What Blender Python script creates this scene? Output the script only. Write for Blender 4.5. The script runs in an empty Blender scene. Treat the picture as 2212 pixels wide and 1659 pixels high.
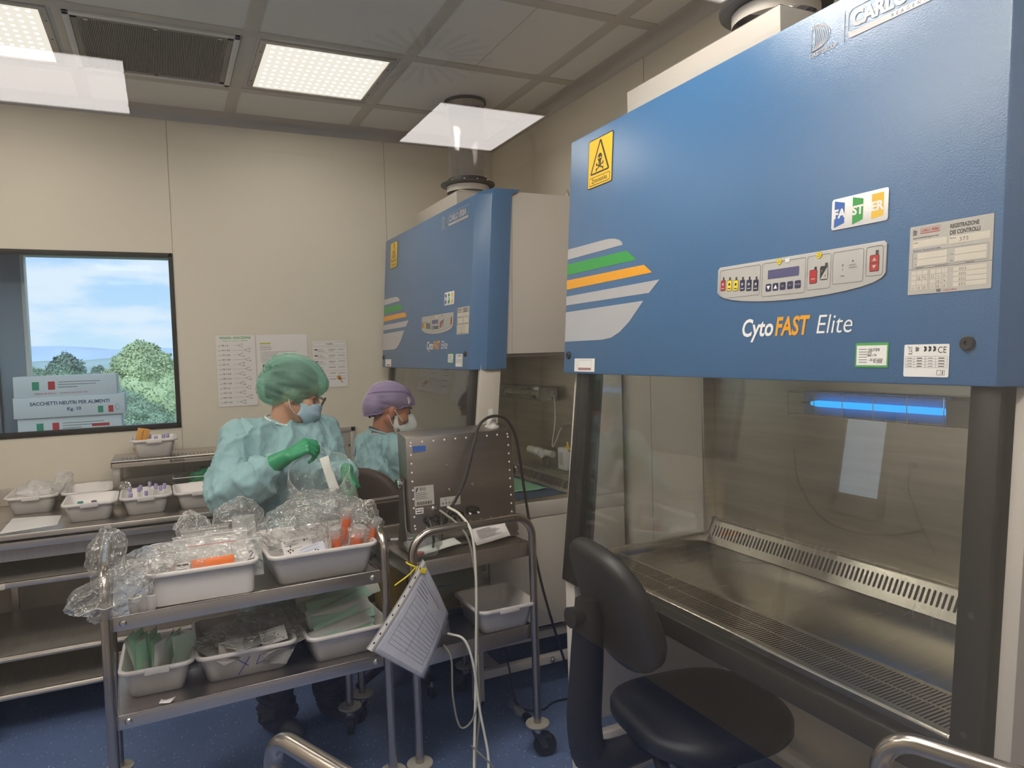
import bpy, bmesh, math, random
from mathutils import Vector, Matrix, noise
random.seed(7)
C = bpy.context.scene.collection
PI = math.pi
V = Vector

# ------------------------------------------------------------------ materials
def lin(h):
    h = h.lstrip('#')
    o = []
    for i in (0, 2, 4):
        c = int(h[i:i+2], 16) / 255.0
        o.append(c / 12.92 if c <= 0.04045 else ((c + 0.055) / 1.055) ** 2.4)
    return (o[0], o[1], o[2], 1.0)

MATS = {}
def nt(name):
    m = bpy.data.materials.new(name)
    m.use_nodes = True
    t = m.node_tree
    for n in list(t.nodes):
        t.nodes.remove(n)
    out = t.nodes.new('ShaderNodeOutputMaterial')
    MATS[name] = m
    return m, t, out

def N(t, kind, **kw):
    n = t.nodes.new(kind)
    for k, v in kw.items():
        if hasattr(n, k) and k not in n.inputs:
            setattr(n, k, v)
        else:
            n.inputs[k].default_value = v
    return n

def mat(name, col, rough=0.5, metal=0.0, spec=0.5, bump=0.0, bscale=200.0, var=0.0, vscale=6.0,
        stretch=None, trans=0.0, sheen=0.0, coat=0.0, sss=0.0, alpha=1.0, aniso=0.0):
    m, t, out = nt(name)
    b = t.nodes.new('ShaderNodeBsdfPrincipled')
    c = lin(col) if isinstance(col, str) else col
    b.inputs['Base Color'].default_value = c
    b.inputs['Roughness'].default_value = rough
    b.inputs['Metallic'].default_value = metal
    b.inputs['Specular IOR Level'].default_value = spec
    b.inputs['Transmission Weight'].default_value = trans
    b.inputs['Sheen Weight'].default_value = sheen
    b.inputs['Coat Weight'].default_value = coat
    b.inputs['Alpha'].default_value = alpha
    if sss:
        b.inputs['Subsurface Weight'].default_value = sss
        b.inputs['Subsurface Radius'].default_value = (0.012, 0.005, 0.003)
        b.inputs['Subsurface Scale'].default_value = 1.0
    t.links.new(b.outputs[0], out.inputs[0])
    if bump or var or stretch:
        tc = t.nodes.new('ShaderNodeTexCoord')
        mp = t.nodes.new('ShaderNodeMapping')
        t.links.new(tc.outputs['Object'], mp.inputs[0])
        if stretch:
            mp.inputs['Scale'].default_value = stretch
    if bump:
        n = N(t, 'ShaderNodeTexNoise', Scale=bscale, Detail=2.0)
        t.links.new(mp.outputs[0], n.inputs['Vector'])
        bp = N(t, 'ShaderNodeBump', Strength=bump, Distance=0.002)
        t.links.new(n.outputs['Fac'], bp.inputs['Height'])
        t.links.new(bp.outputs[0], b.inputs['Normal'])
    if var:
        n2 = N(t, 'ShaderNodeTexNoise', Scale=vscale, Detail=4.0)
        t.links.new(mp.outputs[0], n2.inputs['Vector'])
        mr = N(t, 'ShaderNodeMapRange')
        mr.inputs['From Min'].default_value = 0.3
        mr.inputs['From Max'].default_value = 0.7
        mr.inputs['To Min'].default_value = 1.0 - var
        mr.inputs['To Max'].default_value = 1.0 + var
        t.links.new(n2.outputs['Fac'], mr.inputs[0])
        mx = N(t, 'ShaderNodeVectorMath', operation='SCALE')
        mx.inputs[0].default_value = c[:3]
        t.links.new(mr.outputs[0], mx.inputs['Scale'])
        t.links.new(mx.outputs[0], b.inputs['Base Color'])
        if metal > 0.5:
            mr2 = N(t, 'ShaderNodeMapRange')
            mr2.inputs['To Min'].default_value = max(0.05, rough - 0.06)
            mr2.inputs['To Max'].default_value = rough + 0.08
            t.links.new(n2.outputs['Fac'], mr2.inputs[0])
            t.links.new(mr2.outputs[0], b.inputs['Roughness'])
    return m

def glass(name, tint=(1, 1, 1), f0=0.04, rough=0.0, bump=0.0, bscale=30.0, haze=0.0, hazecol=(0.9, 0.9, 0.9), gain=1.0, pw=5.0, trl=0.0):
    """thin clear sheet: what passes straight through plus a Schlick mirror reflection on each face"""
    m, t, out = nt(name)
    tr = N(t, 'ShaderNodeBsdfTransparent'); tr.inputs[0].default_value = (*tint, 1)
    gl = N(t, 'ShaderNodeBsdfGlossy', Roughness=rough); gl.inputs[0].default_value = (1, 1, 1, 1)
    geo = t.nodes.new('ShaderNodeNewGeometry')
    nrm = geo.outputs['Normal']
    if bump:
        tc = t.nodes.new('ShaderNodeTexCoord')
        n = N(t, 'ShaderNodeTexNoise', Scale=bscale, Detail=3.0, Distortion=0.6)
        t.links.new(tc.outputs['Object'], n.inputs['Vector'])
        bp = N(t, 'ShaderNodeBump', Strength=bump, Distance=0.01)
        t.links.new(n.outputs['Fac'], bp.inputs['Height'])
        t.links.new(bp.outputs[0], gl.inputs['Normal'])
        nrm = bp.outputs[0]
    d = N(t, 'ShaderNodeVectorMath', operation='DOT_PRODUCT')
    t.links.new(nrm, d.inputs[0]); t.links.new(geo.outputs['Incoming'], d.inputs[1])
    a = N(t, 'ShaderNodeMath', operation='ABSOLUTE'); t.links.new(d.outputs['Value'], a.inputs[0])
    s = N(t, 'ShaderNodeMath', operation='SUBTRACT'); s.inputs[0].default_value = 1.0; s.use_clamp = True
    t.links.new(a.outputs[0], s.inputs[1])
    p = N(t, 'ShaderNodeMath', operation='POWER'); p.inputs[1].default_value = pw
    t.links.new(s.outputs[0], p.inputs[0])
    k = N(t, 'ShaderNodeMath', operation='MULTIPLY_ADD'); k.inputs[1].default_value = (1 - f0) * gain; k.inputs[2].default_value = f0
    k.use_clamp = True
    t.links.new(p.outputs[0], k.inputs[0])
    base = tr.outputs[0]
    if haze:
        df = N(t, 'ShaderNodeBsdfDiffuse'); df.inputs[0].default_value = (*hazecol, 1)
        src = df.outputs[0]
        if trl:
            tl = N(t, 'ShaderNodeBsdfTranslucent'); tl.inputs[0].default_value = (*hazecol, 1)
            mt = t.nodes.new('ShaderNodeMixShader'); mt.inputs[0].default_value = trl
            t.links.new(df.outputs[0], mt.inputs[1]); t.links.new(tl.outputs[0], mt.inputs[2]); src = mt.outputs[0]
        mh = t.nodes.new('ShaderNodeMixShader'); mh.inputs[0].default_value = haze
        t.links.new(base, mh.inputs[1]); t.links.new(src, mh.inputs[2]); base = mh.outputs[0]
    mx = t.nodes.new('ShaderNodeMixShader')
    t.links.new(k.outputs[0], mx.inputs[0]); t.links.new(base, mx.inputs[1]); t.links.new(gl.outputs[0], mx.inputs[2])
    t.links.new(mx.outputs[0], out.inputs[0])
    return m

def emit(name, col, strength):
    m, t, out = nt(name)
    e = N(t, 'ShaderNodeEmission', Strength=strength)
    e.inputs[0].default_value = lin(col) if isinstance(col, str) else col
    t.links.new(e.outputs[0], out.inputs[0])
    return m

# ------------------------------------------------------------------ mesh builder
def frame(o, u, v):
    """plane frame: columns u, v, n at origin o"""
    u = V(u).normalized(); v = V(v); v = (v - u * v.dot(u)).normalized(); n = u.cross(v)
    return Matrix(((u.x, v.x, n.x, o[0]), (u.y, v.y, n.y, o[1]), (u.z, v.z, n.z, o[2]), (0, 0, 0, 1)))

def rounded(w, h, r, seg=5, cx=0, cy=0):
    pts = []
    for sx, sy, a0 in ((1, 1, 0), (-1, 1, PI/2), (-1, -1, PI), (1, -1, 1.5*PI)):
        for i in range(seg + 1):
            a = a0 + PI/2 * i / seg
            pts.append((cx + sx*(w/2 - r) + r*math.cos(a), cy + sy*(h/2 - r) + r*math.sin(a)))
    return pts

class MB:
    def __init__(s):
        s.v = []; s.f = []; s.m = []; s.mats = []; s.sm = []
    def mi(s, m):
        if isinstance(m, str): m = MATS[m]
        if m not in s.mats: s.mats.append(m)
        return s.mats.index(m)
    def add(s, vs, fs, m, M=None, smooth=True):
        b = len(s.v); k = s.mi(m)
        for p in vs:
            s.v.append(tuple(M @ V(p)) if M is not None else tuple(p))
        for f in fs:
            s.f.append([b + i for i in f]); s.m.append(k); s.sm.append(smooth)
        return s
    def bm(s, bm, m, M=None, smooth=True):
        bm.verts.ensure_lookup_table(); bm.verts.index_update()
        s.add([v.co.copy() for v in bm.verts], [[v.index for v in f.verts] for f in bm.faces], m, M, smooth)
        bm.free(); return s
    def box(s, a, b, m, bev=0.0, M=None, seg=2):
        x0, y0, z0 = (min(a[i], b[i]) for i in range(3)); x1, y1, z1 = (max(a[i], b[i]) for i in range(3))
        vs = [(x0,y0,z0),(x1,y0,z0),(x1,y1,z0),(x0,y1,z0),(x0,y0,z1),(x1,y0,z1),(x1,y1,z1),(x0,y1,z1)]
        fs = [(0,3,2,1),(4,5,6,7),(0,1,5,4),(1,2,6,5),(2,3,7,6),(3,0,4,7)]
        if bev <= 0: return s.add(vs, fs, m, M, False)
        bm = bmesh.new(); bv = [bm.verts.new(p) for p in vs]
        for f in fs: bm.faces.new([bv[i] for i in f])
        bev = min(bev, 0.49*min(x1-x0, y1-y0, z1-z0))
        bmesh.ops.bevel(bm, geom=bm.edges[:], offset=bev, segments=seg, affect='EDGES', profile=0.5)
        return s.bm(bm, m, M)
    def hexa(s, pts, m, bev=0.0, M=None, seg=2):
        """8 points: bottom ring 0-3 then top ring 4-7 (same order)"""
        fs = [(0,3,2,1),(4,5,6,7),(0,1,5,4),(1,2,6,5),(2,3,7,6),(3,0,4,7)]
        if bev <= 0: return s.add(pts, fs, m, M, False)
        bm = bmesh.new(); bv = [bm.verts.new(p) for p in pts]
        for f in fs: bm.faces.new([bv[i] for i in f])
        bmesh.ops.bevel(bm, geom=bm.edges[:], offset=bev, segments=seg, affect='EDGES', profile=0.5)
        return s.bm(bm, m, M)
    def prism(s, poly, d, m, M=None, z0=0.0, bev=0.0, smooth=True):
        """2D polygon extruded from z0 to z0+d in frame M"""
        n = len(poly)
        area = sum(poly[i][0]*poly[(i+1)%n][1] - poly[(i+1)%n][0]*poly[i][1] for i in range(n))
        if area < 0: poly = list(poly)[::-1]
        bm = bmesh.new()
        lo = [bm.verts.new((p[0], p[1], z0)) for p in poly]; hi = [bm.verts.new((p[0], p[1], z0 + d)) for p in poly]
        bm.faces.new(lo[::-1]); bm.faces.new(hi)
        for i in range(n):
            j = (i+1) % n; bm.faces.new((lo[i], lo[j], hi[j], hi[i]))
        if bev > 0:
            es = [e for e in bm.edges if abs(e.verts[0].co.z - e.verts[1].co.z) < 1e-7 and (e.verts[0].co.z > z0 + d/2 or bev > 0)]
            bmesh.ops.bevel(bm, geom=es, offset=bev, segments=2, affect='EDGES', profile=0.5)
        return s.bm(bm, m, M, smooth)
    def flat(s, poly, m, M=None, z=0.0):
        n = len(poly)
        area = sum(poly[i][0]*poly[(i+1)%n][1] - poly[(i+1)%n][0]*poly[i][1] for i in range(n))
        if area < 0: poly = list(poly)[::-1]
        return s.add([(p[0], p[1], z) for p in poly], [tuple(range(n))], m, M, False)
    def rect(s, x0, y0, x1, y1, m, M=None, z=0.0):
        return s.flat([(x0,y0),(x1,y0),(x1,y1),(x0,y1)], m, M, z)
    def line(s, pts, w, m, M=None, z=0.0):
        for (a, b) in zip(pts[:-1], pts[1:]):
            d = V((b[0]-a[0], b[1]-a[1])); L = d.length
            if L < 1e-9: continue
            d /= L; q = V((-d.y, d.x)) * w/2; e = d*w*0.3
            s.flat([(a[0]+q.x-e.x, a[1]+q.y-e.y), (a[0]-q.x-e.x, a[1]-q.y-e.y), (b[0]-q.x+e.x, b[1]-q.y+e.y), (b[0]+q.x+e.x, b[1]+q.y+e.y)], m, M, z)
        return s
    def cyl(s, p0, p1, r, m, seg=16, r2=None, caps=True, M=None):
        return s.tube([p0, p1], r, m, seg, caps, radii=[r, r if r2 is None else r2], M=M)
    def tube(s, path, r, m, seg=10, caps=True, radii=None, M=None, flat=None):
        P = [V(p) for p in path]; n = len(P); R = radii or [r]*n
        rings = []; prev = None
        for i in range(n):
            t = (P[min(i+1, n-1)] - P[max(i-1, 0)])
            if t.length < 1e-9: t = V((0,0,1))
            t.normalize()
            if prev is None:
                a = V((0,0,1)) if abs(t.z) < 0.9 else V((1,0,0)); x = t.cross(a).normalized()
            else:
                x = prev - t*prev.dot(t)
                x = x.normalized() if x.length > 1e-6 else t.orthogonal().normalized()
            prev = x; y = t.cross(x)
            fy = 1.0 if flat is None else flat
            rings.append([P[i] + (x*math.cos(2*PI*k/seg) + y*fy*math.sin(2*PI*k/seg))*R[i] for k in range(seg)])
        vs = [p for rg in rings for p in rg]; fs = []
        for i in range(n-1):
            for k in range(seg):
                a = i*seg+k; b = i*seg+(k+1)%seg; fs.append((a, b, b+seg, a+seg))
        if caps:
            fs.append(tuple(range(seg))[::-1]); fs.append(tuple((n-1)*seg+k for k in range(seg)))
        return s.add(vs, fs, m, M)
    def lathe(s, prof, m, seg=24, M=None, caps=True):
        vs = []; fs = []; n = len(prof)
        for (r, z) in prof:
            for k in range(seg):
                a = 2*PI*k/seg; vs.append((r*math.cos(a), r*math.sin(a), z))
        for i in range(n-1):
            for k in range(seg):
                a = i*seg+k; b = i*seg+(k+1)%seg; fs.append((a, b, b+seg, a+seg))
        if caps:
            if prof[0][0] > 1e-6: fs.append(tuple(range(seg))[::-1])
            if prof[-1][0] > 1e-6: fs.append(tuple((n-1)*seg+k for k in range(seg)))
        return s.add(vs, fs, m, M)
    def ball(s, c, r, m, seg=14, rings=9, M=None, sc=(1,1,1)):
        vs = []; fs = []
        for i in range(rings+1):
            th = PI*i/rings
            for k in range(seg):
                a = 2*PI*k/seg
                vs.append((c[0]+sc[0]*r*math.sin(th)*math.cos(a), c[1]+sc[1]*r*math.sin(th)*math.sin(a), c[2]+sc[2]*r*math.cos(th)))
        for i in range(rings):
            for k in range(seg):
                a = i*seg+k; b = i*seg+(k+1)%seg; fs.append((a, a+seg, b+seg, b))
        return s.add(vs, fs, m, M)
    def grid(s, fn, nu, nv, m, M=None, closed=False):
        vs = [fn(i/(nu-1), j/(nv-1)) for j in range(nv) for i in range(nu)]
        fs = [(j*nu+i, j*nu+i+1, (j+1)*nu+i+1, (j+1)*nu+i) for j in range(nv-1) for i in range(nu-1)]
        return s.add(vs, fs, m, M)
    def text(s, body, M, size, m, ax='LEFT', bold=0.0, shear=0.0, z=0.0, sx=1.0, space=1.0):
        cu = bpy.data.curves.new('lettering_tmp', 'FONT'); cu.body = body; cu.size = size
        cu.align_x = ax; cu.offset = bold; cu.shear = shear; cu.resolution_u = 3; cu.space_character = space
        o = bpy.data.objects.new('lettering_tmp', cu); C.objects.link(o)
        dg = bpy.context.evaluated_depsgraph_get()
        me = bpy.data.meshes.new_from_object(o.evaluated_get(dg))
        vs = [(v.co.x*sx, v.co.y, z) for v in me.vertices]; fs = [tuple(p.vertices) for p in me.polygons]
        bpy.data.objects.remove(o); bpy.data.curves.remove(cu); bpy.data.meshes.remove(me)
        if fs: s.add(vs, fs, m, M, False)
        return s
    def build(s, name, parent=None, loc=None, rotz=None, solid=0.0, subsurf=0, angle=35):
        me = bpy.data.meshes.new(name); me.from_pydata(s.v, [], s.f)
        for m in s.mats: me.materials.append(m)
        me.polygons.foreach_set('material_index', s.m)
        me.polygons.foreach_set('use_smooth', s.sm)
        me.update()
        me.set_sharp_from_angle(angle=math.radians(angle))
        o = bpy.data.objects.new(name, me); C.objects.link(o)
        if parent is not None: o.parent = parent
        if loc is not None: o.location = loc
        if rotz is not None: o.rotation_euler = (0, 0, rotz)
        if solid:
            md = o.modifiers.new('thick', 'SOLIDIFY'); md.thickness = solid; md.offset = 0
        if subsurf:
            md = o.modifiers.new('sub', 'SUBSURF'); md.levels = subsurf; md.render_levels = subsurf
        return o

def tag(o, label, cat, group=None):
    o['label'] = label; o['category'] = cat
    if group: o['group'] = group
    return o
def struct(o):
    o['kind'] = 'structure'; return o
def thing(name, label, cat, loc=(0,0,0), rotz=0.0, group=None):
    o = bpy.data.objects.new(name, None); C.objects.link(o); o.empty_display_size = 0.1
    o.location = loc; o.rotation_euler = (0, 0, rotz)
    return tag(o, label, cat, group)
def copy_tree(o, parent=None):
    c = o.copy(); C.objects.link(c)
    c.parent = parent
    for ch in list(o.children): copy_tree(ch, c)
    return c
def arc(c, r, a0, a1, u, v, n=8):
    return [V(c) + V(u)*r*math.cos(a0+(a1-a0)*i/n) + V(v)*r*math.sin(a0+(a1-a0)*i/n) for i in range(n+1)]
def bez(P, n=24):
    """Catmull-Rom through points"""
    P = [V(p) for p in P]; Q = [P[0]*2-P[1]] + P + [P[-1]*2-P[-2]]; out = []
    seg = len(P)-1; k = max(2, n//seg)
    for i in range(seg):
        a, b, c, d = Q[i:i+4]
        for j in range(k):
            t = j/k
            out.append(0.5*((2*b)+(c-a)*t+(2*a-5*b+4*c-d)*t*t+(-a+3*b-3*c+d)*t**3))
    out.append(P[-1]); return out
# ------------------------------------------------------------------ shared materials
mat('wall_paint', '#ddd3c2', 0.55, bump=0.05, bscale=300, var=0.015, vscale=1.2)
mat('ceiling_tile', '#efeae0', 0.6, bump=0.04, bscale=400)
mat('ceiling_bar', '#cfc8ba', 0.55)
mat('cove_metal', '#bdb6ae', 0.35, 0.3)
mat('seam', '#a89c88', 0.7)
mat('black_frame', '#0b0c0f', 0.5, spec=0.3)
mat('white_paint', '#d8d0c8', 0.4, bump=0.03, bscale=500)
mat('white_plastic', '#dcd5d2', 0.33, spec=0.5)
mat('steel', '#d0c7be', 0.34, 1.0, var=0.06, vscale=3, stretch=(1, 30, 30))
mat('steel_dark', '#b0a8a0', 0.42, 0.6, var=0.08, vscale=3, stretch=(30, 1, 1))
mat('steel_tube', '#b5aba2', 0.22, 1.0)
mat('chrome', '#d8d4d0', 0.12, 1.0)
mat('rubber', '#1c1b1c', 0.6)
mat('grey_plastic', '#8a857d', 0.5)
mat('black_plastic', '#151417', 0.42)
mat('dark_grey', '#3a383b', 0.5)
mat('ink', '#23242a', 0.6)
mat('ink_grey', '#6d6a6c', 0.6)
mat('ink_blue', '#2b3f8f', 0.6)
mat('paper', '#ded8d6', 0.7)
mat('paper_blue', '#cfcfdd', 0.6)
mat('green_mark', '#2f9e46', 0.5)
mat('red_mark', '#c8242c', 0.5)
mat('yellow_mark', '#f2c928', 0.45)
mat('white_mark', '#f2efed', 0.4)
glass('clear_pane', (0.97, 0.98, 0.98), 0.042)
glass('window_pane', (0.90, 0.96, 1.0), 0.006, gain=0.25)

# blue speckled vinyl floor
def floor_mat():
    m, t, out = nt('vinyl_floor')
    b = N(t, 'ShaderNodeBsdfPrincipled', Roughness=0.33)
    tc = t.nodes.new('ShaderNodeTexCoord')
    v1 = N(t, 'ShaderNodeTexVoronoi', Scale=55.0); v2 = N(t, 'ShaderNodeTexVoronoi', Scale=85.0)
    n1 = N(t, 'ShaderNodeTexNoise', Scale=2.0, Detail=3.0)
    for n in (v1, v2, n1): t.links.new(tc.outputs['Object'], n.inputs['Vector'])
    base = N(t, 'ShaderNodeMix', data_type='RGBA')
    base.inputs[6].default_value = lin('#5a6c96'); base.inputs[7].default_value = lin('#6a7ca6')
    t.links.new(n1.outputs['Fac'], base.inputs[0])
    def spot(v, thr, amt):
        a = N(t, 'ShaderNodeMath', operation='LESS_THAN'); a.inputs[1].default_value = thr
        t.links.new(v.outputs['Distance'], a.inputs[0])
        s = t.nodes.new('ShaderNodeSeparateColor'); t.links.new(v.outputs['Color'], s.inputs[0])
        c = N(t, 'ShaderNodeMath', operation='GREATER_THAN'); c.inputs[1].default_value = amt
        t.links.new(s.outputs[0], c.inputs[0])
        mu = N(t, 'ShaderNodeMath', operation='MULTIPLY'); t.links.new(a.outputs[0], mu.inputs[0]); t.links.new(c.outputs[0], mu.inputs[1])
        return mu
    s1 = spot(v1, 0.17, 0.62); s2 = spot(v2, 0.2, 0.7)
    m1 = N(t, 'ShaderNodeMix', data_type='RGBA'); m1.inputs[7].default_value = lin('#b9c2d8')
    t.links.new(s1.outputs[0], m1.inputs[0]); t.links.new(base.outputs[2], m1.inputs[6])
    m2 = N(t, 'ShaderNodeMix', data_type='RGBA'); m2.inputs[7].default_value = lin('#1a2440')
    t.links.new(s2.outputs[0], m2.inputs[0]); t.links.new(m1.outputs[2], m2.inputs[6])
    t.links.new(m2.outputs[2], b.inputs['Base Color']); t.links.new(b.outputs[0], out.inputs[0])
floor_mat()

# LED panel: rows of bright dots on a milky glowing sheet
emit('led_panel', (1.0, 0.93, 0.80, 1), 1.05)
emit('led_dot', (1.0, 0.93, 0.82, 1), 55.0); emit('led_dot_bright', (1.0, 0.93, 0.82, 1), 215.0)  # the brighter dots belong to the added lights out of view
emit('panel_glow', (1.0, 0.93, 0.90, 1), 8.0)

# ------------------------------------------------------------------ camera (25 mm phone lens)
cam = bpy.data.cameras.new('camera'); cam.sensor_width = 36; cam.lens = 1555/2212*36; cam.clip_start = 0.02; cam.clip_end = 8000
co = bpy.data.objects.new('camera', cam); C.objects.link(co)
X_ = V((3224, -173, 1555)).normalized(); Y_ = V((-753, -51.5, 1555)); Y_ = (Y_ - X_*Y_.dot(X_)).normalized(); Zd = X_.cross(Y_)
if Zd.y < 0: Zd = -Zd
# rows of world axes in camera coordinates (x right, y down, z forward)
R = Matrix((X_, Y_, -Zd))
right = R @ V((1,0,0)); down = R @ V((0,1,0)); fwd = R @ V((0,0,1))
co.matrix_world = Matrix(((right.x, -down.x, -fwd.x, 0), (right.y, -down.y, -fwd.y, 0), (right.z, -down.z, -fwd.z, 1.62), (0,0,0,1)))
bpy.context.scene.camera = co

WB, XR, H = 4.44, 2.045, 3.0           # back wall, right wall, ceiling height
XL, YF = -2.35, 0.30                   # left wall, observation window wall

def shell():
    m = MB(); m.box((-4.0, -3.6, -0.2), (2.4, 4.9, 0.0), 'vinyl_floor'); struct(m.build('floor'))
    # back wall with window opening
    m = MB(); x0, x1, z0, z1 = -1.75, 0.074, 1.24, 2.211
    m.box((XL-0.2, WB, 0), (x0, WB+0.12, H+0.2), 'wall_paint'); m.box((x1, WB, 0), (XR+0.2, WB+0.12, H+0.2), 'wall_paint')
    m.box((x0, WB, 0), (x1, WB+0.12, z0), 'wall_paint'); m.box((x0, WB, z1), (x1, WB+0.12, H+0.2), 'wall_paint')
    for x in (0.0745, 1.30): m.box((x-0.0015, WB-0.0012, 0.0 if x > 1 else 2.215), (x+0.0015, WB+0.01, 2.95), 'seam')
    m.box((0.073, WB-0.0012, 0.0), (0.076, WB+0.01, 1.236), 'seam')
    struct(m.build('wall_back'))
    m = MB(); m.box((XR, -3.6, 0), (XR+0.2, WB+0.12, H+0.2), 'wall_paint')
    for y in (1.45, 2.75): m.box((XR-0.0012, y-0.0015, 0), (XR+0.01, y+0.0015, 2.95), 'seam')
    struct(m.build('wall_right'))
    m = MB(); m.box((XL-0.2, YF, 0), (XL, WB+0.12, H+0.2), 'wall_paint'); struct(m.build('wall_left'))
    # observation wall: opening with a very large pane
    m = MB(); a, b, z0, z1 = -1.9, 1.98, 0.35, 2.92
    m.box((XL-0.2, YF-0.06, 0), (a, YF+0.06, H+0.2), 'wall_paint'); m.box((b, YF-0.06, 0), (XR+0.01, YF+0.06, H+0.2), 'wall_paint')
    m.box((a, YF-0.06, 0), (b, YF+0.06, z0), 'wall_paint'); m.box((a, YF-0.06, z1), (b, YF+0.06, H+0.2), 'wall_paint')
    struct(m.build('wall_front'))
    m = MB(); w = struct(MB().box((a, YF-0.05, z0-0.01), (b, YF+0.05, z0+0.03), 'cove_metal').box((a, YF-0.05, z1-0.03), (b, YF+0.05, z1+0.01), 'cove_metal')
        .box((a-0.01, YF-0.05, z0), (a+0.03, YF+0.05, z1), 'cove_metal').box((b-0.03, YF-0.05, z0), (b+0.01, YF+0.05, z1), 'cove_metal').build('window_2'))
    MB().box((a+0.02, YF-0.003, z0+0.02), (b-0.02, YF+0.003, z1-0.02), 'clear_pane').build('pane', w)
    # ceiling: tiles with flat bars between them
    m = MB(); m.box((XL-0.2, YF, H), (XR+0.2, WB+0.12, H+0.2), 'ceiling_tile')
    for k in range(-4, 3):
        x = 0.40 + 0.70*k; m.box((x-0.03, YF, H-0.004), (x+0.03, WB, H+0.01), 'ceiling_bar', 0.0015)
    for k in range(-5, 1):
        y = 3.99 + 0.70*k; m.box((XL, y-0.03, H-0.0045), (XR, y+0.03, H+0.01), 'ceiling_bar', 0.0015)
    m.box((1.4315, 2.62, H-0.0008), (1.4330, 3.26, H+0.01), 'seam')
    struct(m.build('ceiling'))
    def cove(name, p0, p1, inward):
        prof = [(0.0, -0.062), (0.004, -0.058), (0.010, -0.040), (0.022, -0.022), (0.042, -0.010), (0.058, -0.005), (0.062, 0.0)]
        m = MB(); vs = []
        for q in (p0, p1):
            for (d, z) in prof: vs.append((q[0]+inward[0]*d, q[1]+inward[1]*d, H+z))
            vs.append((q[0], q[1], H))
        n = len(prof)+1
        fs = [(i, (i+1) % n, n+(i+1) % n, n+i) for i in range(n)] + [tuple(range(n)), tuple(range(2*n-1, n-1, -1))]
        m.add(vs, fs, 'cove_metal'); struct(m.build(name, angle=50))
    cove('trim_1', (XL, WB, 0), (XR, WB, 0), (0, -1)); cove('trim_2', (XR, YF, 0), (XR, WB, 0), (-1, 0))
    # corridor behind the camera
    m = MB(); m.box((-4.2, -3.8, 0), (2.4, -3.6, 2.9), 'wall_paint'); struct(m.build('wall_rear'))
    m = MB(); m.box((-4.2, -3.6, 0), (-4.0, YF, 2.9), 'wall_paint'); m.box((-4.0, YF-0.06, 0), (XL-0.2, YF+0.06, 2.9), 'wall_paint'); struct(m.build('wall_corridor'))
    m = MB(); m.box((-4.2, -3.8, 2.75), (2.4, YF-0.06, 2.9), 'ceiling_tile')
    struct(m.build('ceiling_corridor'))
shell()

def window():
    x0, x1, z0, z1 = -1.75, 0.074, 1.24, 2.211
    m = MB(); w = 0.0235
    m.box((x0, WB-0.006, z0), (x1, WB+0.05, z0+0.028), 'black_frame', 0.002); m.box((x0, WB-0.006, z1-w), (x1, WB+0.05, z1), 'black_frame', 0.002)
    m.box((x0, WB-0.006, z0), (x0+w, WB+0.05, z1), 'black_frame', 0.002); m.box((x1-w, WB-0.006, z0), (x1, WB+0.05, z1), 'black_frame', 0.002)
    f = struct(m.build('window_1'))
    MB().box((x0+0.01, WB+0.012, z0+0.01), (x1-0.01, WB+0.02, z1-0.01), 'window_pane').build('pane', f)
    # deep niche between the inner pane and the facade
    mat('facade_grey', '#8d97a3', 0.5)
    m = MB(); m.box((x0-0.1, WB+0.12, 1.10), (0.2, 5.0, 1.185), 'facade_grey'); m.box((x0-0.1, WB+0.12, 2.24), (0.2, 5.0, 2.32), 'facade_grey')
    m.box((0.12, WB+0.12, 1.1), (0.2, 5.0, 2.3), 'facade_grey'); m.box((x0-0.2, WB+0.12, 1.1), (x0-0.1, 5.0, 2.3), 'facade_grey')
    struct(m.build('window_sill'))
    m = MB(); m.box((-1.9, 4.86, 1.185), (-0.695, 4.95, 2.24), 'facade_grey', 0.004); m.box((-0.83, 4.845, 1.185), (-0.822, 4.87, 2.24), 'dark_grey'); m.box((-0.70, 4.855, 1.185), (-0.683, 4.95, 2.24), 'white_paint', 0.003)
    struct(m.build('trim_3'))
window()

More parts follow.
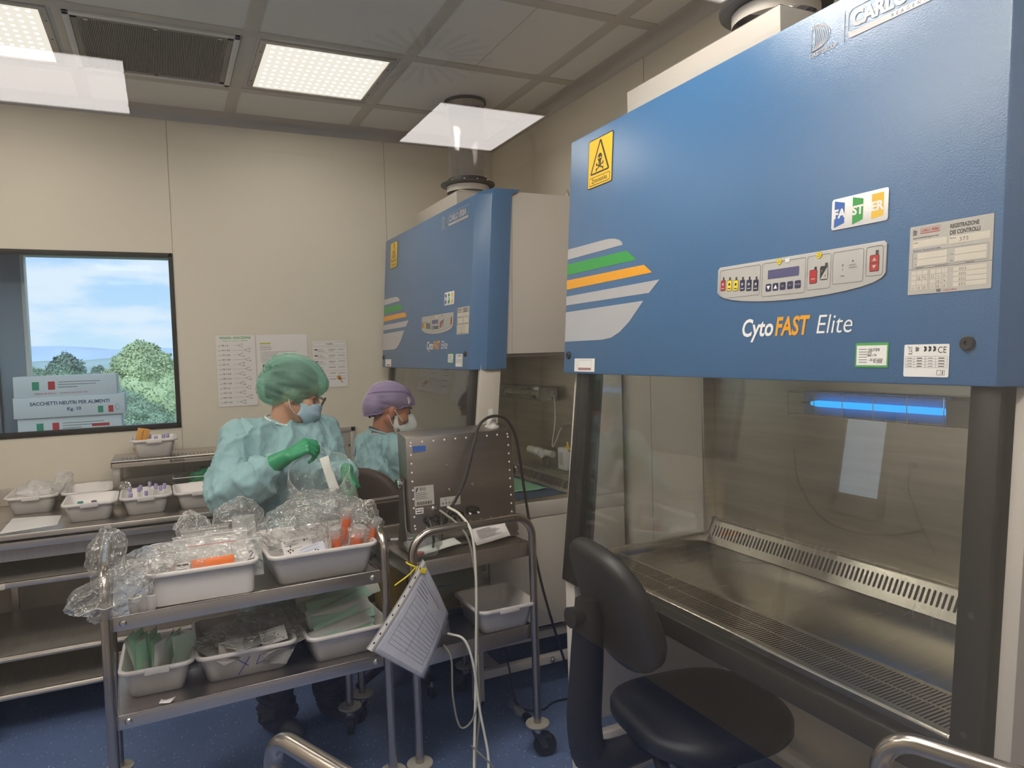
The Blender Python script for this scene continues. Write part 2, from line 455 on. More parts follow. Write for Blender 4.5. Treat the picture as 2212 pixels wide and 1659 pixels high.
def box_stack():
    mat('carton_white', '#e4e6ea', 0.6); mat('print_green', '#2f9b7a', 0.6); mat('print_red', '#cf3440', 0.6); mat('print_navy', '#243c6b', 0.6)
    specs = [(-0.72, -0.228, 1.185, 1.327, 'third', 4.615), (-0.733, -0.208, 1.3275, 1.441, 'second', 4.60), (-0.728, -0.243, 1.4415, 1.553, 'top', 4.605)]
    labs = {'third': 'white carton lowest in the stack behind the window, red strip on its print', 'second': 'white carton printed SACCHETTI NEUTRI PER ALIMENTI in the middle of the stack',
            'top': 'white carton on top of the stack behind the window, MADE IN ITALY print'}
    for (xa, xb, za, zb, k, y) in specs:
        m = MB(); m.box((xa, y, za), (xb, y+0.24, zb), 'carton_white', 0.003)
        w = xb-xa; h = zb-za; M = frame((xa, y-0.0006, za), (1,0,0), (0,0,1))
        if k == 'second':
            m.text('SACCHETTI NEUTRI PER ALIMENTI', M @ Matrix.Translation((0.075, 0.068, 0)), 0.0265, 'print_navy', bold=0.0006, sx=0.92)
            m.text('Kg. 10', M @ Matrix.Translation((0.245, 0.034, 0)), 0.026, 'print_navy', bold=0.0006)
            m.rect(0.392, 0.013, 0.418, 0.05, 'print_green', M); m.rect(0.443, 0.013, 0.467, 0.05, 'print_red', M)
            m.line([(0.487+0.008*math.cos(a), 0.04+0.017*math.sin(a)) for a in [i*PI/6 for i in range(12)]], 0.0016, 'ink_grey', M)
        else:
            m.rect(0.085, h-0.075, 0.117, h-0.03, 'print_green', M); m.rect(0.158, h-0.075, 0.19, h-0.03, 'print_red', M)
            for i, L in enumerate((0.20, 0.18, 0.09)): m.rect(0.205, h-0.036-i*0.014, 0.205+L, h-0.033-i*0.014, 'ink_grey', M)
            if k == 'top':
                m.text('MADE IN ITALY', M @ Matrix.Translation((0.095, 0.012, 0)), 0.014, 'print_red'); m.text('MATERIALI RICICLABILI 100%', M @ Matrix.Translation((0.213, 0.014, 0)), 0.010, 'print_red')
            else: m.rect(0.345, h-0.062, 0.43, h-0.046, 'print_red', M)
        tag(m.build('cardboard_carton'), labs[k], 'box', 'cartons behind the window')
box_stack()

# ------------------------------------------------------------------ ceiling fittings
def ceiling_light(x, y, label, z=H, w=0.61, d=0.61, glow='led_panel', fw=0.028, dot='led_dot'):
    t = thing('ceiling_light', label, 'light', (x, y, z), 0, 'square ceiling lights')
    m = MB()
    for (a, b) in (((-w/2, -d/2), (w/2, -d/2+fw)), ((-w/2, d/2-fw), (w/2, d/2)), ((-w/2, -d/2+fw), (-w/2+fw, d/2-fw)), ((w/2-fw, -d/2+fw), (w/2, d/2-fw))):
        m.box((*a, -0.012), (*b, 0.004), 'cove_metal', 0.002)
    for sx in (-1, 1):
        for sy in (-0.6, 0, 0.6): m.cyl((sx*(w/2-0.012), sy*d/2, -0.0135), (sx*(w/2-0.012), sy*d/2, -0.01), 0.004, 'dark_grey', 8)
    m.build('frame', t)
    MB().box((-w/2+fw, -d/2+fw, -0.007), (w/2-fw, d/2-fw, -0.002), glow).build('diffuser', t)
    if glow == 'led_panel':
        m = MB(); vs = []; fs = []; br = []
        for i in range(14):
            for j in range(10):
                px = (w-2*fw-0.07)*(i/13-0.5); py = (d-2*fw-0.07)*(j/9-0.5); b = 6*(i*10+j)
                vs += [(px+0.009*math.cos(k*PI/3), py+0.009*math.sin(k*PI/3), -0.0078) for k in range(6)]; fs.append([b+k for k in range(6)][::-1])
                if j < 9: br.append((b+1, b+2, b+6+4, b+6+5))          # glowing strip between neighbouring dots
                if i < 13 and j == 0: br.append((b+0, b+60+3, b+60+4, b+5))
        m.add(vs, fs, dot, None, False); q = len(m.v)
        for f in br: m.f.append([f[0], f[1], f[2], f[3]][::-1]); m.m.append(m.mi('led_panel')); m.sm.append(False)
        m.build('dot_pattern', t)
ceiling_light(0.75, 3.625, 'square LED ceiling light right of the ventilation grille, all of it in view')
ceiling_light(-0.65, 3.625, 'square LED ceiling light left of the ventilation grille, cut by the picture edge')
ceiling_light(0.75, 1.50, 'added square LED ceiling light above the work chair, out of view', dot='led_dot_bright')  # this and the next three added out of view to even the light
ceiling_light(-0.65, 1.50, 'added square LED ceiling light near the observation window, out of view', dot='led_dot_bright')
ceiling_light(-1.70, 2.50, 'added square LED ceiling light by the left wall, out of view', dot='led_dot_bright')
ceiling_light(0.05, 0.82, 'added square LED ceiling light directly inside the observation glass, out of view', dot='led_dot_bright')
ceiling_light(1.447, -2.817, 'bright ceiling panel of the corridor mirrored over the clear exhaust duct', 2.75, 0.56, 0.67, 'panel_glow', 0.012)
ceiling_light(-0.372, -2.81, 'bright ceiling panel of the corridor mirrored beside the ventilation grille', 2.75, 0.60, 0.67, 'panel_glow', 0.012)

ceiling_light(1.447, -0.95, 'added corridor light panel nearest the glass on the right, out of view', 2.75, 0.56, 0.67, 'panel_glow', 0.012)  # these corridor panels added out of view to light the room through the glass
ceiling_light(-0.372, -0.95, 'added corridor light panel nearest the glass in the middle, out of view', 2.75, 0.60, 0.67, 'panel_glow', 0.012)
ceiling_light(-2.20, -1.40, 'added corridor light panel at the far left, out of view', 2.75, 0.60, 0.67, 'panel_glow', 0.012)

def ceiling_vent():
    t = thing('ceiling_vent', 'grey slatted ventilation grille between the two square ceiling lights', 'vent', (0.035, 3.635, H))
    w, d = 0.66, 0.62; mat('vent_slat', '#8f887b', 0.5); mat('vent_dark', '#4d483f', 0.7)
    m = MB()
    for (a, b) in (((-w/2, -d/2), (w/2, -d/2+0.025)), ((-w/2, d/2-0.025), (w/2, d/2)), ((-w/2, -d/2), (-w/2+0.025, d/2)), ((w/2-0.025, -d/2), (w/2, d/2))):
        m.box((*a, -0.012), (*b, 0.004), 'ceiling_tile', 0.002)
    for (a, b) in (((-w/2+0.027, -d/2+0.027), (w/2-0.027, -d/2+0.05)), ((-w/2+0.027, d/2-0.05), (w/2-0.027, d/2-0.027)), ((-w/2+0.027, -d/2+0.027), (-w/2+0.05, d/2-0.027)), ((w/2-0.05, -d/2+0.027), (w/2-0.027, d/2-0.027))):
        m.box((*a, -0.009), (*b, 0.004), 'vent_slat', 0.001)
    for x in (-0.25, 0.0, 0.25):
        for y in (-d/2+0.04, d/2-0.04): m.box((x-0.008, y-0.004, -0.016), (x+0.008, y+0.004, -0.008), 'chrome', 0.001)
    m.build('frame', t)
    m = MB(); n = 84
    m.box((-w/2+0.04, -d/2+0.04, -0.001), (w/2-0.04, d/2-0.04, 0.003), 'vent_dark')
    for i in range(n):
        x = -w/2+0.05 + (w-0.1)*(i+0.5)/n; m.box((x-0.0022, -d/2+0.045, -0.008), (x+0.0018, d/2-0.045, -0.001), 'vent_slat')
    m.build('slats', t)
ceiling_vent()

def swirl():
    t = thing('swirl_diffuser', 'round ceiling air diffuser of the corridor with radial slots, faintly mirrored', 'vent', (0.95, -2.05, 2.75))
    m = MB(); m.box((-0.3, -0.3, -0.01), (0.3, 0.3, 0.004), 'ceiling_tile', 0.003); m.build('plate', t)
    m = MB()
    for k in range(24):
        a = 2*PI*k/24; Mx = Matrix.Rotation(a, 4, 'Z')
        m.box((0.09, -0.009, -0.0125), (0.26, 0.009, -0.0095), 'vent_dark', M=Mx)
    m.build('slots', t)
swirl()
# ------------------------------------------------------------------ biological safety cabinets
mat('hood_blue', '#406f9f', 0.30, spec=0.8, bump=0.22, bscale=330)
mat('cabinet_white', '#c9c1b8', 0.42, bump=0.04, bscale=420)
mat('inner_steel', '#d2cabb', 0.30, 1.0, var=0.10, vscale=2.5, stretch=(1, 1, 18))
mat('tray_steel', '#cfc7b9', 0.24, 1.0, var=0.06, vscale=3, stretch=(1, 22, 1))
mat('sash_black', '#141212', 0.4)
mat('slot_dark', '#141312', 0.7)
mat('label_yellow', '#f0c321', 0.42)
mat('silver_film', '#c9c7cc', 0.35, 0.35, bump=0.06, bscale=200)
mat('panel_grey', '#b4b1ae', 0.4)
mat('label_grey', '#b9b5ae', 0.5)
mat('label_cream', '#d6cdbf', 0.5)
mat('btn_red', '#b3242c', 0.4); mat('btn_yellow', '#f4d820', 0.4); mat('btn_navy', '#262a52', 0.4); mat('lcd', '#56557f', 0.25)
mat('logo_blue', '#2f63b5', 0.4); mat('logo_orange', '#eda41f', 0.4); mat('logo_green', '#2f9e48', 0.4); mat('logo_yellow', '#f0c03a', 0.4)
mat('sticker_green', '#4aa64e', 0.5)

emit('chamber_fill', (1.0, 0.95, 0.82, 1), 9.0)
F0, FS = 1.215, 0.07
def FX(z): return F0 + (z-1.53)*FS          # hood face
def SX(z): return 1.25 + (z-1.53)*0.10      # sash plane
WC = 1.405                                    # width of the hood face

def hood_graphics(t, L):
    """everything printed on or stuck to the hood face; u runs left to right, v up"""
    Mf = frame((FX(1.535)-0.0006, WC, 1.535), (0,-1,0), (FS, 0, 1))
    def at(u, v): return Mf @ Matrix.Translation((u, v, 0))
    # striped emblem
    m = MB()
    m.flat([(0.002,0.416),(0.225,0.416)] + [(0.225+0.099*math.sin(a), 0.386+0.030*math.cos(a)) for a in [0.3,0.6,0.9,1.2,1.5]] + [(0.324,0.386),(0.002,0.382)], 'silver_film', Mf)
    m.flat([(0.002,0.366),(0.345,0.366),(0.397,0.333),(0.002,0.330)], 'logo_green', Mf)
    m.flat([(0.002,0.312),(0.434,0.314),(0.474,0.288),(0.002,0.281)], 'logo_orange', Mf)
    m.flat([(0.002,0.258),(0.508,0.265),(0.462,0.232),(0.002,0.228)], 'silver_film', Mf)
    m.flat([(0.002,0.205),(0.437,0.212),(0.37,0.155),(0.325,0.128),(0.28,0.112),(0.228,0.107),(0.002,0.106)], 'silver_film', Mf)
    m.build('striped_emblem', t, L)
    # yellow warning label with skull and crossed bones
    m = MB(); Q = at(0.185, 0.668)
    m.prism(rounded(0.14, 0.155, 0.006), 0.0006, 'ink', Q); m.flat(rounded(0.134, 0.149, 0.005), 'label_yellow', Q, 0.0009)
    tri = [(-0.052,-0.028),(0.052,-0.028),(0,0.066)]
    m.flat([(0.0+1.0*x, y) for x, y in [(-0.054,-0.032),(-0.049,-0.036),(0.049,-0.036),(0.054,-0.032),(0.004,0.068),(-0.004,0.068)]], 'ink', Q, 0.0012)
    m.flat([(-0.046,-0.031),(0.046,-0.031),(0,0.061)], 'label_yellow', Q, 0.0015)
    c = (0.0, 0.006)
    m.flat([(c[0]+0.0125*math.cos(a), c[1]+0.006+0.0135*math.sin(a)) for a in [i*PI/8 for i in range(16)]], 'ink', Q, 0.0018)
    m.rect(-0.007, -0.012, 0.007, -0.001, 'ink', Q, 0.0018)
    for sx in (-1, 1):
        m.flat([(sx*0.0053+0.0035*math.cos(a), 0.0105+0.0035*math.sin(a)) for a in [i*PI/4 for i in range(8)]], 'label_yellow', Q, 0.0021)
        m.line([(-sx*0.019, -0.024), (sx*0.019, -0.007)], 0.004, 'ink', Q, 0.0018)
        for e in ((-sx*0.019, -0.024), (sx*0.019, -0.007)):
            for k in (-1, 1): m.flat([(e[0]+0.003*math.cos(a), e[1]+k*0.0026+0.003*math.sin(a)) for a in [i*PI/3 for i in range(6)]], 'ink', Q, 0.0018)
    for x in (-0.003, 0.0, 0.003): m.rect(x-0.0004, -0.011, x+0.0004, -0.004, 'label_yellow', Q, 0.0021)
    m.flat(rounded(0.118, 0.026, 0.004, cy=-0.057), 'ink', Q, 0.0012); m.flat(rounded(0.114, 0.022, 0.003, cy=-0.057), 'label_yellow', Q, 0.0015)
    m.text('Zytostatika', Q @ Matrix.Translation((0, -0.0625, 0)), 0.0195, 'ink', 'CENTER', 0.0002, z=0.0018)
    m.build('warning_label', t, L)
    # maker plate with three coloured fields
    m = MB(); Q = at(1.1345, 0.338)
    m.prism(rounded(0.127, 0.062, 0.005), 0.0015, 'white_mark', Q, bev=0.0005)
    for k, (c0, tx) in enumerate((('logo_blue', 'FA'), ('logo_green', 'ST'), ('logo_yellow', 'ER'))):
        x = -0.045 + 0.0425*k
        m.flat([(x-0.012,-0.027),(x+0.012,-0.020),(x+0.012,0.020),(x-0.012,0.027)] if k < 2 else [(x-0.012,-0.024),(x+0.014,-0.020),(x+0.014,0.024),(x-0.012,0.024)], c0, Q, 0.0018)
        m.text(tx, Q @ Matrix.Translation((x, -0.008, 0)), 0.024, 'white_mark', 'CENTER', 0.001, z=0.0021)
    m.build('maker_plate', t, L)
    # curved control panel
    m = MB(); Q = at(0.742, 0.175)
    out = [(0.006, 0.094), (0.0, 0.088), (0.0, 0.034), (0.004, 0.029)] + [(0.229+0.225*math.cos(a), 0.031-0.031*math.sin(a)) for a in [PI - PI*i/14 for i in range(1, 14)]] + [(0.453, 0.029), (0.457, 0.034), (0.457, 0.088), (0.451, 0.094)]
    m.prism(out, 0.002, 'panel_grey', Q, bev=0.0006)
    z = 0.0024
    def outline(x0, y0, x1, y1):
        p = rounded(x1-x0, y1-y0, 0.005, 3, (x0+x1)/2, (y0+y1)/2); m.line(p + [p[0]], 0.0008, 'ink_grey', Q, z)
    outline(0.009, 0.018, 0.140, 0.086); outline(0.146, 0.012, 0.268, 0.086); outline(0.273, 0.016, 0.332, 0.086); outline(0.337, 0.022, 0.408, 0.086); outline(0.414, 0.030, 0.450, 0.086)
    for k, c0 in enumerate(('btn_red','btn_yellow','btn_yellow','btn_navy','btn_navy','btn_navy')):
        x = 0.020 + 0.0215*k; y = 0.049 - 0.0018*k
        m.rect(x-0.0015, y+0.012, x+0.004-0.0, y+0.020, 'dark_grey', Q, z)
        m.flat(rounded(0.0165, 0.026, 0.002, 2, x, y), 'dark_grey', Q, z); m.flat(rounded(0.0145, 0.024, 0.002, 2, x, y), c0, Q, z+0.0003)
        m.flat(rounded(0.006, 0.006, 0.002, 2, x, y+0.003), 'ink' if k in (1, 2) else 'label_grey', Q, z+0.0006); m.rect(x-0.005, y-0.008, x+0.005, y-0.006, 'ink' if k in (1, 2) else 'label_grey', Q, z+0.0006)
    m.flat(rounded(0.088, 0.020, 0.001, 2, 0.207, 0.060), 'lcd', Q, z)
    for k in range(5):
        x = 0.166 + 0.0207*k
        m.flat(rounded(0.0165, 0.017, 0.003, 3, x, 0.031), 'btn_navy', Q, z)
        if k == 0: m.flat([(x-0.005, 0.035), (x, 0.026), (x+0.005, 0.035)], 'white_mark', Q, z+0.0003)
        elif k == 1: m.flat([(x-0.005, 0.027), (x+0.005, 0.027), (x, 0.036)], 'white_mark', Q, z+0.0003)
        else: m.text(('ESC', 'SET', 'ENTER')[k-2], Q @ Matrix.Translation((x, 0.0295, 0)), 0.0045, 'label_grey', 'CENTER', z=z+0.0003)
    for x in (0.195, 0.302):
        m.flat([(x+0.0072*math.cos(a), 0.086+0.0072*math.sin(a)) for a in [i*PI/10 for i in range(20)]], 'ink', Q, z+0.0002); m.flat([(x+0.0066*math.cos(a), 0.086+0.0066*math.sin(a)) for a in [i*PI/10 for i in range(20)]], 'btn_yellow', Q, z+0.0005)
        tr = [(x-0.004, 0.0835), (x+0.004, 0.0835), (x, 0.0905)]; m.line(tr + [tr[0]], 0.0008, 'ink', Q, z+0.0008)
    m.line([(0.203, 0.086), (0.211, 0.086)], 0.001, 'ink', Q, z); m.rect(0.212, 0.082, 0.224, 0.090, 'white_mark', Q, z+0.0004); m.text('i', Q @ Matrix.Translation((0.2205, 0.0835, 0)), 0.006, 'ink', 'CENTER', z=z+0.0007)
    for x, c0 in ((0.289, 'btn_red'), (0.316, None)):
        y = 0.043 if c0 else 0.048
        m.rect(x+0.002, y+0.012, x+0.0085, y+0.020, 'dark_grey', Q, z); m.flat(rounded(0.020, 0.029, 0.003, 2, x, y), 'dark_grey', Q, z)
        if c0: m.flat(rounded(0.018, 0.027, 0.003, 2, x, y), c0, Q, z+0.0003); m.rect(x-0.005, y-0.006, x+0.005, y-0.004, 'label_grey', Q, z+0.0006)
        else:
            m.flat([(x-0.009, y-0.0125), (x+0.009, y-0.0125), (x+0.009, y+0.0125)], 'label_grey', Q, z+0.0003); m.flat([(x-0.009, y-0.0125), (x+0.009, y+0.0125), (x-0.009, y+0.0125)], 'ink', Q, z+0.0003)
            m.text('I', Q @ Matrix.Translation((x-0.005, y+0.002, 0)), 0.008, 'label_grey', 'CENTER', z=z+0.0006); m.text('0', Q @ Matrix.Translation((x+0.004, y-0.009, 0)), 0.008, 'ink', 'CENTER', z=z+0.0006)
    for (x, y) in ((0.384, 0.064), (0.361, 0.058)): m.flat([(x+0.0022*math.cos(a), y+0.0022*math.sin(a)) for a in [i*PI/4 for i in range(8)]], 'ink_grey', Q, z)
    m.text('REMOTE', Q @ Matrix.Translation((0.384, 0.055, 0)), 0.0042, 'ink_grey', 'CENTER', z=z); m.text('CONTROL', Q @ Matrix.Translation((0.384, 0.050, 0)), 0.0042, 'ink_grey', 'CENTER', z=z)
    m.rect(0.3605, 0.046, 0.3615, 0.053, 'ink_grey', Q, z); m.rect(0.357, 0.036, 0.365, 0.0378, 'ink_grey', Q, z)
    x, y = 0.432, 0.054
    m.rect(x+0.002, y+0.012, x+0.0085, y+0.024, 'dark_grey', Q, z); m.flat(rounded(0.021, 0.032, 0.003, 2, x, y), 'dark_grey', Q, z); m.flat(rounded(0.019, 0.030, 0.003, 2, x, y), 'btn_red', Q, z+0.0003)
    m.rect(x-0.0095, y-0.0004, x+0.0095, y+0.0004, 'dark_grey', Q, z+0.0006)
    m.flat([(x-0.0045, y+0.004), (x+0.0045, y+0.004), (x, y+0.011)], 'label_grey', Q, z+0.0006); m.flat([(x-0.0045, y-0.004), (x, y-0.011), (x+0.0045, y-0.004)], 'label_grey', Q, z+0.0006)
    m.build('control_panel', t, L)
    # product lettering
    m = MB(); Q = at(0.826, 0.099)
    m.text('Cyto', Q, 0.056, 'white_mark', bold=0.0012, shear=0.18, z=0.0005, sx=0.86)
    m.text('FAST', Q @ Matrix.Translation((0.103, 0, 0)), 0.056, 'logo_orange', bold=0.0016, shear=0.18, z=0.0005, sx=0.74)
    m.text('Elite', Q @ Matrix.Translation((0.213, 0, 0)), 0.056, 'white_mark', bold=-0.0003, shear=0.18, z=0.0005, sx=0.92)
    m.build('product_lettering', t, L)
    # control register sheet
    m = MB(); Q = at(1.244, 0.162)
    m.prism(rounded(0.147, 0.123, 0.002, cx=0.0735, cy=0.0615), 0.0005, 'label_grey', Q); z = 0.0007
    m.rect(0.0, 0.0455, 0.147, 0.0463, 'ink_grey', Q, z)
    m.text('REGISTRAZIONE', Q @ Matrix.Translation((0.074, 0.1095, 0)), 0.0098, 'ink', bold=0.0003, z=z, sx=0.68); m.text('DEI CONTROLLI', Q @ Matrix.Translation((0.074, 0.0985, 0)), 0.0098, 'ink', bold=0.0003, z=z, sx=0.72)
    m.text('CARLO ERBA', Q @ Matrix.Translation((0.021, 0.1115, 0)), 0.0062, 'btn_red', bold=0.0002, z=z, sx=0.9); m.rect(0.020, 0.1082, 0.056, 0.1095, 'btn_red', Q, z); m.line([(0.020,0.1082),(0.020,0.1175),(0.056,0.1185),(0.056,0.1082)], 0.0004, 'btn_red', Q, z)
    m.flat([(0.006, 0.106), (0.013, 0.107), (0.014, 0.115), (0.006, 0.117)], 'ink_grey', Q, z); m.text('www.carloerbareagents.com', Q @ Matrix.Translation((0.006, 0.1000, 0)), 0.0052, 'ink', z=z, sx=0.8)
    m.rect(0.006, 0.084, 0.069, 0.0965, 'label_cream', Q, z); m.rect(0.073, 0.083, 0.142, 0.0955, 'label_cream', Q, z); m.text('Modello', Q @ Matrix.Translation((0.007, 0.092, 0)), 0.003, 'ink', z=z+0.0003); m.text('Matricola', Q @ Matrix.Translation((0.074, 0.091, 0)), 0.003, 'ink', z=z+0.0003)
    m.text('375', Q @ Matrix.Translation((0.091, 0.0855, 0)), 0.009, 'ink_grey', z=z+0.0003, space=1.3)
    m.text('Assistenza Tecnica Autorizzata', Q @ Matrix.Translation((0.007, 0.0775, 0)), 0.005, 'ink_blue', z=z, sx=0.82)
    p = rounded(0.134, 0.027, 0.003, 3, 0.074, 0.0625); m.line(p + [p[0]], 0.0005, 'ink_grey', Q, z)
    for (x0, x1) in ((0.016, 0.070), (0.084, 0.137)):
        for y in (0.0515, 0.0632): m.rect(x0, y, x1, y+0.0105, 'label_cream', Q, z)
    for (s, x, y) in (('A.T.', 0.010, 0.064), ('di', 0.012, 0.053), ('Tel.', 0.077, 0.0635), ('Fax', 0.077, 0.0525), ('Effettuato il', 0.014, 0.0468), ('Prossimo entro il', 0.050, 0.0468), ('Eseguito da', 0.103, 0.0468)): m.text(s, Q @ Matrix.Translation((x, y, 0)), 0.0032, 'ink', z=z)
    dates = [['', '', '', '', '', ''], ['', '22', '92', '23', '11', '23'], ['', '', '', '', '25', '74'], ['11', '12', '25', '11', '06', '26']]
    for r_ in range(4):
        y = 0.0345 - 0.0088*r_
        for k in range(6):
            x = 0.006 + 0.0105*k + (0.0045 if k > 2 else 0)
            for h in (0, 1): m.rect(x+0.0047*h, y, x+0.0043+0.0047*h, y+0.0074, 'label_cream', Q, z)
            if dates[r_][k]: m.text(dates[r_][k], Q @ Matrix.Translation((x+0.0008, y+0.001, 0)), 0.0068, 'ink_grey', z=z+0.0003, space=1.25, sx=0.8)
        m.rect(0.083, y, 0.139, y+0.0074, 'label_cream', Q, z); m.text('EDS', Q @ Matrix.Translation((0.093, y+0.0012, 0)), 0.0065, 'ink_grey', z=z+0.0003, space=1.2)
    m.text('CARLO ERBA', Q @ Matrix.Translation((0.066, 0.0022, 0)), 0.0042, 'btn_red', z=z); m.rect(0.054, 0.0015, 0.062, 0.0065, 'ink_grey', Q, z)
    m.build('inspection_record', t, L)
    # company mark near the top edge
    m = MB(); Q = at(0.997, 0.682); z = 0.0006
    for k in range(8):
        s = 1 - k*0.115
        pts = [(0.004, 0.064)] + [(0.004+0.046*s*math.cos(a)**0.8 if math.cos(a) > 0 else 0.004, 0.038+0.026*math.sin(a)) for a in [PI/2 - PI*i/12 for i in range(13)]] + [(0.002, 0.012)]
        m.line(pts, 0.0016, 'silver_film', Q, z)
    m.line([(0.004, 0.064), (0.002, 0.012)], 0.0014, 'silver_film', Q, z)
    m.text('DASITGROUP', Q @ Matrix.Translation((0.0, 0.0, 0)), 0.0135, 'silver_film', bold=0.0003, z=z, sx=0.83)
    m.rect(0.0835, 0.002, 0.0855, 0.066, 'silver_film', Q, z)
    p = [(0.345, 0.016), (0.345, 0.062), (0.108, 0.062)] + [(0.108-0.014*math.sin(a), 0.048+0.014*math.cos(a)) for a in [0.4, 0.8, 1.2, 1.57]] + [(0.094, 0.014)]
    m.line(p, 0.0018, 'silver_film', Q, z); m.flat([(0.094, 0.020), (0.0955, 0.009), (0.101, 0.004), (0.345, 0.004), (0.345, 0.016), (0.103, 0.016)], 'silver_film', Q, z)
    m.text('CARLO ERBA', Q @ Matrix.Translation((0.103, 0.024, 0)), 0.041, 'silver_film', bold=0.0018, z=z, sx=0.90); m.text('R  E  A  G  E  N  T  S', Q @ Matrix.Translation((0.19, 0.0068, 0)), 0.009, 'hood_blue', z=z+0.0003)
    m.build('company_mark', t, L)
    # small labels along the lower edge
    m = MB(); Q = at(1.139, 0.030); m.prism(rounded(0.071, 0.047, 0.002, cx=0.0355, cy=0.0235), 0.0005, 'sticker_green', Q); m.rect(0.003, 0.004, 0.068, 0.042, 'white_mark', Q, 0.0007); z = 0.0009
    for y in (0.034, 0.029, 0.024, 0.019, 0.014, 0.009): m.rect(0.008, y, 0.026, y+0.0012, 'ink_grey', Q, z)
    for (s, x, y, k) in (('FASTER', 0.028, 0.031, 0.0075), ('375', 0.026, 0.0262, 0.0065), ('060.174', 0.026, 0.021, 0.0062), ('25.07.2025', 0.032, 0.0125, 0.0062), ('01.2026', 0.040, 0.0085, 0.0058)): m.text(s, Q @ Matrix.Translation((x, y, 0)), k, 'ink', shear=0.25, bold=0.0001, z=z)
    m.build('service_sticker', t, L)
    m = MB(); Q = at(1.242, 0.014); m.prism(rounded(0.084, 0.058, 0.003, cx=0.042, cy=0.029), 0.0005, 'white_mark', Q); z = 0.0007
    m.text('CE', Q @ Matrix.Translation((0.063, 0.0425, 0)), 0.016, 'ink', z=z, sx=0.85)
    for k in range(3): x = 0.038+0.0085*k; m.flat([(x, 0.0445), (x+0.005, 0.0465), (x+0.005, 0.0535), (x, 0.055)], 'ink', Q, z); m.rect(x-0.001, 0.0485, x+0.0015, 0.051, 'white_mark', Q, z+0.0003)
    m.flat([(0.022, 0.045), (0.028, 0.046), (0.029, 0.052), (0.022, 0.054)], 'ink_grey', Q, z); m.line([(0.009, 0.053), (0.010, 0.045), (0.014, 0.045), (0.015, 0.053), (0.009, 0.053)], 0.0006, 'ink', Q, z); m.line([(0.007,0.0555),(0.017,0.0435)], 0.0006, 'ink', Q, z); m.rect(0.008, 0.0405, 0.016, 0.0418, 'ink', Q, z)
    for y in (0.0365, 0.0315, 0.0265, 0.0215, 0.0165): m.rect(0.003, y, 0.081, y+0.0004, 'ink_grey', Q, z)
    for x in (0.003, 0.020, 0.040, 0.042, 0.060, 0.081): m.rect(x-0.0002, 0.0165, x+0.0002, 0.0365, 'ink_grey', Q, z)
    for k, y in enumerate((0.0325, 0.0275, 0.0225, 0.0178)):
        m.rect(0.006, y+0.0006, 0.016, y+0.0016, 'ink_grey', Q, z); m.rect(0.025, y+0.0004, 0.035, y+0.0018, 'ink', Q, z); m.rect(0.046, y+0.0006, 0.055, y+0.0016, 'ink_grey', Q, z); m.rect(0.065, y+0.0004, 0.076, y+0.0018, 'ink', Q, z)
    m.line([(0.063,0.004),(0.063,0.012),(0.077,0.012),(0.077,0.004),(0.063,0.004)], 0.0006, 'ink', Q, z); m.rect(0.0698,0.004,0.0702,0.012,'ink',Q,z); m.text('i', Q @ Matrix.Translation((0.0735, 0.0055, 0)), 0.008, 'ink', 'CENTER', 0.0004, z=z)
    m.build('rating_plate', t, L)
    m = MB(); Q = at(0.071, 0.007); m.prism(rounded(0.122, 0.042, 0.002, cx=0.061, cy=0.021), 0.0005, 'white_mark', Q); z = 0.0007
    p = rounded(0.08, 0.03, 0.001, 2, 0.063, 0.022); m.line(p+[p[0]], 0.0008, 'ink_grey', Q, z); m.rect(0.025, 0.009, 0.101, 0.012, 'btn_red', Q, z); m.rect(0.025, 0.005, 0.101, 0.008, 'ink_grey', Q, z)
    for k in range(3): m.text('ABC'[k], Q @ Matrix.Translation((0.010, 0.030-0.010*k, 0)), 0.006, 'ink', z=z)
    m.build('airflow_label', t, L)
    for (u, v) in ((0.031, 0.060), (1.357, 0.072)):
        m = MB(); m.lathe([(0.0125, 0), (0.0125, 0.004), (0.0105, 0.0065), (0.004, 0.0065), (0.003, 0.003), (0.0, 0.003)], 'black_plastic', 20, at(u, v)); m.build('locking_knob', t, L)

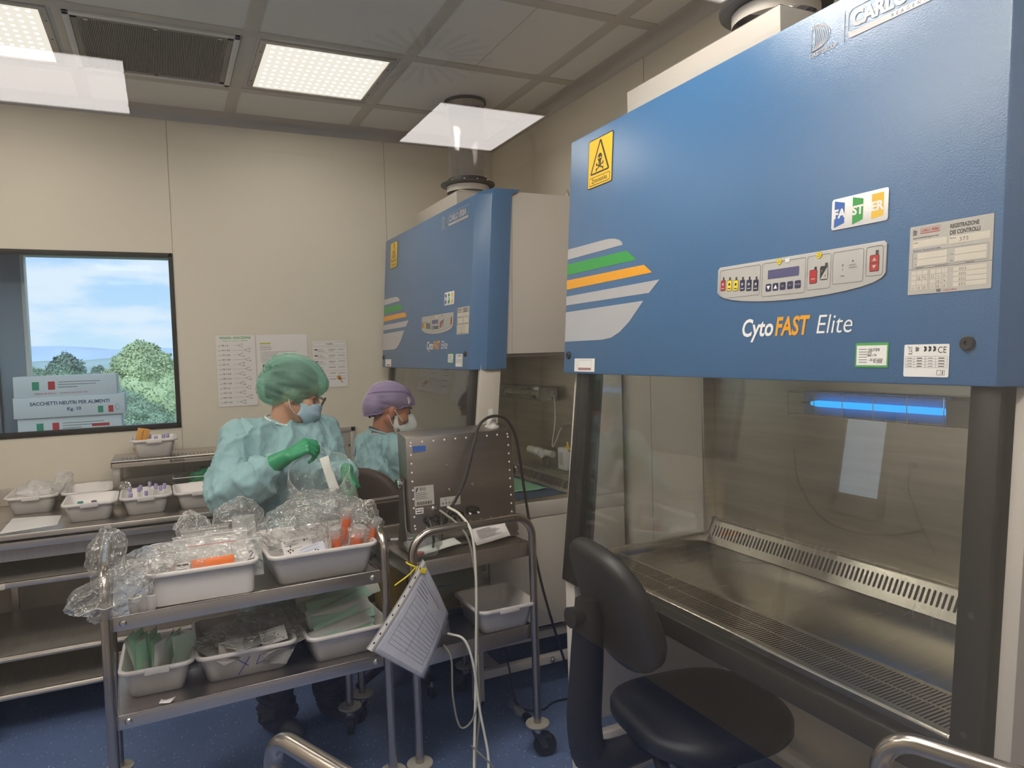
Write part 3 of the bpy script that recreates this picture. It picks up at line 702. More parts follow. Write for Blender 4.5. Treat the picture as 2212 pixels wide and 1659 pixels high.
def cabinet(y0, label, lamp_on, sash=0.912):
    t = thing('safety_cabinet', label, 'safety cabinet', (1.6, y0+0.70, 0), 0, 'blue fronted safety cabinets along the right wall')
    L = (-1.6, -0.70, 0)
    # hood: sloping face with chamfered sides and top
    rings = []
    for (z, dx, dy) in ((1.535, 0, 0), (2.308, 0, 0), (2.332, 0.045, 0.0)):
        x = FX(z)+dx; a = 0.045
        rings.append([(max(x, FX(z))+0.16, -0.05, z), (FX(z)+0.062, -0.05, z) if dx == 0 else (x+0.03, -0.05, z), (x, dy, z), (x, WC-dy, z), (FX(z)+0.062, WC+0.05, z) if dx == 0 else (x+0.03, WC+0.05, z), (max(x, FX(z))+0.16, WC+0.05, z)])
    vs = [p for r_ in rings for p in r_]; n = 6
    fs = [(i*n+k, i*n+(k+1) % n, (i+1)*n+(k+1) % n, (i+1)*n+k) for i in range(2) for k in range(n)]
    fs += [tuple(range(n))[::-1], tuple(2*n+k for k in range(n))]
    bm = bmesh.new(); bv = [bm.verts.new(p) for p in vs]
    for f in fs: bm.faces.new([bv[i] for i in f[::-1]])
    bmesh.ops.recalc_face_normals(bm, faces=bm.faces[:])
    bmesh.ops.bevel(bm, geom=[e for e in bm.edges if e.calc_length() > 0.2 or True], offset=0.003, segments=2, affect='EDGES', profile=0.5)
    m = MB(); m.bm(bm, 'hood_blue'); m.build('hood', t, L, angle=25)
    hood_graphics(t, L)
    # white body: top box, side frames with window openings, lower trim
    m = MB()
    m.hexa([(FX(1.6)+0.155, -0.035, 1.60), (2.0, -0.035, 1.60), (2.0, WC+0.04, 1.60), (FX(1.6)+0.155, WC+0.04, 1.60),
            (FX(2.32)+0.155, -0.035, 2.325), (2.0, -0.035, 2.325), (2.0, WC+0.04, 2.325), (FX(2.32)+0.155, WC+0.04, 2.325)], 'cabinet_white', 0.004)
    for (ya, yb) in ((-0.035, -0.008), (WC-0.032, WC-0.005)):
        m.hexa([(SX(0.845)+0.006, ya, 0.845), (SX(0.845)+0.105, ya, 0.845), (SX(0.845)+0.105, yb, 0.845), (SX(0.845)+0.006, yb, 0.845),
                (SX(1.6)+0.006, ya, 1.6), (SX(1.6)+0.105, ya, 1.6), (SX(1.6)+0.105, yb, 1.6), (SX(1.6)+0.006, yb, 1.6)], 'cabinet_white', 0.002)
        m.box((SX(0.845)+0.1, ya, 0.845), (2.0, yb, 0.912), 'cabinet_white', 0.002)
        m.box((1.84, ya, 0.905), (2.0, yb, 1.605), 'cabinet_white', 0.002)
    m.box((1.86, -0.03, 0.845), (1.99, WC-0.01, 1.6), 'cabinet_white', 0.002)
    m.build('body', t, L)
    m = MB(); m.box((1.33, -0.0345, 1.60), (1.332, -0.0357, 2.3), 'seam'); m.hexa([(1.412,-0.0358,1.6),(1.414,-0.0358,1.6),(1.414,-0.034,1.6),(1.412,-0.034,1.6),(1.436,-0.0358,2.32),(1.438,-0.0358,2.32),(1.438,-0.034,2.32),(1.436,-0.034,2.32)], 'seam'); m.build('panel_seam', t, L)
    # exhaust box and collar on the roof
    m = MB(); m.box((1.45, 0.665, 2.322), (1.90, 1.337, 2.475), 'cabinet_white', 0.004); m.hexa([(1.45,0.665,2.475),(1.90,0.665,2.475),(1.90,1.337,2.475),(1.45,1.337,2.475),(1.50,0.72,2.50),(1.86,0.72,2.50),(1.86,1.28,2.50),(1.50,1.28,2.50)], 'cabinet_white', 0.002); m.build('exhaust_box', t, L)
    Mc = Matrix.Translation((1.575, 0.80, 0)); m = MB()
    m.lathe([(0.118, 2.498), (0.118, 2.53), (0.112, 2.535)], 'cabinet_white', 32, Mc, False); m.lathe([(0.112, 2.533), (0.150, 2.537), (0.152, 2.545), (0.120, 2.552), (0.112, 2.572), (0.104, 2.572), (0.104, 2.53)], 'dark_grey', 32, Mc, False)
    for k in range(12):
        a = 2*PI*k/12; m.cyl((1.575+0.136*math.cos(a), 0.80+0.136*math.sin(a), 2.54), (1.575+0.136*math.cos(a), 0.80+0.136*math.sin(a), 2.551), 0.005, 'chrome', 8)
    m.build('exhaust_collar', t, L)
    m = MB(); m.cyl((1.385, -0.02, 2.33), (1.385, 0.05, 2.33), 0.007, 'black_plastic', 10); m.box((1.355, 0.0, 2.325), (1.42, 0.012, 2.334), 'black_plastic', 0.002); m.build('hood_hinge', t, L)
    m = MB(); m.lathe([(0.012, 0), (0.014, 0.01), (0.009, 0.03), (0.004, 0.042), (0, 0.044)], 'steel_dark', 14, Matrix.Translation((1.76, 0.03, 2.325))); m.build('lifting_stud', t, L)
    # dark sash frame
    for (ya, yb) in ((0.004, 0.056), (WC-0.122, WC-0.075)):
        m = MB(); m.hexa([(SX(0.845)-0.012, ya, 0.845), (SX(0.845)+0.035, ya, 0.845), (SX(0.845)+0.035, yb, 0.845), (SX(0.845)-0.012, yb, 0.845),
                          (SX(1.6)-0.012, ya, 1.6), (SX(1.6)+0.035, ya, 1.6), (SX(1.6)+0.035, yb, 1.6), (SX(1.6)-0.012, yb, 1.6)], 'sash_black', 0.003)
        for z in (1.15, 0.95): m.cyl((SX(z)-0.0115, (ya+yb)/2, z), (SX(z)-0.0135, (ya+yb)/2, z), 0.006, 'dark_grey', 10)
        m.build('sash_rail', t, L)
    m = MB(); m.hexa([(SX(0.845)-0.012, WC-0.075, 0.845), (SX(0.845)+0.02, WC-0.075, 0.845), (SX(0.845)+0.02, WC-0.03, 0.845), (SX(0.845)-0.012, WC-0.03, 0.845),
                      (SX(1.6)+0.0, WC-0.075, 1.6), (SX(1.6)+0.03, WC-0.075, 1.6), (SX(1.6)+0.03, WC-0.03, 1.6), (SX(1.6)+0.0, WC-0.03, 1.6)], 'sash_black', 0.002); m.build('sash_guide', t, L)
    m = MB(); m.hexa([(SX(0.845)-0.012, 0.004, 0.845), (1.26, 0.004, 0.838), (1.26, WC-0.075, 0.838), (SX(0.845)-0.012, WC-0.075, 0.845), (SX(0.9)-0.010, 0.004, 0.896), (1.262, 0.004, 0.9), (1.262, WC-0.075, 0.9), (SX(0.9)-0.010, WC-0.075, 0.896)], 'sash_black', 0.004); m.build('front_ledge', t, L)
    # panes
    m = MB(); d = 0.004
    m.hexa([(SX(sash), 0.05, sash), (SX(sash)+d, 0.05, sash), (SX(sash)+d, WC-0.115, sash), (SX(sash), WC-0.115, sash), (SX(1.6), 0.05, 1.6), (SX(1.6)+d, 0.05, 1.6), (SX(1.6)+d, WC-0.115, 1.6), (SX(1.6), WC-0.115, 1.6)], 'clear_pane'); m.build('sash_pane', t, L)
    for y in (-0.022, WC-0.020):
        m = MB(); m.box((1.28, y-0.002, 0.905), (1.85, y+0.002, 1.605), 'clear_pane'); m.build('side_pane', t, L)
    # work chamber
    m = MB(); m.box((1.822, -0.006, 0.89), (1.83, WC-0.034, 1.6), 'inner_steel'); m.box((1.30, -0.006, 1.585), (1.83, WC-0.034, 1.599), 'cabinet_white'); m.box((1.775, WC-0.046, 0.9), (1.825, WC-0.034, 1.6), 'inner_steel', 0.002); m.box((1.775, -0.006, 0.9), (1.825, 0.006, 1.6), 'inner_steel', 0.002); m.build('chamber_back', t, L)
    MB().box((1.30, 0.10, 1.572), (1.345, WC-0.14, 1.584), 'chamber_fill', 0.003).build('chamber_fill_strip', t, L)  # added glowing strip, hidden behind the hood, brightens the work chamber
    m = MB(); m.box((1.40, 0.0, 0.872), (1.80, WC-0.04, 0.890), 'tray_steel', 0.003)
    for y in (-0.004, WC-0.052): m.box((1.25, y, 0.872), (1.81, y+0.016, 0.926), 'tray_steel', 0.004)
    m.build('work_tray', t, L)
    m = MB(); m.box((1.245, 0.02, 0.855), (1.40, WC-0.055, 0.868), 'slot_dark')
    rows = ((1.262, 1.322), (1.328, 1.388))
    for (xa, xb) in ((1.238, 1.262), (1.322, 1.328), (1.388, 1.402)): m.box((xa, 0.012, 0.890), (xb, WC-0.052, 0.9), 'tray_steel')
    n = 140
    for (xa, xb) in rows:
        for k in range(n+1):
            y = 0.02 + (WC-0.08)*k/n; m.add([(xa, y-0.0024, 0.8995), (xb, y-0.0024, 0.8995), (xb, y+0.0024, 0.8995), (xa, y+0.0024, 0.8995), (xa, y-0.0024, 0.894), (xb, y-0.0024, 0.894), (xb, y+0.0024, 0.894), (xa, y+0.0024, 0.894)], [(0,1,2,3), (0,4,5,1), (3,2,6,7), (4,7,6,5)], 'tray_steel', None, False)
    m.tube([(1.24, 0.012, 0.898), (1.24, WC-0.052, 0.898)], 0.006, 'tray_steel', 10); m.build('front_grille', t, L)
    m = MB(); Mg = frame((1.772, WC-0.05, 0.89), (0,-1,0), (0.045, 0, 0.08)); Wg = WC-0.055
    m.prism([(0, 0), (Wg, 0), (Wg, 0.094), (0, 0.094)], 0.002, 'tray_steel', Mg)
    k = 0.022
    while k < Wg-0.02: m.flat(rounded(0.0075, 0.042, 0.0037, 4, k, 0.048), 'slot_dark', Mg, 0.0024); k += 0.0155
    m.box((1.812, 0.0, 0.962), (1.825, WC-0.05, 0.975), 'tray_steel', 0.002); m.build('rear_grille', t, L)
    # stand
    for ya in (0.0, WC-0.068):
        for xa in (1.195, 1.86):
            m = MB(); m.hexa([(xa, ya, 0.44), (xa+0.055, ya, 0.40), (xa+0.055, ya+0.06, 0.40), (xa, ya+0.06, 0.44), (xa, ya, 0.845), (xa+0.055, ya, 0.845), (xa+0.055, ya+0.06, 0.845), (xa, ya+0.06, 0.845)], 'white_paint', 0.003)
            m.box((xa+0.004, ya+0.006, 0.025), (xa+0.048, ya+0.054, 0.45), 'white_paint', 0.003); m.cyl((xa+0.027, ya+0.03, 0.0), (xa+0.027, ya+0.03, 0.026), 0.022, 'rubber', 14); m.build('leg', t, L)
        m = MB(); m.box((1.22, ya+0.012, 0.25), (1.88, ya+0.05, 0.288), 'white_paint', 0.003); m.box((1.22, ya+0.012, 0.12), (1.88, ya+0.05, 0.158), 'white_paint', 0.003)
        m.ball((1.60, ya+0.010, 0.139), 0.014, 'chrome', 12, 8); m.build('side_rails', t, L)
    m = MB(); m.box((1.30, -0.03, 0.78), (2.0, WC-0.01, 0.846), 'cabinet_white', 0.003); m.box((1.27, -0.033, 0.33), (2.0, -0.012, 0.835), 'cabinet_white', 0.002); m.box((1.27, WC-0.03, 0.33), (2.0, WC-0.01, 0.835), 'cabinet_white', 0.002); m.build('lower_casing', t, L)
    m = MB(); m.box((1.93, 0.0, 0.12), (1.97, WC-0.03, 0.158), 'white_paint', 0.003); m.box((1.30, 0.05, 0.12), (1.34, WC-0.08, 0.158), 'white_paint', 0.003); m.build('foot_rail', t, L)
    return t
cabinet(0.71, 'large blue fronted safety cabinet in front, glowing ultraviolet tube inside', True)
cabinet(2.954, 'blue fronted safety cabinet farther away, person in lilac cap working at it', False, 1.10)

glass('acrylic', (0.86, 0.85, 0.86), 0.05, haze=0.05)
def duct(y0, label):
    t = thing('exhaust_duct', label, 'duct', (1.575, y0+0.80, 2.55))
    m = MB(); m.lathe([(0.1025, 0.0), (0.1025, 0.449), (0.0985, 0.449), (0.0985, 0.0), (0.1025, 0.0)], 'acrylic', 36, caps=False); m.build('clear_pipe', t)
    m = MB(); m.lathe([(0.104, 0.435), (0.116, 0.436), (0.116, 0.449), (0.104, 0.4495)], 'dark_grey', 36, caps=False); m.lathe([(0.104, 0.40), (0.1055, 0.40), (0.1055, 0.436), (0.104, 0.436)], 'steel_dark', 36, caps=False); m.build('ceiling_ring', t)
duct(2.954, 'clear exhaust pipe rising from the farther cabinet to the ceiling'); duct(0.71, 'clear exhaust pipe above the large front cabinet')

# ------------------------------------------------------------------ ultraviolet lamps hung in the cabinets
emit('uv_glow', (0.015, 0.34, 1.0, 1), 1.7); mat('lamp_body', '#c9c3b4', 0.5); glass('lamp_glass', (0.95, 0.96, 0.95), 0.06, haze=0.10)
mat('lamp_off', '#e9e2c4', 0.3); mat('uv_glow_tint', '#b0d2f4', 0.3)  # pale blue is the tube's glow painted onto the reflector plate
def uv_lamp(yb, z, label, on, length=0.50):
    t = thing('ultraviolet_lamp', label, 'lamp', (1.80, yb, z))
    m = MB(); m.box((-0.05, 0.0, -0.035), (0.018, 0.085, 0.035), 'lamp_body', 0.006); m.cyl((-0.015, 0.0, 0), (-0.015, -0.03, 0), 0.02, 'lamp_body', 14, 0.014); m.build('holder', t)
    m = MB(); m.tube([(-0.02, 0.085, 0), (-0.02, 0.085+length*0.06, 0), (-0.02, length*0.94, 0), (-0.02, length*0.985, 0)], 0.0085 if on else 0.013, 'uv_glow' if on else 'lamp_off', 14, radii=[0.006, 0.0095, 0.0095, 0.006] if on else [0.009, 0.014, 0.014, 0.009])
    m.cyl((-0.02, length*0.985, 0), (-0.02, length+0.03, 0), 0.003, 'chrome', 8); m.build('tube', t)
    m = MB(); m.box((-0.0, 0.085, -0.036), (0.004, length+0.04, 0.036), 'uv_glow_tint' if on else 'chrome', 0.001); m.build('reflector', t)
    m = MB()
    for zz in (-0.034, 0.034):
        for xx in (-0.045,): m.cyl((xx, 0.06, zz), (xx, length+0.06, zz), 0.0014, 'chrome', 6)
    for k in range(6):
        y = 0.09 + (length-0.03)*k/5; m.tube([(0.0, y, 0.036), (-0.045, y, 0.036), (-0.047, y, 0), (-0.045, y, -0.036), (0.0, y, -0.036)], 0.0014, 'chrome', 6)
    m.build('wire_guard', t)
    return t
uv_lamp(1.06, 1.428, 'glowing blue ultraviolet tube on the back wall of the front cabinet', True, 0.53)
uv_lamp(3.23, 1.385, 'unlit caged tube lamp on the back wall of the farther cabinet', False, 0.55)
# ------------------------------------------------------------------ steel bench under the window
def bench():
    t = thing('steel_workbench', 'long stainless steel workbench under the window carrying white tubs', 'workbench', (-0.5, 4.05, 0))
    L = (0.5, -4.05, 0); y0, y1, xa, xb = 3.655, 4.43, -1.7, 0.78
    m = MB(); m.box((xa, y0, 0.862), (xb, y1, 0.9), 'steel', 0.004); m.box((xa, y0, 0.835), (xb, y0+0.012, 0.88), 'steel', 0.003); m.box((xa, y1-0.02, 0.9), (xb, y1, 0.985), 'steel_dark', 0.003); m.build('top', t, L)
    m = MB(); m.box((xa+0.02, y0+0.045, 0.775), (xb-0.02, y0+0.06, 0.85), 'steel_dark', 0.002); m.build('apron', t, L)
    for k, z in enumerate((0.69, 0.365, 0.20)):
        yy = 3.68 if k == 0 else 3.69
        m = MB(); m.box((xa+0.03, yy, z-0.018), (xb-0.03, y1-0.05, z), 'steel_dark', 0.004)
        if k == 0: m.box((xa+0.03, yy-0.004, z-0.024), (xb-0.03, yy+0.01, z+0.0), 'steel', 0.002)
        else: m.tube([(xa+0.03, yy, z-0.008), (xb-0.03, yy, z-0.008)], 0.013, 'steel', 10)
        m.build('shelf', t, L)
    for x in (-1.66, -0.735, 0.74):
        for y in (3.71, 4.36):
            m = MB(); m.box((x-0.016, y-0.016, 0.02), (x+0.016, y+0.016, 0.862), 'steel_tube', 0.004); m.cyl((x, y, 0), (x, y, 0.024), 0.02, 'rubber', 12); m.build('leg', t, L)
    m = MB(); z0, z1 = 0.71, 0.85; x = -1.6
    while x < 0.6:
        m.tube([(x, 4.20, z0), (x+0.075, 4.20, z1), (x+0.15, 4.20, z1), (x+0.225, 4.20, z0)], 0.004, 'steel_dark', 6); x += 0.30
    for z in (z0, z1): m.cyl((-1.62, 4.20, z), (0.7, 4.20, z), 0.004, 'steel_dark', 6)
    m.build('wire_truss', t, L)
    m = MB()
    for dy in (0.0, 0.02, 0.045): m.cyl((-0.715, 3.78+dy, 0.37), (-0.715, 3.78+dy, 0.67), 0.004, 'steel_dark', 6)
    m.tube([(-0.715, 3.78, 0.62), (-0.75, 3.80, 0.64), (-0.715, 3.825, 0.62)], 0.004, 'steel_dark', 6); m.build('wire_upright', t, L)
    m = MB(); m.box((-0.700, 3.674, 0.664), (-0.655, 3.677, 0.69), 'label_cream', 0.001); m.build('shelf_label', t, L)
bench()

def riser():
    t = thing('perforated_shelf', 'low perforated steel riser shelf standing on the back of the workbench', 'shelf', (0.25, 4.25, 0.9)); L = (-0.25, -4.25, -0.9)
    xa, xb, ya, yb = -0.262, 0.76, 4.085, 4.41
    m = MB(); m.box((xa, ya, 1.108), (xb, yb, 1.122), 'steel', 0.003); m.box((xa, ya, 1.088), (xb, ya+0.006, 1.118), 'steel', 0.002); m.box((xa, ya, 1.088), (xa+0.006, yb, 1.118), 'steel', 0.002)
    for i in range(50):
        for j in range(5): m.flat([(xa+0.05+0.0185*i+0.0045*math.cos(a), ya+0.04+0.02*j+0.0045*math.sin(a)) for a in [k*PI/3 for k in range(6)]], 'slot_dark', None, 1.1224)
    M = frame((0.005, ya-0.0006, 1.096), (1,0,0), (0,0,1)); m.text('BLANCO', M, 0.017, 'ink', bold=0.0008); m.build('deck', t, L)
    for x in (xa+0.02, xb-0.02):
        MB().box((x-0.018, ya+0.03, 0.9), (x+0.018, ya+0.04, 1.108), 'steel', 0.002).build('leg', t, L); MB().box((x-0.018, yb-0.04, 0.9), (x+0.018, yb-0.03, 1.108), 'steel', 0.002).build('leg', t, L)
riser()

# ------------------------------------------------------------------ white plastic tubs
def tub_mesh(w, d, h, taper=0.02, r=0.026, material='white_plastic', lip=0.012):
    def ring(ww, dd, z, rr): return [(p[0], p[1], z) for p in rounded(ww, dd, max(rr, 0.004), 5)]
    R = [ring(w-2*lip-2*taper-0.012, d-2*lip-2*taper-0.012, 0.0, r-0.006), ring(w-2*lip-2*taper, d-2*lip-2*taper, 0.006, r), ring(w-2*lip-0.004, d-2*lip-0.004, h-0.012, r), ring(w-0.002, d-0.002, h-0.012, r+lip), ring(w, d, h-0.009, r+lip), ring(w, d, h-0.003, r+lip), ring(w-0.004, d-0.004, h, r+lip),
         ring(w-2*lip+0.004, d-2*lip+0.004, h, r+0.004), ring(w-2*lip-0.006, d-2*lip-0.006, h-0.006, r), ring(w-2*lip-2*taper-0.006, d-2*lip-2*taper-0.006, 0.008, r-0.003), ring(w-2*lip-2*taper-0.02, d-2*lip-2*taper-0.02, 0.004, r-0.008)]
    n = len(R[0]); vs = [p for q in R for p in q]; fs = []
    for i in range(len(R)-1):
        for k in range(n): fs.append((i*n+k, i*n+(k+1) % n, (i+1)*n+(k+1) % n, (i+1)*n+k))
    fs.append(tuple(range(n))[::-1]); fs.append(tuple((len(R)-1)*n+k for k in range(n)))
    m = MB(); m.add(vs, fs, material); return m
def tub(x, y, z, w, d, h, label, rot=0.0, taper=0.02, grips=True, scrawl=None, group='white plastic tubs'):
    o = tub_mesh(w, d, h, taper).build('plastic_tub', None, (x, y, z), rot, angle=40)
    tag(o, label, 'tub', group)
    if grips:
        for s in (-1, 1):
            m = MB(); m.box((-w*0.16, s*(d/2-0.004), h-0.020), (w*0.16, s*(d/2+0.004), h+0.0015), 'white_plastic', 0.003); m.build('grip', o)
    if scrawl:
        m = MB(); M = frame((0, -(d/2-0.012-0.006), h*0.42), (1,0,0), (0,-taper/h,1))
        for st in scrawl: m.line(st, 0.003, 'ink_blue', M, 0.0035)
        m.build('marker_lettering', o)
    return o
ZB = 0.9
tub(-0.605, 4.225, ZB, 0.225, 0.29, 0.088, 'white tub at the bench end nearest the wall edge, crumpled film lying in it', 0.0)
tub(-0.370, 4.215, ZB, 0.225, 0.29, 0.088, 'white tub at the back of the bench, half hidden by a tub in front')
tub(-0.335, 3.872, ZB, 0.225, 0.29, 0.088, 'white tub on the bench front edge holding only a green and a grey capped vial', 0.015)
tub(-0.107, 3.890, ZB, 0.225, 0.29, 0.088, 'white tub on the bench filled with upright lilac capped vials', 0.02)
tub(0.127, 3.888, ZB, 0.235, 0.29, 0.088, 'white empty tub on the bench beside the elbow of the woman in green cap', 0.02)
tub(-0.066, 4.225, 1.122, 0.225, 0.235, 0.095, 'white tub on the riser shelf with an orange carton sticking out', 0.02)

def tray_grey():
    o = tub_mesh(0.235, 0.21, 0.055, 0.012, 0.02, 'grey_plastic').build('shallow_tray', None, (-0.125, 4.20, ZB)); tag(o, 'shallow grey tray under the riser shelf behind the vial tub', 'tray')
tray_grey()
def acrylic_box():
    glass('acrylic_clear', (0.93, 0.96, 0.95), 0.06)
    t = thing('acrylic_box', 'clear acrylic box holding green gloves under the riser shelf', 'box', (0.145, 4.20, ZB)); w, d, h = 0.26, 0.19, 0.105
    m = MB()
    for (a, b) in (((-w/2, -d/2, 0), (w/2, -d/2+0.004, h)), ((-w/2, d/2-0.004, 0), (w/2, d/2, h)), ((-w/2, -d/2+0.004, 0), (-w/2+0.004, d/2-0.004, h)), ((w/2-0.004, -d/2+0.004, 0), (w/2, d/2-0.004, h)), ((-w/2+0.004, -d/2+0.004, 0), (w/2-0.004, d/2-0.004, 0.004))): m.box(a, b, 'acrylic_clear')
    m.build('walls', t)
    m = MB()
    for (a, b) in (((-w/2, -d/2), (w/2, -d/2)), ((-w/2, d/2), (w/2, d/2)), ((-w/2, -d/2), (-w/2, d/2)), ((w/2, -d/2), (w/2, d/2))): m.cyl((*a, h), (*b, h), 0.0022, 'white_mark', 6)
    m.build('rim', t)
acrylic_box()

# ------------------------------------------------------------------ trolleys
mat('bumper_grey', '#a39d92', 0.55)
def trolley(name, label, loc, rot, Lx, D, ztop, zlow, zarch, r=0.0155, flange=0.042, caster_dirs=(0.3, 2.0, -0.6, 1.2), tray_mat='steel', rc=0.09):
    t = thing(name, label, 'trolley', loc, rot, 'stainless steel trolleys')
    for s in (-1, 1):
        x = s*Lx/2; a = D/2
        path = [V((x, -a, 0.135)), V((x, -a, zarch-rc))] + arc((x, -a+rc, zarch-rc), rc, PI, PI/2, (0,1,0), (0,0,1), 8)[1:] + arc((x, a-rc, zarch-rc), rc, PI/2, 0, (0,1,0), (0,0,1), 8) + [V((x, a, 0.135))]
        MB().tube(path, r, 'steel_tube', 16).build('end_frame', t)
    for z in (ztop, zlow):
        x = Lx/2-0.018; y = D/2-0.006; m = MB()
        m.box((-x, -y, z-0.006), (x, y, z-0.003), tray_mat); 
        for s in (-1, 1):
            m.box((-x, s*y-0.0015, z-flange), (x, s*y+0.0015, z+0.002), 'steel', 0.0008); m.box((s*x-0.0015, -y, z-flange), (s*x+0.0015, y, z+0.002), 'steel', 0.0008)
            m.tube([(-x, s*y, z+0.001), (x, s*y, z+0.001)], 0.0028, 'steel_tube', 8)
        m.build('tray', t)
        for sx in (-1, 1):
            for sy in (-1, 1): MB().ball((sx*(x-0.026), sy*(y+0.001), z-flange*0.5), 0.011, 'chrome', 14, 8, sc=(1, 0.6, 1)).build('bolt_head', t)
    k = 0
    for sx in (-1, 1):
        for sy in (-1, 1):
            px, py = sx*Lx/2, sy*D/2; Mb = Matrix.Translation((px, py, 0))
            MB().lathe([(0.0, 0.116), (0.03, 0.118), (0.047, 0.130), (0.048, 0.135), (0.046, 0.138), (0.0165, 0.139)], 'bumper_grey', 28, Mb).build('bumper_disc', t)
            a = caster_dirs[k]; k += 1; c, s_ = math.cos(a), math.sin(a)
            Mk = Mb @ Matrix.Rotation(a, 4, 'Z'); m = MB()
            m.cyl((0, 0, 0.10), (0, 0, 0.12), 0.018, 'chrome', 16, M=Mk)
            m.hexa([(-0.02,-0.021,0.088),(0.055,-0.021,0.074),(0.055,0.021,0.074),(-0.02,0.021,0.088),(-0.02,-0.021,0.102),(0.050,-0.021,0.088),(0.050,0.021,0.088),(-0.02,0.021,0.102)], 'dark_grey', 0.003, Mk)
            for sy2 in (-1, 1): m.hexa([(-0.015,sy2*0.019-0.002,0.095),(0.02,sy2*0.019-0.002,0.095),(0.02,sy2*0.019+0.002,0.095),(-0.015,sy2*0.019+0.002,0.095),(0.015,sy2*0.019-0.002,0.04),(0.04,sy2*0.019-0.002,0.04),(0.04,sy2*0.019+0.002,0.04),(0.015,sy2*0.019+0.002,0.04)][::1], 'dark_grey', 0.0, Mk)
            ca = m.build('caster', t)
            Mw = Mk @ Matrix.Translation((0.028, 0, 0.046)) @ Matrix.Rotation(PI/2, 4, 'X')
            MB().lathe([(0.008,-0.014),(0.030,-0.012),(0.034,-0.014),(0.044,-0.013),(0.046,-0.006),(0.046,0.006),(0.044,0.013),(0.034,0.014),(0.030,0.012),(0.008,0.014)], 'rubber', 24, Mw).build('wheel', ca)
    return t
# first trolley: near posts at (-.19, 2.41) and (.665, 2.45)
A1 = math.atan2(0.04, 0.855)
c1 = V((-0.19, 2.41, 0)) + (V((math.cos(A1), math.sin(A1), 0))*0.856 + V((-math.sin(A1), math.cos(A1), 0))*0.55)/2
trolley('instrument_trolley', 'two tier steel trolley in front of the woman in green cap, full of white tubs', c1, A1, 0.856, 0.55, 0.86, 0.56, 1.0)
A2 = math.radians(4.6)
ex2 = V((math.cos(A2), math.sin(A2), 0)); ey2 = V((-math.sin(A2), math.cos(A2), 0))
c2 = V((0.765, 2.45, 0)) + ex2*0.2525 + ey2*0.32
mat('tray_green', '#4d5a55', 0.3, 0.6)
trolley('monitor_trolley', 'steel trolley carrying the grey metal monitor, cables hanging down its near end', c2, A2+PI/2, 0.64, 0.505, 0.86, 0.53, 0.972, flange=0.055, caster_dirs=(-1.9, 2.6, 0.4, 1.0), rc=0.085)
def on1(u, v, z): return c1 + V((math.cos(A1), math.sin(A1), 0))*u + V((-math.sin(A1), math.cos(A1), 0))*v + V((0, 0, z))
def on2(u, v, z): return c2 + ex2*u + ey2*v + V((0, 0, z))

# tubs on the trolleys
def tub1(x, yfront, z, w, d, h, label, rot, **k):
    c = V((x, yfront, z)) + V((-math.sin(rot), math.cos(rot), 0))*d/2
    return tub(c.x, c.y, z, w, d, h, label, rot, **k)
tub1(0.083, 2.425, 0.857, 0.333, 0.42, 0.112, 'white tub on the top tray with bagged orange packs and clear bags spilling left', 0.0, taper=0.006, grips=False)
tub1(0.463, 2.44, 0.857, 0.372, 0.42, 0.108, 'white tub on the top tray below the held bag, four orange filled syringes in it', 0.03, taper=0.022, grips=False)
tub1(-0.066, 2.497, 0.557, 0.222, 0.31, 0.098, 'white tub low on the trolley with a fan of green paper packs', -0.02)
tub1(0.206, 2.49, 0.557, 0.322, 0.39, 0.1, 'white tub low on the trolley marked XL in blue pen', 0.0, taper=0.022, grips=False,
     scrawl=[[(-0.033, 0.030), (0.0, 0.0)], [(0.004, 0.034), (-0.032, -0.026)], [(0.036, 0.032), (0.024, 0.0), (0.052, 0.008)]])
tub1(0.545, 2.475, 0.557, 0.30, 0.40, 0.1, 'white tub low on the trolley heaped with flat green and white packs', 0.06, taper=0.022, grips=False)
tub1(1.155, 2.475, 0.527, 0.258, 0.288, 0.1, 'white nearly empty tub on the lower tray of the monitor trolley', 0.0)

# ------------------------------------------------------------------ bent tube rails in the foreground
def rail(px, py, z, e, length, label, r=0.0148):
    e = V((e[0], e[1], 0)).normalized(); p = V((px, py, 0)); rc = 0.055
    path = [V((px, py, 0.0)), V((px, py, z-rc))] + arc(p+e*rc+V((0,0,z-rc)), rc, PI, PI/2, e, (0,0,1), 10)[1:] + arc(p+e*(length-rc)+V((0,0,z-rc)), rc, PI/2, 0, e, (0,0,1), 10) + [V(p+e*length)]
    o = MB().tube([q-p for q in path], r, 'steel_tube', 24).build('tubular_rail', None, (px, py, 0)); tag(o, label, 'rail', 'bent steel tube rails')
rail(0.128, 1.20, 1.013, (0.40, -0.92), 0.75, 'bent steel tube rail standing just inside the observation glass, nearest the trolley of tubs')
rail(0.965, 0.735, 1.013, (0.36, -0.93), 0.30, 'bent steel tube rail at the corner of the large blue fronted cabinet')
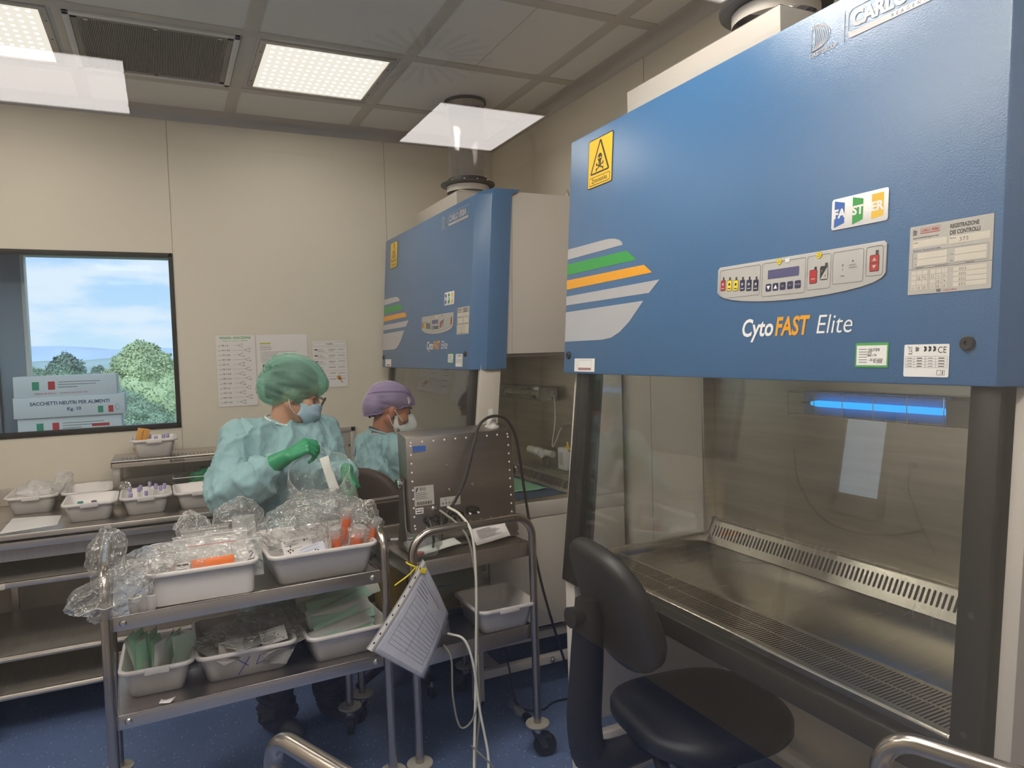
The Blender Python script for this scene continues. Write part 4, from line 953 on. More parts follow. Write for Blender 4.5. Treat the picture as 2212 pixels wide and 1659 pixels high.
# ------------------------------------------------------------------ people
mat('skin', '#c8957a', 0.5, sss=0.12, var=0.04, vscale=40); mat('skin_tan', '#b0745a', 0.5, sss=0.12, var=0.04, vscale=40)
mat('hair_dark', '#2b2019', 0.55, bump=0.4, bscale=120); mat('gown_cloth', '#8cb1b7', 0.62, bump=0.12, bscale=600, sheen=0.15)
mat('glove_green', '#1f8f62', 0.36, bump=0.1, bscale=300); mat('trousers', '#2c2a33', 0.8, bump=0.2, bscale=300); mat('clog', '#3a3a40', 0.5)
mat('mask_blue', '#a9c6d8', 0.75, bump=0.12, bscale=500); mat('mask_white', '#f3f5f1', 0.7, bump=0.1, bscale=500); mat('strap_white', '#f0eeea', 0.6)
mat('glasses_frame', '#4a2f22', 0.3); glass('lens', (0.97, 0.97, 0.97), 0.05)
mat('eye_white', '#e8e2da', 0.2); mat('eye_dark', '#2a1a12', 0.2); mat('undershirt', '#3b4256', 0.8)
glass('cap_green', (0.55, 0.90, 0.76), 0.02, 0.45, bump=0.4, bscale=60, haze=0.40, hazecol=(0.34, 0.68, 0.55), trl=0.35)
glass('cap_lilac', (0.75, 0.62, 0.85), 0.02, 0.5, bump=0.4, bscale=60, haze=0.88, hazecol=(0.43, 0.33, 0.55), trl=0.3)
mat('elastic_green', '#5db797', 0.6); mat('elastic_lilac', '#8a73a8', 0.6)

def cap(p0, r0, p1, r1): return ('c', V(p0), r0, V(p1), r1)
def ell(c, r, M=None): return ('e', V(c), r, M)
def blob(parts, voxel, smooth=6, fac=0.5):
    m = MB(); mm = MATS['ink']
    for p in parts:
        if p[0] == 'c':
            _, a, ra, b, rb = p; d = b-a; L = d.length; d = d/L if L > 1e-6 else V((0,0,1))
            n = 5; path = [a-d*ra*math.cos(PI/2*i/n) for i in range(n)] + [a, b] + [b+d*rb*math.sin(PI/2*i/n) for i in range(1, n+1)]
            rad = [max(ra*math.sin(PI/2*i/n), 1e-4) for i in range(n)] + [ra, rb] + [max(rb*math.cos(PI/2*i/n), 1e-4) for i in range(1, n+1)]
            m.tube(path, 0, mm, 16, True, rad)
        else:
            _, c, r, M = p; b = MB().ball((0,0,0), 1.0, mm, 24, 14)
            T = Matrix.Translation(c) @ (M.to_4x4() if M is not None else Matrix.Identity(4)) @ Matrix.Diagonal((r[0], r[1], r[2], 1))
            m.add(b.v, b.f, mm, T)
    o = m.build('blob_tmp')
    r = o.modifiers.new('r', 'REMESH'); r.mode = 'VOXEL'; r.voxel_size = voxel; r.use_smooth_shade = True
    s = o.modifiers.new('s', 'SMOOTH'); s.iterations = smooth; s.factor = fac
    dg = bpy.context.evaluated_depsgraph_get(); dg.update()
    me = bpy.data.meshes.new_from_object(o.evaluated_get(dg))
    vs = [v.co.copy() for v in me.vertices]; ns = [v.normal.copy() for v in me.vertices]; fs = [tuple(p.vertices) for p in me.polygons]
    old = o.data; bpy.data.objects.remove(o); bpy.data.meshes.remove(old); bpy.data.meshes.remove(me)
    return vs, ns, fs
def cut(vs, fs, keep):
    ok = [keep(v) for v in vs]; idx = {}; nv = []
    nf = []
    for f in fs:
        if all(ok[i] for i in f):
            for i in f:
                if i not in idx: idx[i] = len(nv); nv.append(vs[i])
            nf.append(tuple(idx[i] for i in f))
    return nv, nf
def folds(vs, ns, a1=0.012, a2=0.006, a3=0.030, off=(0,0,0), s1=(7,7,2.4), s2=(15,15,6)):
    out = []; o = V(off)
    for p, n in zip(vs, ns):
        q = p+o
        cr = noise.noise((q.x*s1[0]*1.5+q.z*3+9, q.y*s1[1]*1.5, q.z*s1[2]*1.9)); cr2 = noise.noise((q.x*13-q.z*9, q.y*13+4, q.z*8))
        vd, _ = noise.voronoi((q.x*s1[0]*1.5+1.2*noise.noise((q.x*6, q.y*6, q.z*4)), q.y*s1[1]*1.5, q.z*s1[2]*1.9)); vd2, _ = noise.voronoi((q.x*17+3, q.y*17, q.z*11))
        d = 0.5*a3*(vd[0]-0.45) + 0.40*a3*math.exp(-(vd[1]-vd[0])/0.10) + 0.20*a3*math.exp(-(vd2[1]-vd2[0])/0.13) + a2*0.8*math.exp(-(cr/0.10)**2) - a2*0.5*math.exp(-(cr2/0.07)**2) + a1*noise.noise((q.x*s1[0], q.y*s1[1], q.z*s1[2])) + a2*(0.6-2*abs(noise.noise((q.x*s2[0]+3, q.y*s2[1], q.z*s2[2])))) + 0.35*a2*(0.5-2*abs(noise.noise((q.x*38, q.y*38+5, q.z*16))))
        out.append(p+n*d)
    return out
def hframe(c, fwd, tilt, roll=0.0):
    """head frame: x forward, y left, z up"""
    f = V(fwd).normalized(); up = V((0,0,1)); l = up.cross(f).normalized()
    M = Matrix((f, l, up)).transposed().to_4x4()
    return Matrix.Translation(c) @ M @ Matrix.Rotation(tilt, 4, 'Y') @ Matrix.Rotation(roll, 4, 'X')
def head_parts(H):
    R3 = H.to_3x3()
    E = lambda c, r: ell(H @ V(c), r, R3)
    K = lambda a, ra, b, rb: cap(H @ V(a), ra, H @ V(b), rb)
    P = [E((-0.008,0,0.030), (0.098,0.077,0.092)), E((0.028,0,-0.045), (0.062,0.058,0.072)), E((0.066,0,-0.096), (0.026,0.026,0.020)), K((0.03,0,-0.10), 0.03, (0.06,0,-0.098), 0.024),
         K((0.086,0,0.012), 0.0085, (0.108,0,-0.030), 0.0125), E((0.103,0.009,-0.033), (0.010,0.008,0.008)), E((0.103,-0.009,-0.033), (0.010,0.008,0.008)), E((0.076,0,0.030), (0.016,0.052,0.012)), E((0.083,0,-0.060), (0.014,0.026,0.008)), E((0.082,0,-0.071), (0.014,0.022,0.008))]
    for s in (-1, 1):
        P += [E((0.055,s*0.040,-0.030), (0.034,0.024,0.026)), E((0.074,s*0.031,0.008), (0.013,0.017,0.010)), E((-0.004,s*0.079,-0.012), (0.019,0.007,0.031)), E((-0.010,s*0.085,-0.002), (0.010,0.006,0.018)), K((-0.01,s*0.055,-0.05), 0.02, (0.05,s*0.03,-0.092), 0.018)]
    return P
def eyes(root, L, H, lash='eye_dark'):
    m = MB()
    for s in (-1, 1):
        pts = [H @ V((0.0875-0.18*(k*0.0045)**1-0.004*abs(k)/3, s*(0.031+0.0045*k), 0.003-0.0012*abs(k)+0.0)) for k in range(-3, 4)]
        m.tube(pts, 0.0012, lash, 6)
    m.build('eyelashes', root, L)
    m = MB()
    for s in (-1, 1):
        pts = [H @ V((0.092-0.0022*abs(k)-(0.004 if k == 4 else 0), s*(0.030+0.0075*k), 0.030-0.0011*k*k*0.5)) for k in range(-2, 4)]
        m.tube(pts, 0.0024, 'hair_dark', 6, radii=[0.0012,0.0026,0.0028,0.0028,0.0022,0.001])
    m.build('eyebrows', root, L)
def face_mask(root, L, H, material, cone=False, nu=29, nv=18, name='face_mask'):
    def fn(u, v):
        th = (u-0.5)*2*1.45; s = math.sin(th); c = max(math.cos(th), 0.0)
        side = abs(s)**2.2
        if cone:
            zt = 0.003 - 0.030*side; zb = -0.128 + 0.045*side
            xf = [0.108, 0.129, 0.143, 0.146, 0.135, 0.112, 0.078]; 
        else:
            zt = -0.012 - 0.020*side; zb = -0.122 + 0.040*side
            xf = [0.112, 0.124, 0.128, 0.127, 0.119, 0.104, 0.080]
        k = v*6; i = min(int(k), 5); x0 = xf[i]+(xf[i+1]-xf[i])*(k-i)
        xs = 0.012 + 0.010*v; w = 0.066 - 0.004*v
        prof = (1-abs(s)**1.25) if cone else c**0.75
        x = xs + (x0-xs)*prof + (0.0 if cone else 0.0022*math.sin(v*PI*5)*c)
        return H @ V((x, w*s, zt+(zb-zt)*v))
    m = MB(); m.grid(fn, nu, nv, material); o = m.build(name, root, L, solid=0.0016, angle=60)
    return o
def bouffant(root, L, H, material, elastic, parts, plane_n, plane_c, seed, amp, rings_dir, name='bouffant_cap'):
    vs, ns, fs = blob([ell(H @ V(c), r, H.to_3x3()) for c, r in parts], 0.009, 8)
    Hi = H.inverted(); out = []
    for p, n in zip(vs, ns):
        q = Hi @ p; a = math.atan2(q.y, q.z-0.0) if rings_dir == 'x' else math.atan2(q.y, q.x)
        d = amp*(0.5-abs(noise.noise((a*5+seed, q.x*8, q.z*8)))*1.6) + amp*0.6*noise.noise((a*11+seed, q.x*14, q.z*14))
        out.append(p+n*d)
    pn = V(plane_n).normalized()
    nv, nf = cut(out, fs, lambda p: (Hi @ p).dot(pn) > plane_c)
    m = MB(); m.add(nv, nf, material); o = m.build(name, root, L, angle=70)
    # gathered elastic edge
    edge = [p for p in nv if abs((Hi @ p).dot(pn)-plane_c) < 0.011]
    if edge:
        cen = sum(edge, V((0,0,0)))/len(edge); u = (H.to_3x3() @ pn).orthogonal().normalized(); w = (H.to_3x3() @ pn).cross(u)
        B = {}
        for p in edge:
            k = int((math.atan2((p-cen).dot(w), (p-cen).dot(u))+PI)/(2*PI)*40) % 40; B.setdefault(k, []).append(p)
        path = [sum(B[k], V((0,0,0)))/len(B[k]) for k in sorted(B)]
        path = [p+(H.to_3x3() @ pn)*(0.002*math.sin(i*2.4)) for i, p in enumerate(path)]
        MB().tube(path+[path[0]], 0.004, elastic, 8, False).build('elastic_edge', o, None)
    return o
def hand_parts(W, d, n, side, curls, s=1.0, thumb=(0.5, 0.5)):
    """W wrist, d to the knuckles, n back of hand, side = towards the thumb"""
    d = V(d).normalized(); n = V(n); n = (n-d*n.dot(d)).normalized(); b = d.cross(n)
    if b.dot(V(side)) < 0: b = -b
    W = V(W); P = []
    lens = ((0.043,0.026,0.021), (0.048,0.029,0.022), (0.044,0.027,0.021), (0.034,0.021,0.019))
    for k in range(4):
        off = (0.030-0.0205*k)*s; K = W + d*(0.088-0.004*abs(k-1))*s + b*off + n*(0.004-0.002*abs(k-1))*s
        P.append(cap(W+b*off*0.55+d*0.012*s, 0.0165*s, K, 0.0122*s))
        a = 0.0; p = K
        for j, l in enumerate(lens[k]):
            a += curls[k][j]; q = p + (d*math.cos(a)-n*math.sin(a))*l*s; r0 = (0.0098-0.0012*j-0.0006*(k == 3))*s
            P.append(cap(p, r0, q, r0-0.0010*s)); p = q
    T0 = W + d*0.022*s + b*0.028*s - n*0.008*s; T1 = T0 + (d*0.75+b*0.55-n*0.35).normalized()*0.042*s
    T2 = T1 + (d*0.95+b*(0.25-thumb[0])-n*0.45).normalized()*0.032*s; T3 = T2 + (d*0.9-b*thumb[1]-n*0.4).normalized()*0.026*s
    P += [cap(W+d*0.01*s, 0.018*s, T0, 0.017*s), cap(T0, 0.016*s, T1, 0.0118*s), cap(T1, 0.0112*s, T2, 0.010*s), cap(T2, 0.0098*s, T3, 0.0078*s)]
    return P
def strap(root, L, pts, r=0.0014, name='mask_strap', material='strap_white'):
    MB().tube(bez(pts, 16), r, material, 6).build(name, root, L)

# ---------- standing woman in the green cap
def standing():
    base = V((0.47, 3.19, 0)); t = thing('person', 'standing person in green cap, blue mask and green gloves, putting things into a clear bag', 'person', base); L = -base
    H = hframe((0.492, 3.12, 1.468), (0.985, -0.17, 0.0), 0.36)
    SR, ER, WR = V((0.262, 3.10, 1.288)), V((0.200, 2.975, 1.10)), V((0.405, 2.835, 1.238))
    SL, EL, WL = V((0.605, 3.19, 1.278)), V((0.655, 3.10, 1.07)), V((0.655, 2.945, 1.148))
    N0 = V((0.435, 3.155, 1.30))
    body = head_parts(H) + [cap(H @ V((-0.022,0,-0.055)), 0.052, N0, 0.058), cap(N0, 0.055, (0.44,3.14,1.16), 0.08), cap((0.44,3.14,1.16), 0.085, (0.445,3.15,0.86), 0.10), cap(N0+V((0,0,-0.04)), 0.035, SR+V((0.02,0,-0.03)), 0.035), cap(N0+V((0,0,-0.04)), 0.035, SL+V((-0.02,0,-0.03)), 0.035),
        cap(SR+V((0.02,0,-0.03)), 0.033, ER, 0.032), cap(ER, 0.032, WR, 0.026), cap(SL+V((-0.02,0,-0.03)), 0.033, EL, 0.032), cap(EL, 0.032, WL, 0.026), cap((0.385,3.16,0.85), 0.085, (0.37,3.18,0.46), 0.055), cap((0.37,3.18,0.46), 0.052, (0.368,3.20,0.07), 0.036), cap((0.51,3.16,0.85), 0.085, (0.58,3.20,0.46), 0.055), cap((0.58,3.20,0.46), 0.052, (0.615,3.22,0.07), 0.036)]
    vs, ns, fs = blob(body, 0.0065, 4); m = MB(); m.add(vs, fs, 'skin'); m.build('body', t, L, angle=80)
    eyes(t, L, H)
    # hair under the cap
    vs, ns, fs = blob([ell(H @ V((-0.016,0,0.044)), (0.100,0.084,0.088), H.to_3x3()), ell(H @ V((-0.07,0,0.0)), (0.055,0.066,0.075), H.to_3x3())], 0.009, 4)
    nv, nf = cut(vs, fs, lambda p: (H.inverted() @ p).dot(V((-0.55,0,0.83))) > 0.0); m = MB(); m.add(nv, nf, 'hair_dark'); m.build('hair', t, L)
    bouffant(t, L, H, 'cap_green', 'elastic_green', [((-0.022,0,0.062), (0.128,0.112,0.094)), ((-0.085,0,0.004), (0.075,0.092,0.085)), ((0.045,0,0.058), (0.075,0.088,0.060)), ((-0.02,0,0.0), (0.085,0.100,0.062))], (-0.42,0,0.91), -0.052, 3.1, 0.010, 'x')
    face_mask(t, L, H, 'mask_blue')
    for s in (-1, 1):
        strap(t, L, [H @ V((0.030, s*0.062, -0.035)), H @ V((0.012, s*0.080, -0.010)), H @ V((-0.008, s*0.090, 0.012))]); strap(t, L, [H @ V((0.026, s*0.060, -0.080)), H @ V((0.0, s*0.078, -0.060)), H @ V((-0.016, s*0.086, -0.030))])
    # glasses, slipped down the nose
    G = H @ Matrix.Translation((0.122, 0, -0.004)) @ Matrix.Rotation(0.20, 4, 'Y'); m = MB()
    for s in (-1, 1):
        ring = [G @ V((-0.004*abs(p[0])*30*0.1, s*0.034+p[0], p[1])) for p in rounded(0.052, 0.038, 0.013, 5)]; m.tube(ring+[ring[0]], 0.0019, 'glasses_frame', 8, False)
        m.tube([G @ V((-0.002, s*0.060, 0.010)), G @ V((-0.03, s*0.072, 0.010)), H @ V((0.03, s*0.082, 0.022)), H @ V((-0.01, s*0.086, 0.020)), H @ V((-0.03, s*0.084, 0.0))], 0.0018, 'glasses_frame', 8)
    m.tube([G @ V((0, -0.010, 0.006)), G @ V((0.003, 0, 0.010)), G @ V((0, 0.010, 0.006))], 0.0018, 'glasses_frame', 8); o = m.build('glasses', t, L)
    m = MB()
    for s in (-1, 1): m.add([G @ V((0, s*0.034+p[0], p[1])) for p in rounded(0.050, 0.036, 0.012, 5)], [tuple(range(24))], 'lens', None, False)
    m.build('lenses', o)
    # gown with wide sleeves
    lat = V((0.97, 0.24, 0)); frt = V((0.24, -0.97, 0)); R3 = Matrix((lat, -frt, V((0,0,1)))).transposed()
    C0 = V((0.44, 3.145, 0))
    g = [ell(C0+V((0,0,1.17)), (0.195,0.145,0.170), R3), ell(C0+frt*0.045+V((0,0,1.10)), (0.19,0.14,0.15), R3), ell(C0+frt*0.03+V((0,0,0.90)), (0.205,0.165,0.24), R3), ell(C0+frt*0.02+V((0,0,0.68)), (0.21,0.165,0.26), R3), ell(C0+V((0,0,0.50)), (0.215,0.165,0.16), R3),
         cap(N0+V((0,0,0.012)), 0.066, C0+V((0,0,1.24)), 0.10), cap(N0+V((-0.03,0,-0.005)), 0.062, SR+V((0.01,0,-0.010)), 0.066), ell((SR+C0+V((0,0,1.15)))/2+V((0,0,0.0)) if False else SR*0.6+(C0+V((0,0,1.17)))*0.4, (0.10,0.10,0.13), R3), ell(SL*0.6+(C0+V((0,0,1.17)))*0.4, (0.09,0.10,0.13), R3), cap(N0+V((0.03,0,-0.01)), 0.062, SL+V((0,0,-0.005)), 0.072),
         cap(SR+V((0.005,0,-0.008)), 0.066, (SR+ER)/2+V((-0.004,0,0)), 0.074), cap((SR+ER)/2+V((-0.004,0,0)), 0.074, ER+V((0,0,-0.005)), 0.080), cap(ER+V((0,0,-0.005)), 0.080, ER.lerp(WR,0.45)+V((0,0,-0.018)), 0.076), cap(ER.lerp(WR,0.45)+V((0,0,-0.018)), 0.072, ER.lerp(WR,0.66), 0.052),
         cap(SL, 0.066, EL, 0.062), cap(EL, 0.062, EL.lerp(WL,0.5), 0.056), cap(EL.lerp(WL,0.5), 0.054, EL.lerp(WL,0.85), 0.045)]
    vs, ns, fs = blob(g, 0.0075, 22); vs = folds(vs, ns, 0.011, 0.006, 0.036, s1=(5,5,2.0), s2=(10,10,3.5))
    nv, nf = cut(vs, fs, lambda p: p.z > 0.46)
    m = MB(); m.add(nv, nf, 'gown_cloth'); gw = m.build('gown', t, L, angle=75)
    ring = []
    for k in range(25):
        a = 2*PI*k/24; ring.append(N0+V((0,0,0.050))+lat*0.068*math.cos(a)+frt*(0.066*math.sin(a)+0.006)+V((0,0,-0.020*math.sin(a)-0.012*math.cos(a))))
    MB().tube(ring, 0.003, 'gown_cloth', 8, False).build('neck_binding', gw)
    MB().tube([p+V((0,0,0.005))-(p-N0).normalized()*0.004 for p in ring], 0.0035, 'strap_white', 6, False).build('undershirt_edge', t, L)
    # trousers and clogs
    tr = [cap((0.385,3.165,0.80), 0.10, (0.372,3.18,0.46), 0.082), cap((0.372,3.18,0.46), 0.08, (0.368,3.20,0.08), 0.066), cap((0.51,3.165,0.80), 0.10, (0.582,3.20,0.46), 0.082), cap((0.582,3.20,0.46), 0.08, (0.615,3.22,0.08), 0.066)]
    vs, ns, fs = blob(tr, 0.010, 5); vs = folds(vs, ns, 0.010, 0.010, s1=(6,6,12), s2=(9,9,16)); nv, nf = cut(vs, fs, lambda p: p.z > 0.045); m = MB(); m.add(nv, nf, 'trousers'); m.build('trousers', t, L, angle=75)
    for (x, y) in ((0.368, 3.20), (0.615, 3.22)):
        f = frt*0.8+lat*0.3; c = V((x, y, 0.035)); f.normalize()
        vs, ns, fs = blob([cap(c-f*0.05, 0.036, c+f*0.08, 0.042), cap(c+f*0.08, 0.042, c+f*0.13+V((0,0,-0.004)), 0.032)], 0.008, 4); m = MB(); m.add([(p.x, p.y, max(p.z, 0.0)) for p in vs], fs, 'clog'); m.build('clog', t, L)
    # gloves with five fingers each
    d = V((0.86, -0.22, 0.46)); gr = [cap(V((0.345, 2.872, 1.202)), 0.040, WR, 0.029)] + hand_parts(WR, d, (-0.25, -0.45, 0.86), (0.1, 1, 0.1), ((0.75,0.95,0.5),(0.95,1.05,0.6),(1.1,1.1,0.6),(1.2,1.1,0.6)), 1.0, (0.6, 0.7))
    vs, ns, fs = blob(gr, 0.0034, 3); vs = [p+n*0.0012*noise.noise(p*55) for p, n in zip(vs, ns)]; m = MB(); m.add(vs, fs, 'glove_green'); m.build('glove', t, L, angle=75)
    MB().lathe([(0.041, -0.004), (0.044, 0.0), (0.041, 0.004)], 'glove_green', 24, Matrix.Translation((0.348, 2.871, 1.204)) @ (WR-V((0.345, 2.872, 1.202))).to_track_quat('Z', 'Y').to_matrix().to_4x4(), False).build('glove_cuff', t, L)
    d = V((0.22, -0.45, -0.62)); gl = [cap(EL.lerp(WL, 0.75), 0.036, WL, 0.029)] + hand_parts(WL, d, (0.86, -0.42, 0.25), (-0.3, -0.6, 0.6), ((0.8,0.9,0.4),(0.95,1.0,0.5),(1.0,1.05,0.5),(1.1,1.1,0.5)), 1.0, (0.5, 0.5))
    vs, ns, fs = blob(gl, 0.0034, 3); m = MB(); m.add(vs, fs, 'glove_green'); m.build('glove', t, L, angle=75)
    return t
standing()

# ---------- seated woman in the lilac cap, facing her cabinet
def seated():
    base = V((0.90, 3.48, 0)); t = thing('person', 'seated person in lilac cap and white mask, working at the farther cabinet', 'person', base); L = -base
    H = hframe((0.998, 3.445, 1.345), (0.99, -0.12, 0.0), 0.30)
    N0 = V((0.948, 3.475, 1.195)); SR, SL = V((1.015, 3.340, 1.145)), V((0.925, 3.620, 1.145)); ER, WR = V((1.06, 3.31, 0.935)), V((1.24, 3.42, 0.965)); EL, WL = V((0.995, 3.69, 0.935)), V((1.20, 3.60, 0.965))
    hip = V((0.90, 3.47, 0.60))
    body = head_parts(H) + [cap(H @ V((-0.022,0,-0.055)), 0.050, N0, 0.055), cap(N0, 0.052, (0.95,3.48,1.03), 0.07), cap((0.95,3.48,1.03), 0.075, hip+V((0.03,0.01,0.06)), 0.08), cap(N0+V((0,0,-0.04)), 0.03, SR+V((0,0,-0.02)), 0.03), cap(N0+V((0,0,-0.04)), 0.03, SL+V((0,0,-0.02)), 0.03), cap(SR+V((0,0,-0.02)), 0.03, ER, 0.03), cap(ER, 0.03, WR, 0.025), cap(SL+V((0,0,-0.02)), 0.03, EL, 0.03), cap(EL, 0.03, WL, 0.025)]
    for s in (-1, 1): body += [cap(hip+V((0.02,s*0.08,0)), 0.08, (1.22, 3.48+s*0.11, 0.60), 0.055), cap((1.22, 3.48+s*0.11, 0.60), 0.055, (1.17, 3.48+s*0.11, 0.10), 0.038)]
    vs, ns, fs = blob(body, 0.0065, 4); m = MB(); m.add(vs, fs, 'skin_tan'); m.build('body', t, L, angle=80)
    eyes(t, L, H)
    vs, ns, fs = blob([ell(H @ V((-0.016,0,0.044)), (0.098,0.082,0.085), H.to_3x3()), ell(H @ V((-0.07,0,-0.01)), (0.05,0.06,0.07), H.to_3x3())], 0.010, 4)
    nv, nf = cut(vs, fs, lambda p: (H.inverted() @ p).dot(V((-0.6,0,0.8))) > 0.0); m = MB(); m.add(nv, nf, 'hair_dark'); m.build('hair', t, L)
    c = bouffant(t, L, H, 'cap_lilac', 'elastic_lilac', [((-0.018,0,0.054), (0.112,0.095,0.082)), ((-0.085,0,0.0), (0.060,0.080,0.078)), ((0.045,0,0.052), (0.058,0.075,0.050))], (-0.47,0,0.88), -0.004, 8.4, 0.005, 'x')
    m = MB(); m.tube(bez([H @ V((-0.135,-0.02,0.045)), H @ V((-0.08,-0.088,0.075)), H @ V((0.0,-0.092,0.098)), H @ V((0.06,-0.06,0.100))], 18), 0.0022, 'elastic_lilac', 6); m.build('seam', c)
    m = MB(); m.tube([H @ V((0.048,-0.078,0.075)), H @ V((0.056,-0.082,0.060)), H @ V((0.060,-0.080,0.047)), H @ V((0.065,-0.077,0.055)), H @ V((0.055,-0.076,0.076)), H @ V((0.048,-0.078,0.075))], 0.0018, 'strap_white', 6, False); m.build('label_loop', c)
    face_mask(t, L, H, 'mask_white', True)
    for s in (-1, 1):
        strap(t, L, [H @ V((0.060, s*0.060, -0.045)), H @ V((0.030, s*0.072, -0.022)), H @ V((0.0, s*0.086, 0.004))], 0.0020); strap(t, L, [H @ V((0.045, s*0.060, -0.088)), H @ V((0.012, s*0.072, -0.070)), H @ V((-0.020, s*0.084, -0.030))], 0.0020)
    R3 = Matrix.Rotation(0.5, 3, 'Z') @ Matrix((V((0,1,0)), V((-1,0,0)), V((0,0,1)))).transposed()
    g = [ell((0.968,3.48,1.045), (0.165,0.115,0.165), R3), ell((0.960,3.48,0.85), (0.165,0.12,0.22), R3), ell((0.93,3.48,0.66), (0.20,0.15,0.15), R3), cap(N0+V((0,0,-0.005)), 0.064, (0.93,3.48,1.10), 0.09), cap(N0+V((0.01,-0.03,-0.02)), 0.055, SR, 0.062), cap(N0+V((0,0.03,-0.02)), 0.058, SL, 0.066),
         cap(SR, 0.066, ER, 0.066), cap(ER, 0.066, ER.lerp(WR,0.6), 0.055), cap(ER.lerp(WR,0.6), 0.05, ER.lerp(WR,0.85), 0.042), cap(SL, 0.066, EL, 0.066), cap(EL, 0.066, EL.lerp(WL,0.6), 0.055), cap(EL.lerp(WL,0.6), 0.05, EL.lerp(WL,0.85), 0.042), cap((0.90,3.40,0.60), 0.10, (1.12,3.37,0.61), 0.085), cap((0.90,3.56,0.60), 0.10, (1.12,3.59,0.61), 0.085)]
    vs, ns, fs = blob(g, 0.0075, 18); vs = folds(vs, ns, 0.009, 0.006, 0.034, (3, 1, 0), (5,5,2.0), (10,10,3.5)); m = MB(); m.add(vs, fs, 'gown_cloth'); gw = m.build('gown', t, L, angle=75)
    ring = [N0+V((0.004+0.058*math.cos(2*PI*k/24), 0.060*math.sin(2*PI*k/24), 0.036-0.022*math.cos(2*PI*k/24))) for k in range(25)]
    MB().tube(ring, 0.006, 'gown_cloth', 8, False).build('neck_binding', gw); MB().tube([p+V((0,0,0.009))-(p-N0).normalized()*0.004 for p in ring], 0.007, 'undershirt', 6, False).build('undershirt_edge', t, L)
    tr = []
    for s in (-1, 1): tr += [cap(hip+V((0.06,s*0.08,0)), 0.085, (1.22, 3.48+s*0.11, 0.60), 0.068), cap((1.22, 3.48+s*0.11, 0.60), 0.066, (1.17, 3.48+s*0.11, 0.13), 0.055)]
    vs, ns, fs = blob(tr, 0.012, 4); m = MB(); m.add(vs, fs, 'trousers'); m.build('trousers', t, L, angle=75)
    for s in (-1, 1):
        cc = V((1.17, 3.48+s*0.11, 0.075)); vs, ns, fs = blob([cap(cc-V((0.03,0,0)), 0.036, cc+V((0.10,0,-0.01)), 0.036)], 0.009, 3); m = MB(); m.add(vs, fs, 'clog'); m.build('clog', t, L)
    for (W, n_, sd) in ((WR, (0.1,-0.2,1), (0,1,0)), (WL, (0.1,0.2,1), (0,-1,0))):
        gp = [cap(W-V((0.05,0.0,0.0)), 0.034, W, 0.028)] + hand_parts(W, (0.95, 0.2*sd[1], 0.05), n_, sd, ((0.3,0.5,0.3),(0.35,0.5,0.3),(0.4,0.5,0.3),(0.45,0.5,0.3)))
        vs, ns, fs = blob(gp, 0.0045, 3); m = MB(); m.add(vs, fs, 'glove_green'); m.build('glove', t, L, angle=75)
seated()

# ------------------------------------------------------------------ work chairs
mat('seat_black', '#1b1a20', 0.5, bump=0.08, bscale=250); mat('chair_plastic', '#1d1b1d', 0.48, bump=0.1, bscale=250); mat('chair_brown', '#3a2a24', 0.6, bump=0.15, bscale=200)
def pad(cx, w, d, th, M, material, name, root, L=None, p=2.6, dish=0.0, seg=40, taper=0.0, bulge=0.0):
    """rounded cushion: superellipse outline, puffed faces; local x = w, y = d, z = thickness"""
    m = MB(); vs = []; fs = []; rings = [(0.0, 1.0), (0.25, 1.0), (0.5, 0.99), (0.75, 0.96), (0.90, 0.86), (0.97, 0.66), (1.0, 0.35)]
    prof = [(s_, 1) for s_ in rings] + [(s_, -1) for s_ in reversed(rings)]
    for ((rr, hh), sg) in prof:
        for k in range(seg):
            a = 2*PI*k/seg; ca, sa = math.cos(a), math.sin(a)
            ex = abs(ca)**(2/p)*(1 if ca >= 0 else -1)*rr; ey = abs(sa)**(2/p)*(1 if sa >= 0 else -1)*rr
            X = ex*w/2*(1+taper*ey); Y = ey*d/2
            vs.append((X, Y, sg*hh*th/2 + dish*(X*X)/(w*w/4) + bulge*ey*ey))
    n = len(prof)
    for i in range(n-1):
        for k in range(seg): fs.append((i*seg+k, (i+1)*seg+k, (i+1)*seg+(k+1) % seg, i*seg+(k+1) % seg))
    m.add(vs, fs, material, M); return m.build(name, root, L, angle=60)
